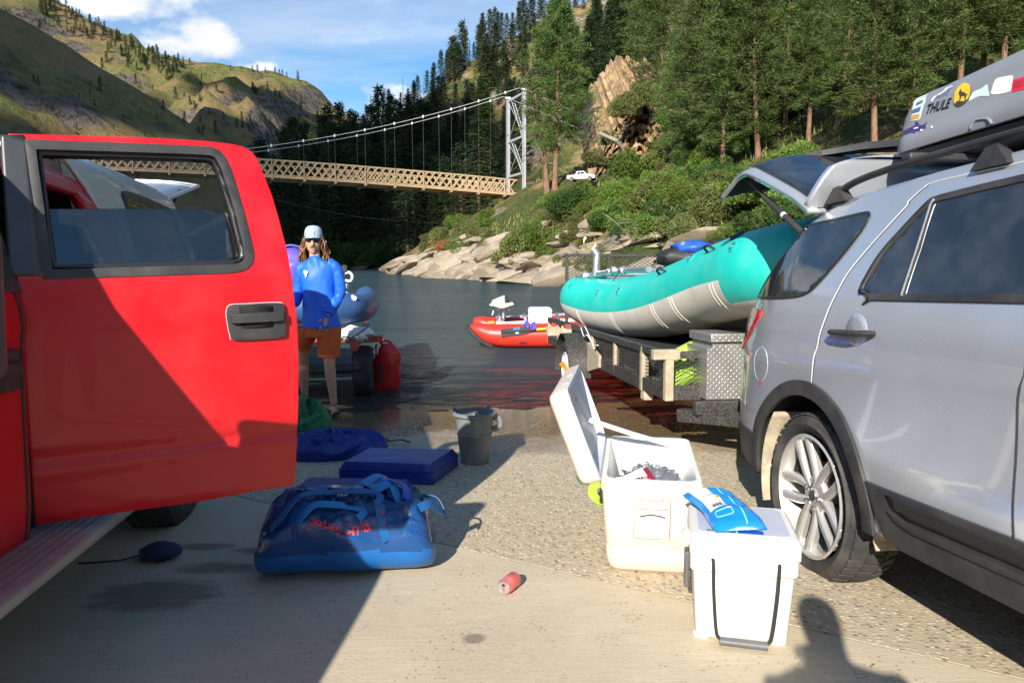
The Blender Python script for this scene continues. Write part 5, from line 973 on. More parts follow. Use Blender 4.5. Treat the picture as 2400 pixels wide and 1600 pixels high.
b = MB(); b.bar((A2[0] + .1, A2[1] + .02, .30), (WT * .5, A2[1] - 1.25, .40), .08, .10); b.bar((WT - .1, A2[1] + .02, .30), (WT * .5, A2[1] - 1.25, .40), .08, .10); b.bar((X_a - .1, yb - .02, zb - .055), (X_a + 1.2, yb - .02, zb - .055), .07, .10); b.build('tongue', M_blkm, trl, bevel=.006)
b = MB(); b.tube(bez([(-.05, 2.25, top + .03), (-.07, 2.0, top - .05), (-.08, 1.8, top - .02), (-.07, 1.55, top - .10), (-.07, 1.35, top - .09)], 5), .006, 6); b.tube(bez([(-.06, 2.0, top + .06), (-.08, 1.7, top - .02), (-.07, 1.5, top - .14)], 5), .006, 6); b.build('loose_cord', M_white, trl)
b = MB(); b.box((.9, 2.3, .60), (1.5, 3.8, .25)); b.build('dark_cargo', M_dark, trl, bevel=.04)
# lime dry bag behind the mesh
M_lime = mat('lime_fabric', (.33, .52, .05), .5, var=.15, vs=8); g = Vector((A2[0] + .33, A2[1] + .16, .60)); lim = MB()
for i in range(4):
    c0 = g + Vector((-.02 + .02 * i, .05 * i, .03 * i)); lim.tube(bez([c0 + Vector((-.24, .05, -.13 + .05 * i)), c0 + Vector((-.10, 0, -.02 + .03 * i)), c0 + Vector((.1, .02, .07 + .02 * i)), c0 + Vector((.3, .05, .12))], 5), [.03 + .045 * math.sin(3.14 * j / 15) for j in range(16)], 10)
o = lim.build('lime_green_bag', M_lime, None, smooth=60); o.matrix_world = FR.m; tag(o, 'lime green fabric bag stowed behind the trailer mesh', 'bag')
# ---------------------------------------------------------------- teal raft
M_teal = mat('teal_raft_skin', (.012, .56, .48), .42, var=.10, vs=1.6, dirt=(.20, .55, .48), dirta=.35, ds=3, bump=.05, bs=18, spec=.45); M_bot = mat('grey_raft_skin', (.76, .72, .63), .55, var=.05, vs=2, dirt=(.36, .33, .28), dirta=.4, ds=4, bump=.12, bs=9); M_line = mat('black_webbing', (.02, .02, .02), .6)
def raft_curve(pts, n=9): return bez(pts, n)
# centre line of the near tube, traced along the trailer side: (pixel, distance)
def tl(u, v, Y): return FR.i @ at(u, v, Y)
near = [tl(1362, 700, 9.75), tl(1408, 714, 9.1), tl(1470, 720, 8.3), tl(1542, 714, 7.45), tl(1620, 692, 6.65), tl(1705, 660, 5.9), tl(1795, 636, 5.25)]
raft = thing('teal_raft', 'big turquoise inflatable raft with grey bottom on the black trailer', 'raft', FR.m)
rad = [.28, .315, .33, .33, .325, .315, .30]
RW = 1.62                                      # spacing of the two side tubes
loop = [p.copy() for p in near]; e = near[-1]; s0 = near[0]
bow = [e + Vector((.13, -.40, .05)), e + Vector((.42, -.68, .09)), e + Vector((.81, -.78, .10)), e + Vector((1.20, -.68, .09)), e + Vector((RW - .13, -.40, .05))]
stern = [s0 + Vector((RW - .15, .36, .06)), s0 + Vector((1.2, .58, .10)), s0 + Vector((.81, .66, .12)), s0 + Vector((.42, .58, .10)), s0 + Vector((.15, .36, .06))]
farp = [p + Vector((RW, 0, 0)) for p in near[::-1]]
ctrl = loop + bow + farp + stern; rc_ = rad + [.295] * 5 + rad[::-1] + [.27] * 5; path = bez(ctrl, 5, True); rp = [rc_[int(i / 5) % len(rc_)] * (1 - (i % 5) / 5) + rc_[(int(i / 5) + 1) % len(rc_)] * ((i % 5) / 5) for i in range(len(path))]
tb = MB(); n = len(path); NS = 40; vs_ = []; fs_ = []; mi = []
cen = sum(path, Vector()) / n
for i, p in enumerate(path):
    t = (path[(i + 1) % n] - path[i - 1]).normalized(); out = t.cross(Vector((0, 0, 1))).normalized()
    if out.dot(p - Vector((cen.x, p.y, p.z))) < 0 and abs(p.x - cen.x) > .3: pass
    up = out.cross(t) if out.cross(t).z > 0 else t.cross(out); rr = rp[i] * (1 + (.012 if i % 20 in (9, 11) else 0))
    for k in range(NS): a = 2 * math.pi * k / NS; vs_.append(p + (out * math.cos(a) + up * math.sin(a)) * rr)
    # seam height: teal above, grey below
for i in range(n):
    for k in range(NS):
        j = (i + 1) % n; fs_.append((i * NS + k, j * NS + k, j * NS + (k + 1) % NS, i * NS + (k + 1) % NS)); a = (k + .5) / NS * 360; near_f = i / n
        lim_ = 352 if i < 14 else 345; m_ = 1 if ((188 < a < 352) if not 28 < i < 66 else (228 < a < 312)) else 0
        mi.append(m_)
tb.v = [tuple(q) for q in vs_]; tb.f = fs_; tb.mi = mi; hull_ = tb.build('tube', [M_teal, M_bot], raft, smooth=170, sub=1)
b = MB(); lo = [p for p in path]; m2 = len(near)
def floor_(a, c): i = a * (m2 - 1) * 5; i0 = min(int(i), (m2 - 1) * 5 - 1); p = path[i0].lerp(path[i0 + 1], i - i0); return (p.x + RW * c, p.y, p.z - .18 - .07 * math.sin(3.14 * c))
b.grid(floor_, 30, 10); b.build('floor', M_bot, raft, smooth=170, solid=.05)
for fr_ in (.18, .52):
    i0 = int(fr_ * (m2 - 1) * 5); p = path[i0]; b = MB(); b.tube([p + Vector((.1, 0, .05)), p + Vector((RW / 2, 0, .06)), p + Vector((RW - .1, 0, .05))], .21, 20); b.build('thwart', M_teal, raft, smooth=60)
# D-rings and handles
def on_tube(i, ang, k=1.0): p = path[i]; t = (path[i + 1] - path[i - 1]).normalized(); o_ = t.cross(Vector((0, 0, 1))).normalized(); o_ = -o_ if o_.x > 0 else o_; u = Vector((0, 0, 1)); u = u - t * u.dot(t); u.normalize(); return p + (o_ * math.cos(R(ang)) + u * math.sin(R(ang))) * rp[i] * k, t, (o_ * math.cos(R(ang)) + u * math.sin(R(ang)))
for i, a in ((13, 30), (20, 38), (24, 42), (27, 40), (30, 35), (2, 40), (9, 30)):
    p, t, nn = on_tube(i, a, 1.0); b = MB(); q = nn.cross(t)
    if i in (20, 27): b.tube(bez([p + t * .075, p + t * .05 + nn * .045 - q * .0, p + nn * .055, p - t * .05 + nn * .045, p - t * .075], 4), .010, 6); b.build('carry_handle', M_line, raft)
    else:
        b.lathe([(.045, -.004), (.045, .004), (.02, .007)], 18, Matrix.Translation(p) @ nn.to_track_quat('Z', 'Y').to_matrix().to_4x4()); d_ = b.build('d_ring_patch', M_teal, raft); b = MB(); b.tube([p + (t * math.cos(x) + q * math.sin(x)) * .028 + nn * .012 for x in np.linspace(0, 6.28, 15)], .004, 5); b.build('d_ring', M_steel, d_)
# seam welts that ring the tube
for i in (5, 12, 19, 22, 28):
    p = path[i]; t = (path[i + 1] - path[i - 1]).normalized(); o_ = t.cross(Vector((0, 0, 1))).normalized(); u = o_.cross(t); b = MB()
    for dd in (-.03, .03):
        b.tube([p + t * dd + (o_ * math.cos(a) + u * math.sin(a)) * (rp[i] - .001) for a in np.linspace(3.3, 6.1, 26)], .003, 6)
    b.build('seam_welt', M_bot, raft)
# bow: black nose patch and valve
p, t, nn = on_tube(29, 62); b = MB(); b.lathe([(.06, 0), (.05, .02), (.001, .024)], 20, Matrix.Translation(p) @ nn.to_track_quat('Z', 'Y').to_matrix().to_4x4()); b.build('valve', M_black, raft)
# rowing frame with oarlock
frm = thing('rowing_frame', 'aluminium rowing frame with upright oar-lock post on the teal raft', 'frame', FR.m)
def rp3(u, v, Y): return FR.i @ at(u, v, Y)
def onring(a, c, Y): return rp3(*ZR(a, c), Y)
b = MB(); P = [onring(275, 410, 9.7), onring(420, 385, 9.3), onring(560, 365, 8.9), onring(680, 350, 8.5), onring(900, 340, 7.7)]; b.tube(bez(P, 5), .035, 12); b.build('side_rail', M_alu, frm)
b = MB(); b.tube([p + Vector((RW - .3, 0, 0)) for p in bez(P, 5)], .035, 12); b.build('side_rail', M_alu, frm)
for k in (0, 1, 3): b = MB(); b.tube([P[k], P[k] + Vector((RW - .3, 0, 0))], .03, 12); b.build('cross_rail', M_alu, frm)
for (a, c, Y) in ((320, 400, 9.5), (435, 385, 9.3), (545, 367, 8.95), (655, 352, 8.55)): b = MB(); p = onring(a, c, Y); q = onring(a + 30, c - 4, Y - .08); b.tube([p, q], .047, 12); b.build('pipe_fitting', M_alu, frm)
b = MB(); b.tube([onring(435, 395, 9.25), onring(440, 300, 9.25), onring(445, 215, 9.25)], [.05, .046, .044], 14); b.tube([onring(445, 218, 9.25), onring(425, 180, 9.25), onring(405, 165, 9.25)], .05, 12); b.build('oar_stand', M_alu, frm)
b = MB(); c0 = onring(383, 108, 9.25); b.tube([c0 + Vector((.075 * math.cos(a), 0, .075 * math.sin(a) * 1.15)) for a in np.linspace(R(135), R(405), 20)], .012, 8); b.tube([c0 + Vector((.01, 0, -.085)), onring(400, 168, 9.25)], .02, 8); b.build('oar_lock', mat('brass', (.72, .52, .2), .3, .9), frm)
b = MB(); b.tube([onring(590, 360, 8.7), onring(592, 318, 8.7)], .04, 12); b.build('oar_socket', M_alu, frm)
b = MB(); b.ribbon([onring(650, 350, 8.45), onring(600, 420, 8.35), onring(550, 490, 8.3), onring(520, 545, 8.3)], .025, .006, up=(1, 0, 0)); b.build('frame_strap', M_line, frm)
# the dark pack behind the raft
M_blu = mat('blue_nylon', (.02, .09, .45), .45, var=.2, vs=7); pk = thing('dark_pack', 'dark pack with blue top heaped beyond the teal raft', 'pack', FR.m); c0 = onring(1230, 235, 8.2)
def lump(c, s, seed, nm, m, par, sub=3, amp=.16, fr=1.8):
    bm = bmesh.new(); bmesh.ops.create_icosphere(bm, subdivisions=sub, radius=1)
    for v in bm.verts:
        q = v.co; k = 1 + amp * sn(q.x * fr + seed, q.y * fr + q.z * 1.3 * fr, seed, 4) * 2; v.co = Vector((q.x * s[0] * k, q.y * s[1] * k, q.z * s[2] * k)) + Vector(c)
    me = bpy.data.meshes.new(nm); bm.to_mesh(me); bm.free(); me.materials.append(m); shade(me, 60); return link(nm, me, par)
lump(c0, (.34, .26, .13), 3, 'body', M_line, pk); lump(c0 + Vector((.02, -.1, .1)), (.22, .17, .08), 5, 'top_flap', M_blu, pk); lump(c0 + Vector((.45, 0, .08)), (.22, .2, .13), 9, 'side_pocket', M_line, pk)
# ================================================================ things on the ramp
M_cool = mat('sunned_white_plastic', (.68, .60, .52), .45, var=.05, vs=3, dirt=(.55, .43, .33), dirta=.35, ds=5); M_coolin = mat('white_liner', (.78, .78, .76), .35, var=.03); M_gask = mat('yellowed_gasket', (.74, .70, .42), .5); M_smc = mat('white_rotomoulded_plastic', (.70, .68, .63), .5, var=.04, dirt=(.6, .5, .4), dirta=.2, ds=4, bump=.05, bs=200); M_lidg = mat('grey_lid_mat', (.46, .50, .58), .5, var=.05); M_rope = mat('black_rope', (.018, .018, .02), .6, bump=.6, bs=250); M_gripg = mat('grey_grip', (.10, .105, .11), .45)
def rbox(mb, c, d, r, taper=1.0, n=6, zs=None):
    """upright box with rounded corners in plan; taper shrinks the foot"""
    rs = []
    for z, k in (zs or ((-d[2] / 2, taper), (d[2] / 2, 1))):
        ring = []
        for (sx, sy, a0) in ((1, 1, 0), (-1, 1, 90), (-1, -1, 180), (1, -1, 270)):
            for i in range(n + 1): a = R(a0 + 90 * i / n); ring.append((c[0] + k * (sx * (d[0] / 2 - r) + r * math.cos(a)), c[1] + k * (sy * (d[1] / 2 - r) + r * math.sin(a)), c[2] + z))
        rs.append(ring)
    return mb.rings(rs)
# ---- large open cooler
W_, D_, H_ = .445, .86, .455; cyaw = R(-9); o0 = gr(*ZC(338, 640), H_ - .02)
cool = thing('open_cooler', 'large weathered white cooler standing open with a bag of ice inside', 'cooler', Matrix.Translation((o0.x, o0.y, gz(o0.y + .3) + .002)) @ Matrix.Rotation(cyaw, 4, 'Z'))
def cring(z, k, w=W_, d=D_, r=.05, ox=0): q = MB(); rbox(q, (W_ / 2 + ox, D_ / 2, 0), (w, d, 0), r, 1, 6, ((0, k),)) if False else None; return [(W_ / 2 + ox + (sx * (w / 2 * k - r) + r * math.cos(R(a0 + 15 * i))), D_ / 2 + (sy * (d / 2 * k - r) + r * math.sin(R(a0 + 15 * i))), z) for (sx, sy, a0) in ((1, 1, 0), (-1, 1, 90), (-1, -1, 180), (1, -1, 270)) for i in range(7)]
prof = [(0.0, .74), (.006, .79), (.03, .85), (.075, .885), (.128, .90), (.133, .895), (.138, .905), (.30, .955), (.405, .985)]
b = MB(); b.rings([cring(z, k) for z, k in prof], cap=True); b.f.pop(); b.mi.pop(); b.build('body', M_cool, cool, smooth=40)
b = MB(); b.rings([cring(.402, .99), cring(.402, 1.0), cring(H_ - .012, 1.0), cring(H_, .985), cring(H_, .90), cring(.40, .87), cring(.07, .80)], cap=True); b.f = b.f[:-2] + b.f[-1:]; b.mi = b.mi[:len(b.f)]; b.build('liner', M_coolin, cool, smooth=40)
b = MB(); b.rings([cring(.408, 1.001), cring(.408, 1.012), cring(H_ - .016, 1.012), cring(H_ - .016, 1.001)], cap=False); b.build('gasket', M_gask, cool, smooth=40)
fy = lambda z: D_ / 2 * (1 - np.interp(z, [p[0] for p in prof], [p[1] for p in prof])) - .001
def fplate(nm, x0, x1, z0, z1, th, m, par=cool, off=0, bev=.004):
    b = MB(); vs_ = [(x, fy(z) - off - t, z) for t in (-.004, th) for x, z in ((x0, z0), (x1, z0), (x1, z1), (x0, z1))]; b.add(vs_, [(0, 3, 2, 1), (4, 5, 6, 7), (0, 1, 5, 4), (1, 2, 6, 5), (2, 3, 7, 6), (3, 0, 4, 7)]); return b.build(nm, m, par, bevel=bev)
hnd = fplate('handle_plate', .145, .31, .185, .39, .006, M_cool); fplate('handle_grip', .15, .305, .20, .385, .010, M_cool, hnd, .006); fplate('handle_hinge', .168, .288, .335, .372, .010, M_cool, hnd, .016)
b = MB(); P = [(.172 + .112 * t, fy(.30) - .0175, .296 + .010 * math.sin(3.14 * t)) for t in np.linspace(0, 1, 9)]; b.tube(P, .0028, 5); b.build('handle_slot', M_gap, hnd)
for x_ in (.185, .27): b = MB(); b.lathe([(.0005, -.002), (.004, -.002), (.004, .003)], 8, Matrix.Translation((x_, fy(.375) - .018, .38)) @ Matrix.Rotation(math.pi / 2, 4, 'X')); b.build('screw', M_mud, hnd)
for z0, z1, x0, x1 in ((.188, .388, .148, .307), (.333, .374, .166, .290)):
    b = MB(); P = [(x, fy(z) - (.0165 if x0 > .16 else .0065), z) for x, z in ((x0, z0), (x1, z0), (x1, z1), (x0, z1), (x0, z0))]; b.tube(P, .0016, 5); b.build('handle_gap', mat('gap_line', (.30, .24, .18), .8) if 'gap_line' not in bpy.data.materials else bpy.data.materials['gap_line'], hnd)  # thin brown lines drawn along the gaps of the handle
for x0, x1 in ((.055, .13), (.33, .405)): fplate('foot_ledge', x0, x1, .085, .108, .008, M_cool)
# lid, thrown back on its hinge along the left edge
LM = Matrix.Translation((-.004, 0, H_ - .015)) @ Matrix.Rotation(R(-111), 4, 'Y')          # lid plan x runs away from the hinge
lid = bpy.data.objects.new('lid', None); C.objects.link(lid); lid.parent = cool; lid.matrix_local = LM
def lring(z, k, r=.045): return [(W_ / 2 + (sx * (W_ / 2 * k - r) + r * math.cos(R(a0 + 15 * i))), D_ / 2 + (sy * (D_ / 2 * k - r) + r * math.sin(R(a0 + 15 * i))), z) for (sx, sy, a0) in ((1, 1, 0), (-1, 1, 90), (-1, -1, 180), (1, -1, 270)) for i in range(7)]
b = MB(); b.rings([lring(.0, 1.0), lring(.045, 1.0), lring(.075, .975), lring(.09, .92)]); b.f = b.f[:-2] + b.f[-1:]; b.mi = b.mi[:len(b.f)]; b.build('lid_shell', M_cool, lid, smooth=40)
b = MB(); b.rings([lring(.0, 1.0), lring(-.006, .985), lring(-.006, .90), lring(.03, .84), lring(.034, .80)]); b.f = b.f[:-2] + b.f[-1:]; b.mi = b.mi[:len(b.f)]; b.build('lid_liner', mat('lid_liner_grey', (.66, .68, .72), .4, var=.04), lid, smooth=40)
b = MB(); b.box((W_ * .95, D_ * .62, .02), (.05, .16, .03)); b.box((W_ * .95, D_ * .3, .02), (.05, .10, .03)); b.build('latch', M_cool, lid, bevel=.006)
b = MB(); b.prism([(0, 0), (.02, .008), (.024, .02), (.008, .012)], lambda a, c, d: (W_ * .70 + c, D_ * .52 + a, .030 - d), .002); b.build('leaf_scrap', M_bush if 'M_bush' in globals() else M_lime, lid)
p1 = LM @ Vector((W_ * .42, D_ * .62, .012)); p2 = Vector((W_ * .80, D_ * .93, H_ - .03)); b = MB(); b.ribbon([p1, p1.lerp(p2, .5) + Vector((0, 0, -.004)), p2], .024, .006, up=(0, -1, 0)); b.build('lid_stay', M_coolin, cool)
# ---- ice bag and packet in the cooler
CM = cool.matrix_world.copy()
M_plas = glass('clear_plastic', (.93, .94, .96), .16, .12)
for n_ in M_plas.node_tree.nodes:
    if n_.type == 'BSDF_DIFFUSE': M_plas.node_tree.links.remove(n_.inputs[0].links[0]); n_.inputs[0].default_value = (.85, .86, .88, 1)
M_ice = mat('crushed_ice', (.82, .83, .85), .45, var=.08, vs=22, bump=.4, bs=60)
ib = thing('ice_bag', 'crumpled clear plastic bag of ice lying in the open cooler', 'bag', CM)
lump((.24, .47, .29), (.15, .25, .075), 21, 'ice', M_ice, ib, 5, .10, 6.0); lump((.235, .45, .305), (.16, .26, .09), 23, 'plastic', M_plas, ib, 5, .17, 5.0)
M_maroon = mat('maroon_print', (.22, .015, .04), .5); pkt = thing('printed_packet', 'white packet with maroon lettering on the ice', 'packet', CM @ Matrix.Translation((.17, .23, .385)) @ Matrix.Rotation(R(33), 4, 'X') @ Matrix.Rotation(R(22), 4, 'Y') @ Matrix.Rotation(R(38), 4, 'Z'))
b = MB(); b.grid(lambda a, c: (.20 * (a - .5), .12 * (c - .5), .012 * math.sin(a * 6) * math.sin(c * 4)), 10, 8); b.build('wrapper', M_white, pkt, smooth=60, solid=.004)
lettering('lettering', 'HUTSIN', lambda x, y: (-.085 + (x + 1.6) * .052, -.005 + y * .055, .012 * math.sin((x + 1.6) * 1.5) * .5 + .010), M_maroon, pkt, 1, 0, .02); b = MB(); b.box((.075, 0, .010), (.028, .11, .004)); b.build('print_bar', M_maroon, pkt)
# ---- small cooler
s0 = gr(*ZC(822, 1482)); syaw = R(-11.5); SM = Matrix.Translation((s0.x - .015, s0.y, gz(s0.y + .2) + .012)) @ Matrix.Rotation(syaw, 4, 'Z'); sm = thing('small_cooler', 'small white hard cooler with black rope handle and closed lid', 'cooler', SM)
w2, d2, h2 = .385, .375, .405
def sring(z, wx, wy, r=.03): return [(w2 / 2 + (sx * (wx / 2 - r) + r * math.cos(R(a0 + 18 * i))), d2 / 2 + (sy * (wy / 2 - r) + r * math.sin(R(a0 + 18 * i))), z) for (sx, sy, a0) in ((1, 1, 0), (-1, 1, 90), (-1, -1, 180), (1, -1, 270)) for i in range(6)]
b = MB(); b.rings([sring(0, w2 - .075, d2 - .075), sring(.012, w2 - .055, d2 - .055), sring(.30, w2 - .02, d2 - .02)]); b.build('body', M_smc, sm, smooth=40)
b = MB(); b.rings([sring(.262, w2 - .018, d2 - .018), sring(.266, w2 - .004, d2 - .004), sring(.325, w2 - .002, d2 - .002)]); b.build('rim_band', M_smc, sm, smooth=30, bevel=.004)
b = MB(); b.rings([sring(.3245, w2 - .006, d2 - .006), sring(.3275, w2 - .006, d2 - .006)]); b.build('lid_gap', bpy.data.materials['gap_line'], sm)
b = MB(); b.rings([sring(.327, w2 + .004, d2 + .004), sring(.392, w2, d2, .025), sring(h2, w2 - .022, d2 - .022)]); ld = b.build('lid', M_smc, sm, smooth=30, bevel=.004)
b = MB(); b.rings([sring(h2, w2 - .06, d2 - .06), sring(h2 + .003, w2 - .065, d2 - .065)]); b.build('lid_mat', M_lidg, ld, bevel=.001)
for x0, x1 in ((.0, .075), (w2 - .085, w2)): b = MB(); b.box(((x0 + x1) / 2, .004, .360), (x1 - x0, .016, .062)); b.build('lid_corner', M_smc, ld, bevel=.006)
for x0, x1 in ((.025, .095), (w2 - .105, w2 - .03)): b = MB(); b.box(((x0 + x1) / 2, .006, .285), (x1 - x0, .022, .035)); b.build('rope_boss', M_smc, sm, bevel=.008)
b = MB(); b.box((.175, -.000, .14), (.20, .014, .23)); b.build('front_panel', M_smc, sm, bevel=.006)
for xx in (.05, w2 - .06): b = MB(); rbox(b, (xx, .06, -.006), (.06, .05, .014), .02, .9); b.build('foot', M_smc, sm)
b = MB(); xa, xb = .082, .298; P = bez([(xa - .002, -.004, .318), (xa, -.018, .305), (xa + .004, -.019, .2), (xa + .016, -.017, .06), (xa + .028, -.016, .028), (xa + .05, -.017, .018)], 5); b.tube(P, .0065, 8); b.tube([(xa + xb - p.x + .012, p.y, p.z - .004) for p in P], .0065, 8); rp_ = b.build('rope_handle', M_rope, sm)
b = MB(); b.tube([(xa + .03, -.019, .018), (xb - .018, -.019, .014)], .0165, 12, flat=.9); b.build('grip', M_gripg, rp_)
for xx in (.004, w2 - .002): b = MB(); b.box((xx, .012, .382 if xx > .1 else .372), (.006, .006, .006)); b.build('pin', M_steel, ld)
b = MB(); b.box((-.008, .10, .24), (.02, .06, .14)); b.build('side_latch', M_gripg, sm, bevel=.006); b = MB(); b.box((-.012, .10, .36), (.03, .06, .05)); b.build('latch_keeper', M_smc, sm, bevel=.008)
# print on the lid
b = MB(); b.box((.195, .055, h2 + .0042), (.13, .035, .0016)); b.build('blue_label', mat('blue_label', (.01, .06, .42), .35), ld); b = MB(); b.box((.165, .055, h2 + .0052), (.006, .035, .0016)); b.build('label_stripe', M_white, ld)
b = MB(); b.prism([(0, -.007), (.012, 0), (.006, .002), (0, .007), (-.006, .002), (-.012, 0)], lambda a, c, d: (.098 + c * .0 + a, .052 + c, h2 + .0035 + d), .0012); b.build('lid_emblem', M_blk, ld)
for k in range(4): b = MB(); b.box((.062 + k * .006, .052, h2 + .004), (.003, .016, .0014)); b.build('lid_print', M_blk, ld)
# ---- blue pouch on the small cooler
M_pou = mat('blue_foil', (.01, .22, .62), .22, var=.18, vs=6, coat=.5, bump=.35, bs=14); M_poul = mat('light_blue_print', (.25, .62, .88), .3); M_pw = mat('white_print_panel', (.74, .74, .76), .35, var=.06)
pm = SM @ Matrix.Translation((.185, .055, h2 + .0055)) @ Matrix.Rotation(R(20), 4, 'Z') @ Matrix.Rotation(R(4), 4, 'X'); pou = thing('blue_pouch', 'shiny blue food pouch lying on the lid of the small cooler', 'pouch', pm)
PL, PWd = .36, .20
def pz_(a, c):
    e = (1 - abs(2 * a - 1) ** 5) * (1 - abs(2 * c - 1) ** 2.6); return .052 * max(0, e) ** .6 + .004 * math.sin(a * 23 + c * 5) * e
def pfn(a, c, o=0): w_ = PWd * (1 - .10 * a + .04 * math.sin(a * 9)); return (w_ * (c - .5) + .012 * math.sin(a * 3.1), PL * a, .004 + pz_(a, c) + o)
b = MB(); b.grid(lambda a, c: pfn(a, c), 34, 24); b.grid(lambda a, c: (pfn(a, c)[0], pfn(a, c)[1], .001), 34, 24); b.build('pouch', M_pou, pou, smooth=70)
b = MB(); b.grid(lambda a, c: pfn(.30 + .62 * a, .06 + .34 * c * (1 - .2 * a), .0018), 20, 10); wp = b.build('white_panel', M_pw, pou, smooth=70)
for k in range(11): b = MB(); c0 = .13 + k * .02; b.grid(lambda a, c: pfn(.335 + .09 * a, c0 + (.007 + .006 * (k % 3)) * c, .003), 3, 1); b.build('barcode_bar', M_blk, wp)
for k in range(6): b = MB(); a0 = .62 + k * .035; b.grid(lambda a, c: pfn(a0 + .008 * a, .12 + .2 * c, .003), 1, 4); b.build('print_line', M_gry, wp)
b = MB(); b.grid(lambda a, c: pfn(.50 + .05 * a, .30 + .08 * c, .003), 3, 3); b.build('orange_print', M_or, wp)
b = MB(); b.grid(lambda a, c: pfn(.02 + .95 * a, .60 + .025 * c - .09 * a, .0025), 30, 2); b.build('seam_stripe', M_poul, pou, smooth=70)
b = MB(); b.grid(lambda a, c: pfn(.46 + .07 * a, .72 + .10 * c, .0022), 4, 4); b.build('biscuit_print', M_yel, pou)
P = [pfn(a, c, .003) for a, c in ((.14, .14), (.14, .36), (.15, .42), (.23, .42), (.245, .38), (.245, .14), (.225, .11), (.155, .11), (.14, .14))]; b = MB(); b.tube(P, .0022, 5); b.build('outline_print', M_poul, pou)
# ---- drink can
cm_ = gr(1194, 1383); ax = Vector((-.45, -.85, 0)).normalized(); cmx = Matrix.Translation(cm_ + Vector((0, 0, .0335))) @ ax.to_track_quat('Z', 'Y').to_matrix().to_4x4(); can = thing('drink_can', 'coral pink drink can lying on its side on the concrete', 'can', cmx)
M_can = mat('coral_can_print', (.72, .16, .15), .35, .25, var=.12, vs=30, dirt=(.78, .35, .32), dirta=.6, ds=24)
b = MB(); b.lathe([(.024, -.058), (.028, -.056), (.033, -.047), (.033, .044), (.0295, .054)], 36, None); b.build('body', M_can, can, smooth=50)
b = MB(); b.lathe([(.0295, .054), (.0272, .058), (.0255, .058), (.024, .0545), (.0005, .0545)], 36, None, cap=False); tp = b.build('top', M_alu, can, smooth=40); b = MB(); b.lathe([(.0005, .0552), (.008, .0552), (.008, .0550)], 20, Matrix.Translation((0, .0115, 0)) @ Matrix.Diagonal((1, .8, 1, 1)), cap=False); b.build('mouth_hole', M_dark, tp); b = MB(); b.box((0, -.004, .0562), (.011, .022, .0015)); b.build('tab', M_can, tp, bevel=.003)
# ---- bucket
bk = gr(1111, 1090); buc = thing('grey_bucket', 'grey-green plastic bucket standing beside the blue mattress', 'bucket', Matrix.Translation(bk + Vector((0, .10, 0))) @ Matrix.Rotation(R(15), 4, 'Z')); M_buc = mat('grey_green_plastic', (.17, .195, .195), .45, var=.25, vs=7, dirt=(.16, .19, .16), dirta=.5, ds=8)
b = MB(); b.lathe([(.098, 0), (.104, .004), (.125, .205), (.131, .212), (.131, .222), (.127, .226), (.141, .362), (.136, .362), (.12, .20), (.09, .012), (.0005, .012)], 48, None); b.build('body', M_buc, buc, smooth=40)
b = MB(); b.lathe([(.140, .352), (.162, .352), (.165, .357), (.163, .372), (.150, .378), (.138, .374), (.136, .352)], 48, None, cap=False); b.build('rim', M_buc, buc, smooth=40)
for a in (150, 35, 265): b = MB(); b.box((.152 * math.cos(R(a)), .152 * math.sin(R(a)), .386), (.03, .03, .02)); b.build('rim_lug', M_buc, buc, bevel=.006)
b = MB(); b.tube(bez([(.135, -.03, .33), (.175, -.03, .32), (.19, -.03, .29), (.175, -.03, .255), (.13, -.03, .245)], 5), .022, 10); b.build('side_handle', M_buc, buc)
# ---- blue sleeping mats
M_mat = mat('blue_mat_fabric', (.013, .038, .25), .42, var=.12, vs=4, bump=.25, bs=26); M_matp = mat('dull_blue_mat_top', (.045, .058, .19), .62, var=.1, vs=6, bump=.12, bs=90)
def pad(name, label, cs, h, sag=.0, m=(M_mat, M_mat)):
    Q = [gr(*ZG(*c), h) for c in cs]; o = thing(name, label, 'mattress', None, None); N_ = 22; c_ = sum(Q, Vector()) / 4
    def f(a, c, top):
        p = (Q[0].lerp(Q[1], a)).lerp(Q[3].lerp(Q[2], a), c); e = min(a, 1 - a, c, 1 - c); k = min(1, e / .045) ** .5; g0 = gz(p.y) + .003
        return (p.x, p.y, g0 + (h * (.62 + .38 * k) + sag * math.sin(a * 3.14) * math.sin(c * 6) - .006 * math.sin(a * 40) * (1 - k)) * (1 if top else 0))
    b = MB(); b.grid(lambda a, c: f(a, c, 1), N_, N_); b.grid(lambda a, c: f(a, c, 0), N_, N_)
    for i in range(N_):
        for (a0, c0, a1, c1) in ((i / N_, 0, (i + 1) / N_, 0), (i / N_, 1, (i + 1) / N_, 1), (0, i / N_, 0, (i + 1) / N_), (1, i / N_, 1, (i + 1) / N_)): b.add([f(a0, c0, 1), f(a1, c1, 1), f(a1, c1, 0), f(a0, c0, 0)], [(0, 1, 2, 3)])
    bm = bmesh.new(); me0 = b.mesh('cover', m[0], 0); bm.from_mesh(me0); bmesh.ops.remove_doubles(bm, verts=bm.verts, dist=.0005); bmesh.ops.recalc_face_normals(bm, faces=bm.faces)
    for fc in bm.faces: fc.material_index = 1 if fc.normal.z > .8 else 0
    bm.to_mesh(me0); bm.free(); me0.materials.append(m[1]); shade(me0, 50); link('cover', me0, o)
    b = MB(); b.tube([f(a, c, 1) for a, c in [(i / 12, 0) for i in range(12)] + [(1, i / 12) for i in range(12)] + [(1 - i / 12, 1) for i in range(12)] + [(0, 1 - i / 12) for i in range(13)]], .006, 6); b.build('piping', m[0], o); return o
pad('sleeping_mat', 'thick navy sleeping mat lying next to the bucket', ((735, 575), (1425, 600), (1610, 472), (945, 462)), .13, .012)
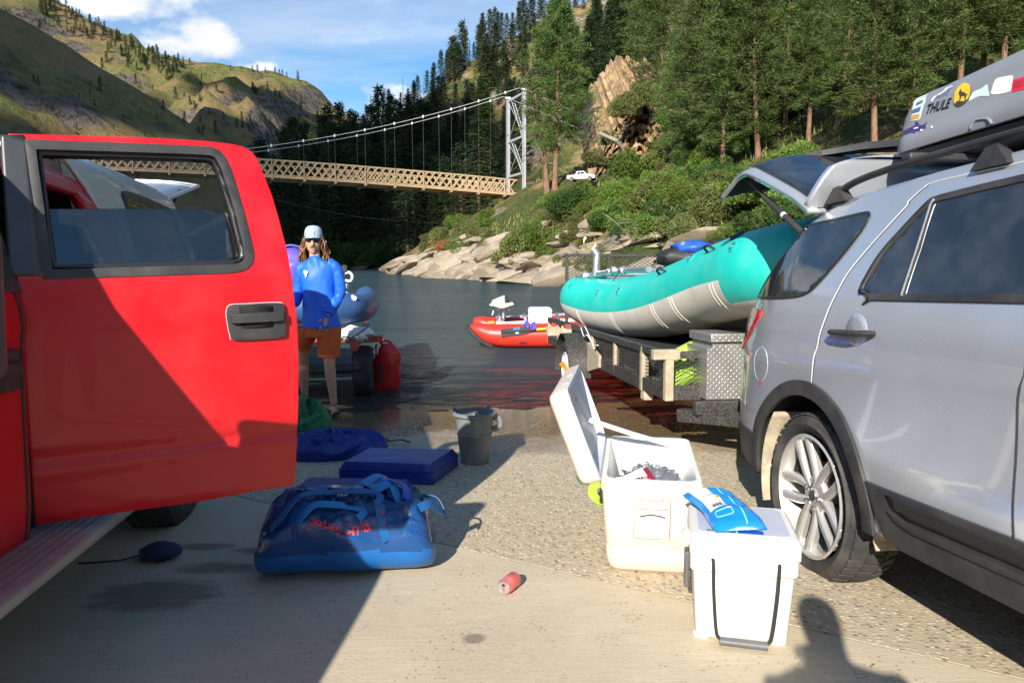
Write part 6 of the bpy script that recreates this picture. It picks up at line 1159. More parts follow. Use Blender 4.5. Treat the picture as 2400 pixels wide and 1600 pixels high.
pad('sleeping_mat', 'blue sleeping mat with dull top behind the duffel bag', ((215, 950), (1175, 900), (1275, 692), (500, 675)), .07, 0, (M_mat, M_matp))
# ---- crumpled blue sack and green bag by the door
M_sack = mat('royal_blue_nylon', (.008, .026, .22), .4, var=.2, vs=6); M_grn = mat('green_nylon', (.012, .16, .06), .45, var=.25, vs=6)
def cloth_heap(name, label, c, s, seed, m, cat='bag'):
    o = thing(name, label, cat, c); b = MB()
    def f(a, th):
        x = math.cos(th * 6.283); y = math.sin(th * 6.283); r = math.sin(a * math.pi / 2) ** .8; n1 = sn(x * 1.6 + seed, y * 1.6 + a * 2.2, seed, 4); n2 = abs(sn(x * 1.7 + seed + 5, y * 1.7 + a * 2.6, seed + 2, 2)); k = 1 + .35 * n1
        return (x * s[0] * r * k, y * s[1] * r * k, max(.004, s[2] * math.cos(a * math.pi / 2) ** .7 * (1 + .5 * n1 - .55 * n2) + .004))
    b.grid(lambda t, a: f(1 - a * .999, t), 56, 30, True); b.build('fabric', m, o, smooth=60); return o
cloth_heap('blue_sack', 'crumpled royal blue nylon sack heaped behind the open truck door', gr(*ZG(640, 545)) + Vector((0, .12, 0)), (.40, .22, .19), 4, M_sack)
cloth_heap('green_bag', 'dark green stuff bag lying at the standing person\'s feet', gr(*ZG(500, 345)) + Vector((-.02, .12, 0)), (.19, .13, .25), 9, M_grn)
b = MB(); P = [gr(*ZG(a, c)) + Vector((0, 0, .02 + .02 * (i % 2))) for i, (a, c) in enumerate(((905, 445), (960, 425), (1010, 400), (1060, 430), (1120, 435), (1190, 442), (1260, 445)))]; b.ribbon(bez(P, 4), .035, .006); tag(b.build('black_strap', M_line), 'loose black strap trailing on the wet ramp behind the mats', 'strap')
# ---- dark pouch on the shaded concrete
pc = gr(*ZE(840, 1285)); o = thing('dark_pouch', 'small dark blue pouch with a cord in the shade under the truck door', 'pouch', pc); lump((0, .06, .035), (.105, .085, .036), 31, 'pouch', mat('dusty_navy', (.012, .02, .06), .7), o, 3, .10, 1.5); b = MB(); b.tube(bez([(-.09, .05, .02), (-.16, .02, .006), (-.24, .0, .005), (-.30, -.015, .005), (-.36, -.02, .005)], 4), .004, 6); b.build('cord', M_line, o)
# ---- little things behind the open cooler
o = thing('lime_strap_clip', 'lime-yellow strap with black buckle behind the open cooler', 'strap', gr(*ZC(305, 790)) + Vector((.03, .12, 0))); b = MB(); b.ribbon(bez([(.05, .02, .02), (.0, 0, .03), (-.035, 0, .08), (-.01, 0, .13), (.05, .02, .14)], 5), .05, .012, up=(0, 1, 0)); b.build('webbing', M_lime, o); b = MB(); b.box((.02, -.01, .06), (.02, .02, .09)); b.build('buckle', M_line, o, bevel=.004)
o = cloth_heap('teal_sack', 'small teal sack lying behind the open cooler', gr(*ZC(300, 690)) + Vector((.03, .25, 0)), (.11, .10, .16), 17, mat('teal_nylon', (.01, .20, .18), .45))
hp = cool.matrix_world @ LM @ Vector((W_ * .93, D_ * 1.0, .06)); o = thing('orange_strap', 'orange webbing strap hooked over the cooler lid', 'strap', hp); b = MB(); b.ribbon(bez([(.02, .02, -.05), (-.005, .03, -.02), (-.03, .03, .025), (-.05, .02, .05)], 5), .028, .012, up=(0, -1, 0)); b.build('webbing', mat('orange_webbing', (.80, .22, .02), .55), o)
# ================================================================ duffel bag
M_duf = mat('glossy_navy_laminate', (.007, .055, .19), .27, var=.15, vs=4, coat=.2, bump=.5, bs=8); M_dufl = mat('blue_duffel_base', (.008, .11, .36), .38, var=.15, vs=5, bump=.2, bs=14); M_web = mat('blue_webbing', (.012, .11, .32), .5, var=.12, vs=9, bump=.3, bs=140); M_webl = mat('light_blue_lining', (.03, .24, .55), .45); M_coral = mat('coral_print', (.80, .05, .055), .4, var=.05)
bl = gr(*ZU(330, 1215)); br_ = gr(*ZU(1900, 1140)); dd = (br_ - bl); DL = gr(*ZU(2270, 930)) - gr(*ZU(70, 960)); dyaw = math.atan2(dd.y, dd.x); mid = (bl + br_) / 2
DM = Matrix.Translation((mid.x + .02, mid.y + .19, gz(mid.y) + .001)) @ Matrix.Rotation(dyaw, 4, 'Z'); duf = thing('blue_duffel_bag', 'big glossy blue duffel bag with webbing handles and red lettering', 'duffel bag', DM)
LX, LY, LZ = .395, .205, .355
def dshape(t, th):
    e = max(0, 1 - abs(t) ** 5.5) ** .5; ca, sa_ = math.cos(th), math.sin(th); sg = lambda v, p: math.copysign(abs(v) ** p, v)
    y = LY * sg(ca, .74 if sa_ > 0 else .9) * (.45 + .55 * e) * (1 + .05 * math.sin(t * 7 + 1.3) * (1 if ca < 0 else .3)); h = LZ * (1 - .10 * t * t - .05 * math.sin(t * 4 + 1)) * (.62 + .38 * e); z = h * (.44 + .56 * sg(sa_, .70)) if sa_ > 0 else h * .44 * (1 + sg(sa_, .85))
    x = LX * t * (1 - .05 * max(0, sa_) - .07 * max(0, -sa_) ** 2); n1 = sn(t * 3.1 + 5, th * 1.6, 71, 4); n2 = abs(sn(t * 2.2 + 9, th * 3.4, 73, 3))
    k = 1 + (.09 * n1 - .16 * n2 + .04) * max(0, math.sin(max(0, min(math.pi, th if th > 0 else 0)))) * e if th > 0 else 1
    if th > 2.0: k -= .035 * math.exp(-((th - 2.72 - .22 * math.sin(t * 3.4)) / .10) ** 2) * e
    return Vector((x * (1 + (.03 if sa_ < .1 else 0)), y * k, max(.001, z * (1 + (k - 1) * 1.6))))
b = MB(); NT_, NA = 72, 72; vs_ = []; fs_ = []; mi = []
for i in range(NT_ + 1):
    t = -1 + 2 * i / NT_; t = math.copysign(abs(t) ** .8, t)
    for j in range(NA): vs_.append(dshape(t, -math.pi + 2 * math.pi * j / NA))
for i in range(NT_):
    for j in range(NA):
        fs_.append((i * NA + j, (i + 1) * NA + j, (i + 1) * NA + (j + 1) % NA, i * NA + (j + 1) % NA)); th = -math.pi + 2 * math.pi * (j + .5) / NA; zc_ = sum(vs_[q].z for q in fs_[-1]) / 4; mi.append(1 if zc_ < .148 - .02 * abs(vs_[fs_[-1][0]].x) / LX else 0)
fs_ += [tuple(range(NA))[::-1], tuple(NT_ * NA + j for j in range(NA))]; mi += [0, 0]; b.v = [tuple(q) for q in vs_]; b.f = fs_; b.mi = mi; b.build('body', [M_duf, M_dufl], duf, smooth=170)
def on_duf(t, th, off=.004):
    p = dshape(t, th); q1 = dshape(t + .01, th) - dshape(t - .01, th); q2 = dshape(t, th + .02) - dshape(t, th - .02); n_ = q1.cross(q2); n_.normalize(); n_ = n_ if n_.y < 0 or n_.z > 0 else -n_
    if n_.z < -.2: n_ = -n_
    return p + n_ * off
def duf_strap(nm, pts, wd=.034, m=M_web, off=.005, up=None):
    P = bez([on_duf(*p[:2], off if len(p) < 3 else p[2]) for p in pts], 5); b = MB(); rs = []
    for i, p in enumerate(P):
        t = (P[min(i + 1, len(P) - 1)] - P[max(i - 1, 0)]).normalized(); c_ = Vector((p.x * .3, 0, .12)); n_ = (p - c_); n_ = (n_ - t * n_.dot(t)).normalized(); q = t.cross(n_); rs.append([p + q * wd / 2, p - q * wd / 2, p - q * wd / 2 + n_ * .004, p + q * wd / 2 + n_ * .004])
    b.rings(rs); return b.build(nm, m, duf, smooth=50)
duf_strap('daisy_chain', [(.47, 3.05), (.46, 2.85), (.43, 2.55), (.40, 2.2), (.38, 1.9)], .05)
for a in (2.9, 2.68, 2.46, 2.24): s_ = duf_strap('bar_tack', [(.435, a, .0105), (.465, a, .0105)], .006, M_coral)
duf_strap('daisy_chain', [(-.56, 3.0), (-.55, 2.7), (-.52, 2.3), (-.50, 1.9)], .05)
duf_strap('carry_handle', [(-.80, 2.66, .012), (-.66, 2.45, .03), (-.45, 2.2, .055), (-.15, 2.02, .055), (.15, 1.92, .05), (.36, 1.85, .04), (.40, 2.0, .02), (.38, 2.2, .006)], .034)
duf_strap('carry_handle', [(-.52, 2.75, .01), (-.38, 2.40, .03), (-.12, 2.22, .035), (.12, 2.25, .022), (.22, 2.32, .012), (.16, 2.45, .012)], .034, M_webl)
duf_strap('carry_handle', [(-.72, 2.0, .01), (-.62, 1.7, .05), (-.45, 1.5, .055), (-.3, 1.6, .03), (-.35, 1.9, .01)], .034)
duf_strap('zip_flap', [(-.9, 1.5, .006), (-.4, 1.42, .008), (.1, 1.5, .008), (.6, 1.4, .006)], .07, M_duf)
duf_strap('end_handle', [(.86, 2.2, .01), (.93, 1.9, .035), (1.0, 1.55, .075), (.97, 1.35, .06), (.9, 1.2, .01)], .04)
for i, (t, a, o_) in enumerate(((.42, 1.62, .03), (.5, 1.5, .035), (.34, 1.5, .03))): duf_strap('shoulder_strap', [(t - .14, a + .1, .008), (t - .05, a + .02 * i, .045), (t + .06, a - .06, .05 + .01 * i), (t + .18, a + .03, .02), (t + .22, a + .2, .006)], .05, M_webl if i != 1 else mat('cobalt_webbing', (.02, .10, .62), .4))
lettering('lettering', 'patagonia', lambda x, y: tuple(on_duf(-.42 + (x + 2.0) * .185, 2.66 - y * .42 - .05 * math.sin((x + 2) * 1.5 + .6), .004)), M_coral, duf, 1, 0, .018, .12)
# ================================================================ the standing person
M_skin = mat('bare_skin', (.56, .31, .21), .5, var=.08, vs=12, spec=.35); M_shirt = mat('royal_blue_jersey', (.012, .13, .74), .55, var=.08, vs=5, bump=.25, bs=9); M_short = mat('rust_orange_shorts', (.56, .105, .020), .75, var=.15, vs=8, bump=.3, bs=16); M_cap = mat('pale_blue_cap', (.33, .43, .53), .8, var=.22, vs=30); M_hair = mat('long_brown_hair', (.17, .075, .03), .45, var=.5, vs=30); M_lens = mat('sunglass_lens', (.008, .007, .007), .08, coat=1); M_sand = mat('sandal_black', (.02, .02, .02), .7)  # one skin tone shared by both people
YP = 7.2; pb = at(*ZP(330, 1400), YP); pb.z = gz(YP)
def J(x, y, dy=0.0, Y=YP): p = at(*ZP(x, y), Y + dy); return p - pb
def skinmesh(vs_, es_, name, root=0, sub=2):
    me = bpy.data.meshes.new(name); me.from_pydata([v[0] for v in vs_], es_, []); o = bpy.data.objects.new(name, me); C.objects.link(o); md = o.modifiers.new('k', 'SKIN'); md.use_smooth_shade = True
    for i, v in enumerate(vs_):
        r = v[1]; me.skin_vertices[0].data[i].radius = r if isinstance(r, tuple) else (r, r); me.skin_vertices[0].data[i].use_root = (i == root)
    o.modifiers.new('s', 'SUBSURF').levels = sub; dg = bpy.context.evaluated_depsgraph_get(); out = bpy.data.meshes.new_from_object(o.evaluated_get(dg)); bpy.data.objects.remove(o); return out
def append(mb, me, m=None):
    b0 = len(mb.v); mb.v += [tuple((m @ v.co) if m else v.co) for v in me.vertices]; mb.f += [tuple(i + b0 for i in p.vertices) for p in me.polygons]; mb.mi += [mb.cur] * len(me.polygons)
def hand(mb, w_, d, side, sz=1.0, curl=.5, palm_n=None):
    """palm and five fingers from wrist w_ along d"""
    d = d.normalized(); n_ = (palm_n or Vector((0, 1, 0))); n_ = (n_ - d * n_.dot(d)).normalized(); s_ = d.cross(n_) * side
    vs_ = [(w_, .026 * sz), (w_ + d * .04 * sz, (.036 * sz, .018 * sz)), (w_ + d * .085 * sz, (.038 * sz, .017 * sz))]; append(mb, skinmesh(vs_, [(0, 1), (1, 2)], 'h', 0, 2))
    for k, (off, ln) in enumerate(((-.030, .070), (-.010, .080), (.011, .076), (.030, .060))):
        a = w_ + d * .075 * sz + s_ * off * sz; c1 = d; c2 = (d * math.cos(curl) + n_ * math.sin(curl)); c3 = (d * math.cos(curl * 2) + n_ * math.sin(curl * 2)); b_ = a + c1 * ln * .42 * sz; e = b_ + c2 * ln * .33 * sz; f = e + c3 * ln * .28 * sz
        append(mb, skinmesh([(a, .0098 * sz), (b_, .009 * sz), (e, .008 * sz), (f, .0068 * sz)], [(0, 1), (1, 2), (2, 3)], 'f', 0, 1))
    a = w_ + d * .025 * sz - s_ * .030 * sz; b_ = a + (d * .6 - s_ * .6 + n_ * .4).normalized() * .04 * sz; e = b_ + (d * .9 - s_ * .1 + n_ * .4).normalized() * .032 * sz; append(mb, skinmesh([(a, .014 * sz), (b_, .0105 * sz), (e, .008 * sz)], [(0, 1), (1, 2)], 't', 0, 1))
per = thing('person', 'person in blue long-sleeved shirt, rust shorts, cap and sunglasses standing at the water edge', 'person', pb)
pel = J(335, 800); chest = J(322, 470); neck = J(296, 315); hc = J(286, 205)
Lsh = J(437, 372); Lel = J(470, 570, .02); Lwr = J(388, 728, -.10); Rsh = J(212, 378); Rel = J(168, 590, .02); Rwr = J(110, 655, -.12)
Lhip = J(395, 830); Lkn = J(398, 1060, -.03); Lan = J(432, 1365, .0); Rhip = J(255, 830); Rkn = J(212, 1040, .12); Ran = J(225, 1335, .28)
Lan.z = max(Lan.z, .085); Ran.z = .085 + gz(YP + .28) - gz(YP) + .01
B = [(pel, (.14, .10)), (J(330, 640), (.125, .09)), (chest, (.12, .08)), (neck + Vector((0, 0, -.03)), (.07, .06)), (neck + Vector((0, 0, .06)), .052), (hc + Vector((0, .01, -.05)), .06),
     (Lsh + Vector((-.03, 0, -.02)), .042), (Lel, .036), (Lel.lerp(Lwr, .4), .034), (Lwr, .026), (Rsh + Vector((.03, 0, -.02)), .042), (Rel, .036), (Rwr, .027),
     (Lhip, .075), (Lkn.lerp(Lhip, .35), .068), (Lkn, .056), (Lkn.lerp(Lan, .3), .056), (Lkn.lerp(Lan, .7), .040), (Lan, .034), (Rhip, .075), (Rkn, .056), (Rkn.lerp(Ran, .3), .056), (Rkn.lerp(Ran, .7), .040), (Ran, .034)]
E = [(0, 1), (1, 2), (2, 3), (3, 4), (4, 5), (2, 6), (6, 7), (7, 8), (8, 9), (2, 10), (10, 11), (11, 12), (0, 13), (13, 14), (14, 15), (15, 16), (16, 17), (17, 18), (0, 19), (19, 20), (20, 21), (21, 22), (22, 23)]
bd = MB(); append(bd, skinmesh(B, E, 'b', 0, 2))
hand(bd, Lwr + Vector((-.012, -.01, -.01)), Vector((-.22, -.1, -1)), 1, 1.12, .55, Vector((-.4, .9, 0))); hand(bd, Rwr, Vector((-.8, -.3, -.2)), -1, 1.05, .5)
for an, tw, rt in ((Lan, Vector((-.22, -1, 0)), .0), (Ran, Vector((.10, -1, 0)), .0)):
    tw = tw.normalized(); q = tw.cross(Vector((0, 0, 1))); fz = an.z - .052; heel = an + Vector((0, 0, -.045)) - tw * .045; ball = an + tw * .125 + Vector((0, 0, -.048)); toe = an + tw * .19 + Vector((0, 0, -.052)); append(bd, skinmesh([(an, .036), (an + tw * .03 + Vector((0, 0, -.03)), .036), (heel, .030), (ball, (.042, .024)), (toe, (.035, .016))], [(0, 1), (1, 2), (1, 3), (3, 4)], 'f', 0, 2))
    for k in range(5): a = toe + q * (-.032 + .016 * k) - tw * .012 * abs(k - 1); append(bd, skinmesh([(a - tw * .01, .0098), (a + tw * (.026 - .003 * k), .0085)], [(0, 1)], 't', 0, 1))
# head: rings from crown to chin, facing the camera and turned a little
def head(mb, c, yaw=.12):
    Rz = Matrix.Rotation(yaw, 3, 'Z'); rs = []
    for z, wx, f, bk in ((.128, .02, .02, .02), (.115, .052, .062, .07), (.085, .070, .088, .095), (.04, .076, .097, .102), (.0, .076, .097, .098), (-.035, .072, .095, .085), (-.07, .062, .092, .06), (-.098, .046, .088, .035), (-.116, .028, .078, .01), (-.122, .012, .062, .01)):
        ring = []
        for k in range(28):
            a = 2 * math.pi * k / 28; x = wx * math.sin(a); y = -(f if math.cos(a) > 0 else bk) * math.cos(a)
            if math.cos(a) > .9 and -.06 < z < .01: y -= 0
            ring.append(c + Rz @ Vector((x, y, z)))
        rs.append(ring)
    mb.rings(rs)
    nz = [c + Rz @ Vector(p) for p in ((0, -.094, .02), (0, -.108, -.005), (0, -.122, -.032), (0, -.104, -.045))]; mb.tube(nz, [.008, .011, .0155, .010], 10)
    for s_ in (-1, 1): mb.tube([c + Rz @ Vector((s_ * .008, -.107, -.040)), c + Rz @ Vector((s_ * .015, -.102, -.038))], .008, 8); mb.tube([c + Rz @ Vector((s_ * .075, .01, .02)), c + Rz @ Vector((s_ * .084, .018, .0)), c + Rz @ Vector((s_ * .078, .01, -.03))], [.012, .016, .009], 8)
    mb.tube([c + Rz @ Vector((x, -.092 - .006 * math.cos(x * 40), -.072)) for x in np.linspace(-.026, .026, 8)], [.003, .006, .007, .0065, .0065, .007, .006, .003], 8); mb.tube([c + Rz @ Vector((x, -.091, -.081)) for x in np.linspace(-.02, .02, 6)], [.003, .006, .0065, .0065, .006, .003], 8)
    return Rz
hc2 = J(287, 198); RZ = head(bd, hc2, .14); bd.build('body', M_skin, per, smooth=170)
hp_ = lambda x, y, z: hc2 + RZ @ Vector((x, y, z))
b = MB(); b.tube([hp_(x, -.100 - .006 * math.cos(x * 40), -.059) for x in np.linspace(-.03, .03, 9)], [.003, .006, .008, .008, .0075, .008, .008, .006, .003], 8); b.build('moustache', M_hair, per)
b = MB()
for s_ in (-1, 1): b.rings([[hp_(s_ * (.036 + .034 * math.cos(a)), -.100 + .030 * max(0, (.036 + .034 * math.cos(a)) / .07) ** 2 - o_, .012 + (.021 - .004 * math.cos(a)) * math.sin(a)) for a in np.linspace(0, 6.283, 17)[:-1]] for o_ in (0, .008)])
b.tube([hp_(-.03, -.108, .022), hp_(.03, -.108, .022)], .004, 6)
for s_ in (-1, 1): b.tube([hp_(s_ * .068, -.072, .016), hp_(s_ * .078, -.02, .018), hp_(s_ * .08, .03, .012)], .004, 6)
b.build('sunglasses', M_lens, per)
b = MB(); b.rings([[hp_((.083 * k) * math.sin(a), -(.104 if math.cos(a) > 0 else .108) * k * math.cos(a), z) for a in np.linspace(0, 6.283, 33)[:-1]] for z, k in ((.036, 1.0), (.065, 1.02), (.100, .97), (.128, .82), (.145, .55), (.150, .2))]); cp = b.build('cap', M_cap, per, smooth=50)
b = MB(); b.grid(lambda a, c: tuple(hp_((.078 - .012 * c ** 2) * math.sin(-1.25 + 2.5 * a), -(.098 + .068 * c * math.cos(-1.0 + 2.0 * a) ** .6) * math.cos(-1.25 + 2.5 * a) - .0, .040 - .012 * c + .012 * (1 - abs(2 * a - 1) ** 2) - .008)), 16, 6); b.build('brim', M_cap, cp, smooth=60, solid=.005)
b = MB(); b.grid(lambda a, c: tuple(hp_(-.022 + .044 * a, -.1085 + .004 * abs(2 * a - 1), .066 + .034 * c)), 4, 2); b.build('cap_patch', M_white, cp, solid=.003, soff=1)
rh = random.Random(3)
for k in range(150):
    s_ = -1 if k % 2 else 1; a = rh.uniform(1.12, 2.75); r0 = .080; x0 = s_ * r0 * math.sin(a); y0 = .098 * -math.cos(a) if a < 1.57 else .10 * -math.cos(a); ln = rh.uniform(.20, .30); P = []; ph = rh.uniform(0, 6); fl = rh.uniform(.0, .055)
    for i in range(9): t = i / 8; P.append(hp_(x0 * (1 + .12 * t) + s_ * fl * math.sin(t * 1.9) + .010 * math.sin(ph + t * 13), y0 + .02 * t + .010 * math.cos(ph + t * 11) - (.02 * t if a < 1 else 0), .045 - ln * t))
    b = MB() if k == 0 else b; b.tube(P, [.005, .007, .0075, .0075, .007, .0065, .006, .005, .002], 6)
b.build('hair', M_hair, per, smooth=60)
# shirt
k_ = YP / F / 3.0156
def ell(x, y, hw, dp, dy=0.0, n=30): c = J(x, y, dy); return [c + Vector((hw * k_ * math.cos(a), dp * math.sin(a) * (1 if math.sin(a) < 0 else .9), .0 - .012 * math.cos(2 * a) * (1 if y < 380 else 0))) for a in np.linspace(0, 6.283, n + 1)[:-1]]
sh = MB(); sh.rings([ell(296, 312, 47, .066), ell(300, 322, 62, .080), ell(315, 345, 105, .095), ell(322, 372, 122, .105), ell(322, 440, 120, .125), ell(322, 520, 116, .122), ell(326, 600, 114, .118), ell(330, 680, 120, .122), ell(338, 760, 134, .128), ell(341, 806, 142, .132), ell(341, 800, 134, .124)], cap=False)
def wr(P, r0, seed): return [r * (1 + .025 * math.sin(i * 1.3 + seed)) for i, r in enumerate(r0)]
P = bez([Lsh + Vector((-.06, 0, .01)), Lsh + Vector((.008, 0, -.02)), Lsh.lerp(Lel, .5) + Vector((.012, 0, 0)), Lel, Lel.lerp(Lwr, .5), Lwr + Vector((0, 0, .02))], 5); sh.tube(P, wr(P, [.064 - .018 * i / (len(P) - 1) + .004 * math.sin(i * 1.1) for i in range(len(P))], 1), 18)
P = bez([Rsh + Vector((.06, 0, .01)), Rsh + Vector((-.005, 0, -.02)), Rsh.lerp(Rel, .5), Rel, Rel.lerp(Rwr, .6), Rwr], 5); sh.tube(P, wr(P, [.063 - .018 * i / (len(P) - 1) for i in range(len(P))], 2), 18); sho = sh.build('shirt', M_shirt, per, smooth=170)
me_ = sho.data; bm = bmesh.new(); bm.from_mesh(me_); bmesh.ops.subdivide_edges(bm, edges=bm.edges[:], cuts=1, use_grid_fill=True); bm.normal_update()
for v in bm.verts: v.co += v.normal * (.030 * abs(sn(v.co.x * 7 + v.co.z * 3, v.co.z * 4.5 - v.co.x * 4 + v.co.y * 3, 5, 3)) - .006)
bm.to_mesh(me_); bm.free(); shade(me_, 170)
for m_ in ('',):
    q = sho.modifiers.new('u', 'SUBSURF'); q.levels = q.render_levels = 1
c = J(256, 420, 0); b = MB(); b.prism([(-.022, .012), (-.01, .028), (.004, .022), (.02, .024), (.024, .004), (.01, -.008), (.006, -.03), (-.002, -.046), (-.008, -.012)], lambda x, z, d: (c.x + x, c.y - .128 + abs(x) * .1 - d, c.z + z), .004); b.build('chest_print', M_white, per)
# shorts
so_ = MB(); so_.rings([ell(335, 782, 118, .115), ell(335, 830, 134, .125), ell(332, 870, 140, .125)], cap=True)
for x0, x1, y1, hw0, hw1, dy in ((250, 213, 962, 74, 62, .06), (398, 393, 1008, 86, 80, -.01)): so_.rings([ell(x0, 800, hw0, .10), ell(x0 * .6 + x1 * .4, 880, hw0 * .98, .118, dy * .4), ell(x1, y1 - 30, hw1, .105, dy), ell(x1, y1, hw1 * 1.02, .105, dy), ell(x1, y1 - 4, hw1 * .94, .095, dy)], cap=False)
so_.build('shorts', M_short, per, smooth=60)
# sandals
for an, tw in ((Lan, Vector((-.22, -1, 0))), (Ran, Vector((.10, -1, 0)))):
    tw = tw.normalized(); q = tw.cross(Vector((0, 0, 1))); z0 = an.z - .085; o_ = [(-.075, .025), (-.085, 0), (-.075, -.03), (0, -.036), (.10, -.048), (.18, -.046), (.225, -.015), (.225, .015), (.18, .042), (.10, .044), (0, .034)]
    b = MB(); b.prism(o_, lambda a, c_, d: tuple(Vector((an.x, an.y, z0 + d)) + tw * a + q * c_), .022); sd_ = b.build('sandal', M_sand, per, bevel=.005)
    for (a0, a1) in ((.17, .06), (.06, .16), (.04, .0)): b = MB(); b.ribbon(bez([Vector((an.x, an.y, z0 + .02)) + tw * a0 - q * .046, Vector((an.x, an.y, z0 + .075)) + tw * (a0 + a1) / 2 , Vector((an.x, an.y, z0 + .02)) + tw * a1 + q * .046], 6), .02, .006); b.build('strap', M_sand, sd_)
# ---- the photographer, just behind the lens: only the shadow shows
px0, py0 = .24, -.5; ph = thing('person', 'person behind the camera whose shadow falls beside the small cooler', 'person', (px0, py0, gz(py0))); V_ = Vector
B = [(V_((0, 0, .95)), (.15, .11)), (V_((0, 0, 1.2)), (.14, .10)), (V_((0, 0, 1.38)), (.17, .11)), (V_((0, 0, 1.50)), .06), (V_((0, .02, 1.58)), .075), (V_((0, .03, 1.68)), .092), (V_((0, .02, 1.76)), .06), (V_((.20, 0, 1.40)), .06), (V_((.27, .12, 1.16)), .048), (V_((.10, .36, 1.26)), .034), (V_((-.20, 0, 1.40)), .06), (V_((-.16, .12, 1.16)), .048), (V_((.06, .36, 1.25)), .034), (V_((.10, 0, .9)), .10), (V_((.12, .03, .5)), .065), (V_((.13, 0, .09)), .045), (V_((.14, .16, .04)), .04), (V_((-.10, 0, .9)), .10), (V_((-.12, .03, .5)), .065), (V_((-.13, 0, .09)), .045), (V_((-.14, .16, .04)), .04)]
E = [(0, 1), (1, 2), (2, 3), (3, 4), (4, 5), (5, 6), (2, 7), (7, 8), (8, 9), (2, 10), (10, 11), (11, 12), (0, 13), (13, 14), (14, 15), (15, 16), (0, 17), (17, 18), (18, 19), (19, 20)]
bd = MB(); append(bd, skinmesh(B, E, 'b', 0, 2)); hand(bd, V_((.10, .36, 1.26)), V_((-.2, .6, .4)), 1, 1, .6); hand(bd, V_((.06, .36, 1.25)), V_((-.1, .6, .4)), -1, 1, .6); bd.build('body', M_skin, ph, smooth=170)
bm = MB(); append(bm, skinmesh([(v[0], tuple(x * 1.12 for x in v[1]) if isinstance(v[1], tuple) else v[1] * 1.18) for v in [B[0], B[1], B[2], B[7], B[8], B[10], B[11]]], [(0, 1), (1, 2), (2, 3), (3, 4), (2, 5), (5, 6)], 's', 0, 2)); bm.build('shirt', M_sack, ph, smooth=170)
# ================================================================ boat trailer on the left with the blue raft
M_redf = mat('red_trailer_steel', (.42, .04, .03), .5, var=.2, dirt=(.2, .12, .1), dirta=.4); M_raftb = mat('slate_blue_raft', (.035, .10, .26), .42, var=.12, vs=3, dirt=(.10, .16, .30), dirta=.4, ds=4); M_purp = mat('purple_dry_bag', (.12, .09, .48), .4, var=.15, vs=5, bump=.3, bs=10); M_tarp = mat('white_vinyl', (.66, .68, .68), .35, var=.1, vs=6, bump=.4, bs=12)
wp_ = gr(848, 923); FL = Frame((wp_.x, wp_.y, gz(wp_.y)), (-.16, 1, -SL)); lt_ = thing('red_boat_trailer', 'red-framed boat trailer backed to the water edge', 'trailer', FL.m)
LQ = lambda x, y, Y: FL.i @ at(*ZP(x, y), Y)
wheel(lt_, (.13, .0, .28), .285, .17, .22, 1, 'steel', M_blkm); wheel(lt_, (-1.55, .0, .28), .285, .17, .2, -1, 'steel', M_blkm)
a = LQ(775, 885, 8.45); c = LQ(470, 935, 8.45); b = MB(); b.bar((-1.75, a.y, a.z - .04), (a.x, a.y, a.z), .09, .07); b.build('cross_beam', M_redf, lt_, bevel=.006)
for x_ in (-.05, -1.4): b = MB(); b.bar((x_, -.6, a.z - .06), (x_, 3.6, a.z - .06), .08, .09); b.build('side_beam', M_redf, lt_, bevel=.006)
b = MB(); b.tube([(-1.5, 0, .28), (.05, 0, .28)], .03, 10); b.build('axle', M_blkm, lt_); b = MB(); b.bar((-1.2, -.3, .33), (.0, -.3, .36), .06, .06); b.box((-.02, -.1, .36), (.16, .12, .2)); b.build('leaf_spring', M_blkm, lt_)
for x_, z_ in ((.16, .0), (-.42, .02)): b = MB(); b.tube([(a.x - .25 + x_, a.y - .05, a.z - .03), (a.x - .26 + x_, a.y - .06, a.z - .16), (a.x - .22 + x_, a.y - .06, a.z - .17), (a.x - .21 + x_, a.y - .05, a.z - .03)], .006, 6); b.build('tie_hook', M_steel, lt_)
rf = thing('blue_raft', 'slate-blue inflatable raft tied down on the red boat trailer', 'raft', FL.m)
e = LQ(580, 672, 8.45); r0 = .165; pth = [e + Vector((.02, 3.2, .05)), e + Vector((.05, 1.8, -.02)), e + Vector((.03, .6, -.02)), e + Vector((-.06, .08, .0)), e + Vector((-.38, -.12, .015)), e + Vector((-.9, -.16, .03)), e + Vector((-1.3, -.10, .015)), e + Vector((-1.58, .12, 0)), e + Vector((-1.66, .6, -.02)), e + Vector((-1.68, 1.8, -.02)), e + Vector((-1.66, 3.2, .05))]
b = MB(); P = bez(pth, 7); b.tube(P, [r0 * (1.05 + .06 * math.sin(i * .31)) for i in range(len(P))], 28, up=(0, 0, 1)); b.build('tube', M_raftb, rf, smooth=170)
b = MB(); b.box((e.x - .8, e.y + 1.6, e.z - .1), (1.4, 3.0, .06)); b.build('floor', M_raftb, rf)
b = MB(); b.ribbon([e + Vector((-.42, -.10, .178)), e + Vector((-.2, -.02, .165)), e + Vector((.05, .12, .13)), e + Vector((.13, .2, .05))], .03, .008); b.build('grab_line', M_line, rf)
fr2 = thing('hooped_rowing_rig', 'white-and-silver rowing frame with curved hoop on the blue raft', 'frame', FL.m); b = MB(); b.tube([LQ(495, 560, 8.7), LQ(575, 600, 8.35)], .028, 10); b.tube([LQ(480, 515, 9.0), LQ(532, 515, 9.0)], .03, 10); b.build('side_rail', M_white, fr2); b = MB(); b.tube([LQ(150, 515, 8.5), LQ(190, 510, 8.5)], .03, 10); b.tube([LQ(140, 540, 8.4), LQ(190, 540, 8.4)], .03, 10); b.build('cross_rail', M_alu, fr2)
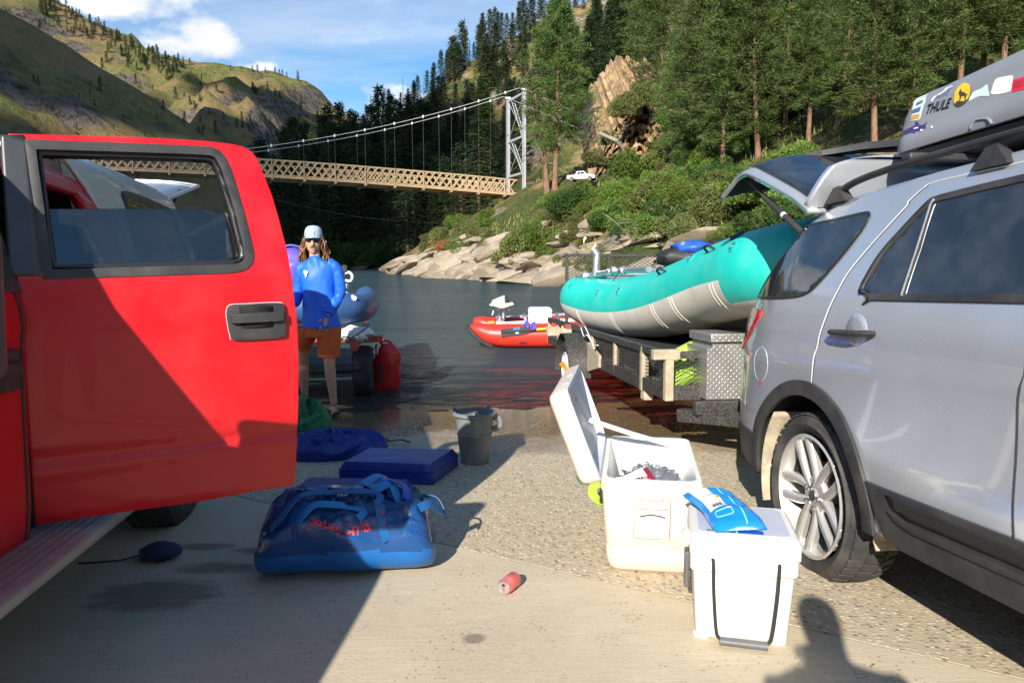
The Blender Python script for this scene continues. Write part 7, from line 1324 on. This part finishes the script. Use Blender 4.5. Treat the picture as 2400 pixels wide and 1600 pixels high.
b = MB(); b.tube(bez([LQ(500, 470, 8.9), LQ(545, 478, 8.9), LQ(560, 445, 8.9), LQ(540, 418, 8.9), LQ(510, 422, 8.9)], 6), .016, 8); b.build('hoop', M_white, fr2); b = MB(); q = LQ(505, 392, 8.9); b.box(q, (.06, .05, .09)); b.tube([q, LQ(505, 560, 8.9)], .018, 8); b.build('oar_lock', M_line, fr2, bevel=.01)
pb_ = thing('purple_bag', 'purple dry bag sitting on the blue raft beside the truck door', 'bag', FL.m); q = LQ(140, 400, 8.8); lump(q, (.24, .2, .27), 12, 'bag', M_purp, pb_, 4, .07, 1.4); b = MB(); b.tube([q + Vector((-.2, -.05, .26)), q + Vector((.0, -.08, .285)), q + Vector((.17, -.05, .25))], .014, 8); b.build('roll_top', M_purp, pb_)
tp_ = thing('white_vinyl_bag', 'crumpled white vinyl bag stuffed under the blue raft', 'bag', FL.m); q = LQ(590, 850, 8.42); lump(q + Vector((-.02, 0, -.01)), (.22, .2, .10), 15, 'bag', M_tarp, tp_, 4, .16, 2.2); b = MB(); b.ribbon([LQ(490, 870, 8.2), LQ(550, 880, 8.19), LQ(605, 850, 8.2), LQ(680, 795, 8.22)], .012, .005, up=(0, 1, 0)); b.build('strap', M_line, tp_)
# ---- red dry bag standing in the shallows
M_rdry = mat('red_dry_bag', (.58, .012, .012), .35, var=.12, vs=5, bump=.3, bs=9); g0 = gr(902, 917); rd = thing('red_dry_bag', 'tall red dry bag with black straps standing beside the trailer wheel', 'bag', (g0.x, g0.y + .1, g0.z))
def rdf(t, z):
    k = (1 - .22 * max(0, z - .62) / .38) * (1 - .45 * max(0, z - .85) / .15) * (.90 + .10 * min(1, z * 8)); f = 1 + .05 * math.sin(t * 3 + z * 9); return (.165 * k * f * math.copysign(abs(math.cos(t)) ** .75, math.cos(t)) + .03 * z * (1 if z > .6 else .6), .12 * k * math.copysign(abs(math.sin(t)) ** .75, math.sin(t)), .56 * z + .012 * math.sin(t * 2 + z * 12) * (z > .05))
b = MB(); b.rings([[rdf(t, z) for t in np.linspace(0, 6.283, 33)[:-1]] for z in np.linspace(0, 1, 22)]); b.build('body', M_rdry, rd, smooth=60)
b = MB(); b.ribbon(bez([(-.15, -.10, .08), (-.19, -.12, .28), (-.15, -.11, .48), (-.08, -.05, .56)], 6), .03, .006, up=(0, 1, 0)); b.ribbon([(-.05, -.128, .10), (-.05, -.125, .36)], .04, .006, up=(0, 1, 0)); b.build('strap', M_line, rd); b = MB(); b.tube(bez([(-.06, 0, .56), (-.03, 0, .60), (.05, 0, .59), (.07, 0, .55)], 5), .016, 8); b.build('roll_top', M_rdry, rd)
# ================================================================ red cataraft afloat
M_rr = mat('red_raft_skin', (.66, .035, .02), .4, var=.08, vs=2, bump=.06, bs=12); M_lb = mat('pale_blue_cooler', (.60, .76, .84), .4, var=.04); M_yo = mat('yellow_oar', (.82, .40, .02), .4); M_gs = mat('grey_seat', (.42, .41, .38), .5)
w0 = wat(1160, 815); FC = Frame((w0.x, w0.y, WZ), (.0, 1, 0)); cat = thing('red_raft', 'red inflatable cataraft floating at the end of the ramp', 'raft', FC.m)
CQ = lambda x, y, Y=None: FC.i @ at(*ZQ(x, y), Y or w0.y)
YN = w0.y + .05; YF = YN + 1.45
def tube_(path, rr, nm):
    P = bez(path, 6); r = [np.interp(i, np.linspace(0, len(P) - 1, len(rr)), rr) for i in range(len(P))]; b = MB(); b.tube(P, list(r), 24, up=(0, 0, 1)); return b.build(nm, M_rr, cat, smooth=170)
np_ = [CQ(318, 835, YN), CQ(470, 880, YN), CQ(700, 960, YN), CQ(1000, 985, YN), CQ(1500, 985, YN)] + [CQ(1500, 985, YN) + Vector((d, .0, .0)) for d in (1.0, 2.0)] + [CQ(1500, 985, YN) + Vector((2.8, 0, .12))]
tube_(np_, [.03, .12, .19, .215, .215, .215, .19, .06], 'tube'); df = FC.i @ at(*ZQ(390, 720), YF) - np_[0]
fp_ = [p + Vector((df.x, 1.45, df.z * .35)) for p in np_]; tube_(fp_, [.05, .13, .19, .215, .215, .215, .19, .06], 'tube')
b = MB(); P = [CQ(262, 812, YN - .05), CQ(330, 890, YN - .10), CQ(420, 990, YN - .14), CQ(560, 1105, YN - .17), CQ(735, 1192, YN - .19)]; b.tube(bez(P, 5), [.035] * 21, 8); b.build('bow_strip', M_line, cat); b = MB(); b.prism([(1225, 1078), (1355, 1070), (1358, 1118), (1232, 1126)], lambda x, y, d: tuple(CQ(x, y, YN - .195 - d)), .012); b.build('patch', mat('dark_red_patch', (.16, .01, .015), .5), cat); b = MB(); b.prism([(650, 725), (770, 722), (775, 780), (652, 778)], lambda x, y, d: tuple(CQ(x, y, YN + .12 - d)), .02); b.build('orange_patch', M_or, cat)
cf = thing('raft_rowing_frame', 'pale rowing frame lashed across the red raft', 'frame', FC.m)
for (x0, y0, x1, y1, Y) in ((810, 780, 2300, 700, YN), (800, 665, 1330, 635, YF), (1330, 640, 2100, 600, YF)): b = MB(); b.tube([CQ(x0, y0, Y), CQ(x1, y1, Y)], .033, 10); b.build('side_rail', M_alu if Y == YF else M_white, cf)
for x in (830, 930, 1360, 2000): p = CQ(x, 755 - (x - 830) * .03, YN); b = MB(); b.tube([p, p + Vector((df.x * .6, 1.45, .02))], .03, 8); b.build('cross_rail', M_alu, cf)
for (x, y) in ((870, 650), (1340, 650)): b = MB(); b.tube([CQ(x, y + 90, YN + .3), CQ(x, y - 20, YN + .3)], .03, 10); b.build('upright', M_alu, cf)
for (x, y) in ((1360, 770), (1490, 790), (1950, 735)):
    b = MB(); b.ribbon(bez([CQ(x + 30, y - 45, YN - .05), CQ(x - 10, y, YN - .15), CQ(x - 50, y + 40, YN - .22)], 4), .05, .01, up=(0, 1, 0)); b.ribbon(bez([CQ(x, y - 50, YN - .05), CQ(x + 25, y + 40, YN - .2), CQ(x - 20, y + 110, YN - .22)], 4), .05, .01, up=(0, 1, 0)); b.build('blue_strap', mat('violet_strap', (.10, .10, .55), .5), cf)
cb_ = thing('pale_blue_cooler', 'pale blue cooler strapped on the red raft', 'cooler', FC.m); q = CQ(1610, 660, YN + .45); b = MB(); b.box(q, (.42, .36, .20)); b.build('body', M_lb, cb_, bevel=.02); b = MB(); b.rings([[(q.x + sx * .215 * k, q.y + sy * .19 * k, q.z + z) for sx, sy in ((-1, -1), (1, -1), (1, 1), (-1, 1))] for z, k in ((.10, 1), (.15, 1), (.19, .84))]); b.build('lid', M_lb, cb_, bevel=.015)
se = thing('swivel_chair', 'folded grey swivel seat on a post above the red raft', 'chair', FC.m); YS = YN + .5; SQ = lambda x, y: CQ(x, y, YS)
b = MB(); b.tube([SQ(940, 740), SQ(940, 505)], [.03, .026], 12); b.build('post', M_alu, se); b = MB(); q = SQ(940, 502); b.box(q, (.22, .2, .016)); b.build('mount_plate', M_alu, se)
b = MB(); o_ = [(680, 410), (740, 385), (1000, 380), (1110, 375), (1145, 410), (1060, 440), (960, 480), (860, 480), (760, 440), (690, 430)]; b.prism(o_, lambda x, y, d: tuple(SQ(x, y) + Vector((0, -.19 + d, 0))), .38); b.build('seat_base', M_gs, se, bevel=.03, seg=3)
b = MB(); o_ = [(720, 382), (730, 345), (850, 290), (950, 255), (985, 262), (1000, 380)]; b.prism(o_, lambda x, y, d: tuple(SQ(x, y) + Vector((0, -.17 + d, 0))), .34); b.build('seat_back', mat('pale_grey_seat', (.50, .49, .47), .5), se, bevel=.02); b = MB(); o_ = [(955, 258), (1010, 262), (1040, 385), (965, 385)]; b.prism(o_, lambda x, y, d: tuple(SQ(x, y) + Vector((0, -.18 + d, 0))), .36); b.build('seat_cushion', M_line, se, bevel=.02); b = MB(); b.tube(bez([SQ(760, 470), SQ(755, 540), SQ(735, 615)], 4), .012, 6); b.build('strap', M_white, se)
oar = thing('oar', 'oar with black blade and yellow shaft lashed to the red raft', 'oar', FC.m); YO = YN - .24; OQ = lambda x, y: CQ(x, y, YO)
b = MB(); o_ = [(885, 870), (1330, 822), (1450, 870), (1530, 880), (1530, 900), (1330, 965), (905, 1020)]; b.prism(o_, lambda x, y, d: tuple(OQ(x, y) + Vector((0, d, 0))), .03); bl_ = b.build('blade', M_black, oar, bevel=.006); b = MB(); b.tube([OQ(910, 935) + Vector((0, -.01, 0)), OQ(1500, 890) + Vector((0, -.01, 0))], .012, 8); b.build('blade_spine', M_line, bl_); b = MB(); b.prism([(1160, 925), (1220, 922), (1222, 950), (1162, 955)], lambda x, y, d: tuple(OQ(x, y) + Vector((0, -.004 - d, 0))), .004); b.build('blade_sticker', M_white, bl_); b = MB(); b.prism([(1120, 845), (1240, 838), (1242, 880), (1122, 888)], lambda x, y, d: tuple(OQ(x, y) + Vector((0, -.004 - d, 0))), .004); b.build('blade_logo', mat('blue_logo', (.02, .22, .62), .5), bl_)
b = MB(); b.tube([OQ(1500, 888), OQ(1560, 880)], .022, 10); b.build('collar', M_line, oar); b = MB(); b.tube([OQ(1550, 880), OQ(2300, 815), OQ(2300, 815) + Vector((1.2, 0, .1))], .028, 12); b.build('shaft', M_yo, oar)
# ================================================================ suspension bridge
M_timber = mat('tan_timber', (.42, .305, .18), .8, var=.15, vs=1.2, dirt=(.36, .26, .16), dirta=.5, ds=.8); M_tsh = mat('weathered_timber', (.34, .25, .16), .85, var=.2, vs=1.5); M_galv = mat('galvanised_steel', (.50, .53, .56), .45, .35, var=.1, vs=1); M_hang = mat('dark_hanger_rod', (.22, .22, .22), .6, .3); M_cable = mat('steel_cable', (.68, .70, .72), .5, .3)  # tan for the trusses, a darker tan for beams, deck and fence
bp = [(-500, 408, 64.5), (-150, 396, 68), (100, 394.5, 71.5), (249, 396.5, 74), (475, 406, 77.4), (619, 413, 79.8), (760, 421.5, 82.2), (894, 431, 84.6), (1050, 443, 87.4), (1190, 455, 90), (1212, 457, 90.4)]
BP = bez([at(*p) for p in bp], 40); cum_ = [0.0]
for a, b in zip(BP, BP[1:]): cum_.append(cum_[-1] + (b - a).length)
cum_ = [c - cum_[-1] for c in cum_]           # metres from the tower, negative towards midspan
arr = np.array([tuple(p) for p in BP])
def bpt(s, h=0.0, side=0.0): return Vector((np.interp(s, cum_, arr[:, 0]), np.interp(s, cum_, arr[:, 1]), np.interp(s, cum_, arr[:, 2]) + h)) + SIDE * side
dv = (BP[-1] - BP[-120]); dv.z = 0; dv.normalize(); SIDE = Vector((-dv.y, dv.x, 0)); SIDE = SIDE if SIDE.y > 0 else -SIDE
TH = 1.72; BW = 4.4; S0 = -54.0; br = thing('suspension_bridge', 'long tan timber-truss suspension bridge with white steel tower', 'bridge')
HS_ = 3.28
for sd, nm in ((0, 'near'), (BW, 'far')):
    for h, wd, ht in ((0, .16, .20), (TH, .18, .16), (TH * .12, .08, .10)):
        s = S0
        while s < -.2: e = min(s + HS_, 0); b = MB(); b.bar(bpt(s, h, sd), bpt(e, h, sd), wd, ht); b.build('chord', M_timber, br); s += HS_
    mbs = {}
    for k in range(int(-S0 / (HS_ / 4))):
        s = S0 + k * HS_ / 4
        for d in (1, -1):
            a0, a1 = (0.06, TH - .06) if d > 0 else (TH - .06, .06); key = d
            if key not in mbs:
                q = MB(); q.box((0, 0, 0), (.07, math.hypot(HS_ / 4 * 1.5, TH - .12), .15)); mbs[key] = q.mesh('diagonal', M_timber, 0)
            p0 = bpt(s, a0, sd - .05 * d); p1 = bpt(min(0, s + HS_ / 4 * 1.5), a1, sd - .05 * d); y = (p1 - p0); ln = y.length; y.normalize(); x = y.cross(Vector((0, 0, 1))).normalized(); z = x.cross(y)
            o = link('diagonal', mbs[key], br); o.matrix_local = Matrix.Translation((p0 + p1) / 2) @ Matrix((x, y, z)).transposed().to_4x4() @ Matrix.Diagonal((1, ln / math.hypot(HS_ / 4 * 1.5, TH - .12), 1, 1))
    s = -HS_ * .5
    while s > S0: b = MB(); b.bar(bpt(s, -.25, sd - (.12 if sd == 0 else -.12)), bpt(s, TH + .08, sd - (.12 if sd == 0 else -.12)), .12, .12, up=tuple(SIDE)); b.build('post', M_timber, br); s -= HS_
s = -HS_ * .5
while s > S0: b = MB(); b.bar(bpt(s, -.22, -.45), bpt(s, -.22, BW + .45), .2, .26); b.build('floor_beam', M_tsh, br); s -= HS_
s = S0
while s < 6: e = s + HS_; b = MB(); b.bar(bpt(min(s, 0), -.03, BW / 2) + dv * max(0, s), bpt(min(e, 0), -.03, BW / 2) + dv * max(0, e), BW - .3, .10); b.build('deck_plank_bay', M_tsh, br); s += HS_
# tower
zt = at(1199, 211, 90).z; tw0 = bpt(0, 0, -.45) + dv * .7; zb_ = bank_z(np.array([tw0.x]), np.array([tw0.y]))[0] if True else 0
legs = [tw0, tw0 + SIDE * (BW + .9)]
tow = bpy.data.objects.new('tower', None); C.objects.link(tow); tow.parent = br; tow['label'] = 'white steel lattice tower of the bridge'
for lg in legs:
    b = MB()
    for dx in (-.17, .17): b.bar((lg.x + dv.x * dx, lg.y + dv.y * dx, 3.2), (lg.x + dv.x * dx, lg.y + dv.y * dx, zt), .07, .24, up=tuple(SIDE))
    b.bar((lg.x, lg.y, 3.2), (lg.x, lg.y, zt), .24, .05, up=tuple(SIDE)); b.build('leg', M_galv, tow); b = MB(); b.box((lg.x, lg.y, zt + .1), (.6, .6, .2)); b.build('saddle', M_galv, tow)
zd = bpt(0).z
for z in (zt - .25, zt - 5.2, zd + 2.6): b = MB(); b.bar((legs[0].x, legs[0].y, z), (legs[1].x, legs[1].y, z), .16, .26); b.build('strut', M_galv, tow)
lv = [zd + 2.6, zt - 5.2, zt - .25]
for z0, z1 in zip(lv, lv[1:]):
    for f in (0, 1): b = MB(); b.tube([(legs[f].x, legs[f].y, z0), (legs[1 - f].x, legs[1 - f].y, z1)], .035, 6); b.build('brace', M_galv, tow)
    A = Vector((legs[0].x, legs[0].y, z0)).lerp(Vector((legs[1].x, legs[1].y, z0)), .12); B = Vector((legs[0].x, legs[0].y, z1)).lerp(Vector((legs[1].x, legs[1].y, z1)), .8); b = MB(); o_ = dv * .35
    b.tube([A, B], .05, 6); b.tube([A + o_, B + o_], .05, 6)
    for k in range(15): q = A.lerp(B, (k + .5) / 15); b.tube([q, q + o_], .035, 5)
    b.build('ladder', M_galv, tow)
# main cables, clamps and hangers, traced along the near and far trusses
nc = [(198, 565), (400, 540), (598, 507), (793, 470), (980, 430), (1170, 388), (1353, 343), (1535, 292), (1715, 235), (1885, 178)]; fc = [(188, 597), (383, 570), (573, 542), (760, 508), (945, 467), (1117, 433), (1290, 388), (1463, 345), (1627, 290), (1790, 240)]
zs_ = {}
for sd, ar in ((0, nc), (BW, fc)):
    pts = [];
    for (a, c) in ar:
        u, v = Z2(a, c); best = min(np.arange(S0, .7, .05), key=lambda s: abs(1200 + F * bpt(s, 0, sd).x / (bpt(s, 0, sd).y * math.cos(PIT)) * 1.0 - u)); p = bpt(best, 0, sd - (.45 if sd == 0 else -.45)); pts.append((best, at(u, v, p.y).z - p.z))
    ss = np.array([p[0] for p in pts]); hh = np.array([p[1] for p in pts]); ex = [(S0, None)]
    co = np.polyfit(ss, hh, 3)
    f_ = lambda s: float(np.polyval(co, s)) if s > -34 else max(TH + .15, float(np.polyval(co, -34)) - (-34 - s) * .02)
    sw_ = sd - (.45 if sd == 0 else -.45)
    P = [bpt(s, f_(s), sw_) for s in np.linspace(S0, .0, 60)] + [Vector((legs[0 if sd == 0 else 1].x, legs[0 if sd == 0 else 1].y, zt + .15))]
    b = MB(); b.tube(P, .029, 6); b.build('main_cable', M_cable, br); b = MB(); lg = legs[0 if sd == 0 else 1]; b.tube([(lg.x, lg.y, zt + .15), (lg.x + 26, lg.y + 9, zt - 9)], .03, 6); b.build('back_stay', M_cable, br)
    s = -HS_ * .5
    while s > S0:
        q = bpt(s, f_(s), sw_); b = MB(); b.box(q, (.17, .17, .28)); cl = b.build('cable_clamp', M_white, br, bevel=.03); b = MB(); b.tube([q, bpt(s, -.2, sw_)], .009, 4); b.build('hanger', M_hang, br); s -= HS_
# rail fence on the approach
fe = thing('rail_fence', 'weathered wooden rail fence at the bridge approach', 'fence'); p0 = legs[0] + dv * 1.2; p0.z = zd + .3
for i in range(4):
    q = p0 + dv * 1.15 * i; b = MB(); b.bar((q.x, q.y, zd - .8), (q.x, q.y, zd + 1.15), .16, .16, up=tuple(SIDE)); b.build('post', M_tsh, fe)
for h in (.25, .62, 1.0):
    for i in range(3): q = p0 + dv * 1.15 * i; e = p0 + dv * 1.15 * (i + 1); b = MB(); b.bar((q.x, q.y - .1, zd + h), (e.x, e.y - .1, zd + h), .05, .15); b.build('rail', M_tsh, fe)
# thin cable over the river
b = MB(); b.tube(bez([at(560, 438, 95), at(640, 466, 95), at(750, 492, 95), at(870, 512, 95), at(1040, 524, 96)], 6), .018, 4); tag(b.build('river_cable', M_hang), 'thin dark cable sagging across the river below the bridge', 'cable')
# ================================================================ white pickup on the road
pk0 = cast(1366, 436, bank_z, 60, 260); YW = pk0.y; WQ = at(1364, 424, YW); k = YW / F
M_wp = paint('white_truck_paint', (.80, .80, .78), .4, 0); wt = thing('white_pickup', 'white crew-cab pickup parked on the bank road above the shrubs', 'pickup truck', Matrix.Translation((WQ.x, WQ.y, WQ.z - .05)) @ Matrix.Rotation(R(-22), 4, 'Z') @ Matrix.Scale(k * 66 / 5.6, 4))
o_ = [(-2.8, .55), (-2.8, 1.18), (-1.05, 1.22), (-.85, 1.88), (.55, 1.9), (1.25, 1.3), (2.6, 1.15), (2.8, .95), (2.8, .5), (2.35, .5)] + arc((1.85, .42), .48, 0, 180, 10)[::1] + [(-1.3, .45)] + arc((-1.8, .42), .48, 0, 180, 10) + [(-2.5, .5)]
b = MB(); b.prism(o_, lambda x, z, d: (x, -.98 + d + (.16 * (z - 1.25) if z > 1.25 else 0) * (1 if d < .5 else -1), z), 1.96); b.build('body', M_wp, wt, bevel=.05)
for q in ([(-.72, 1.30), (-.62, 1.76), (-.12, 1.78), (-.12, 1.30)], [(-.04, 1.30), (-.04, 1.78), (.45, 1.78), (.98, 1.34)]): b = MB(); b.prism(q, lambda x, z, d: (x, -.985 + .16 * (z - 1.25) + d - .012, z), .03); b.build('side_window', M_glassd, wt)
b = MB(); b.add([(.62, -.80, 1.84), (1.20, -.88, 1.34), (1.20, .88, 1.34), (.62, .80, 1.84)], [(0, 1, 2, 3)]); b.v = [(x + .03, y, z + .02) for x, y, z in b.v]; b.build('windscreen', M_glassd, wt, solid=.01)
wb = bpy.data.objects.new('wheels', None); bpy.data.objects.remove(wb)
for x in (-1.8, 1.85):
    for yy, od in ((-.98, -1), (.98, 1)):
        w_ = MB(); m_ = Matrix.Translation((x, yy, .42)) @ Matrix.Rotation(math.pi / 2, 4, 'X'); w_.lathe([(.24, -.11), (.38, -.11), (.42, -.05), (.42, .05), (.38, .11), (.24, .11)], 24, m_); q = w_.build('wheel', M_tyre, wt); w_ = MB(); w_.lathe([(.001, -.10), (.24, -.112), (.24, .112), (.001, .10)], 18, m_); w_.build('rim', M_alloy, q)
b = MB(); b.box((1.0, -1.12, 1.38), (.14, .22, .22)); b.build('mirror', M_wp, wt, bevel=.03)
for x, c in ((2.8, M_white), (-2.81, M_redl)): b = MB(); b.box((x, -.8, .98), (.05, .25, .2)); b.build('headlight' if x > 0 else 'taillight', c, wt)
b = MB(); b.box((-1.9, 0, 1.235), (1.6, 1.6, .02)); b.build('bed', M_dark, wt)
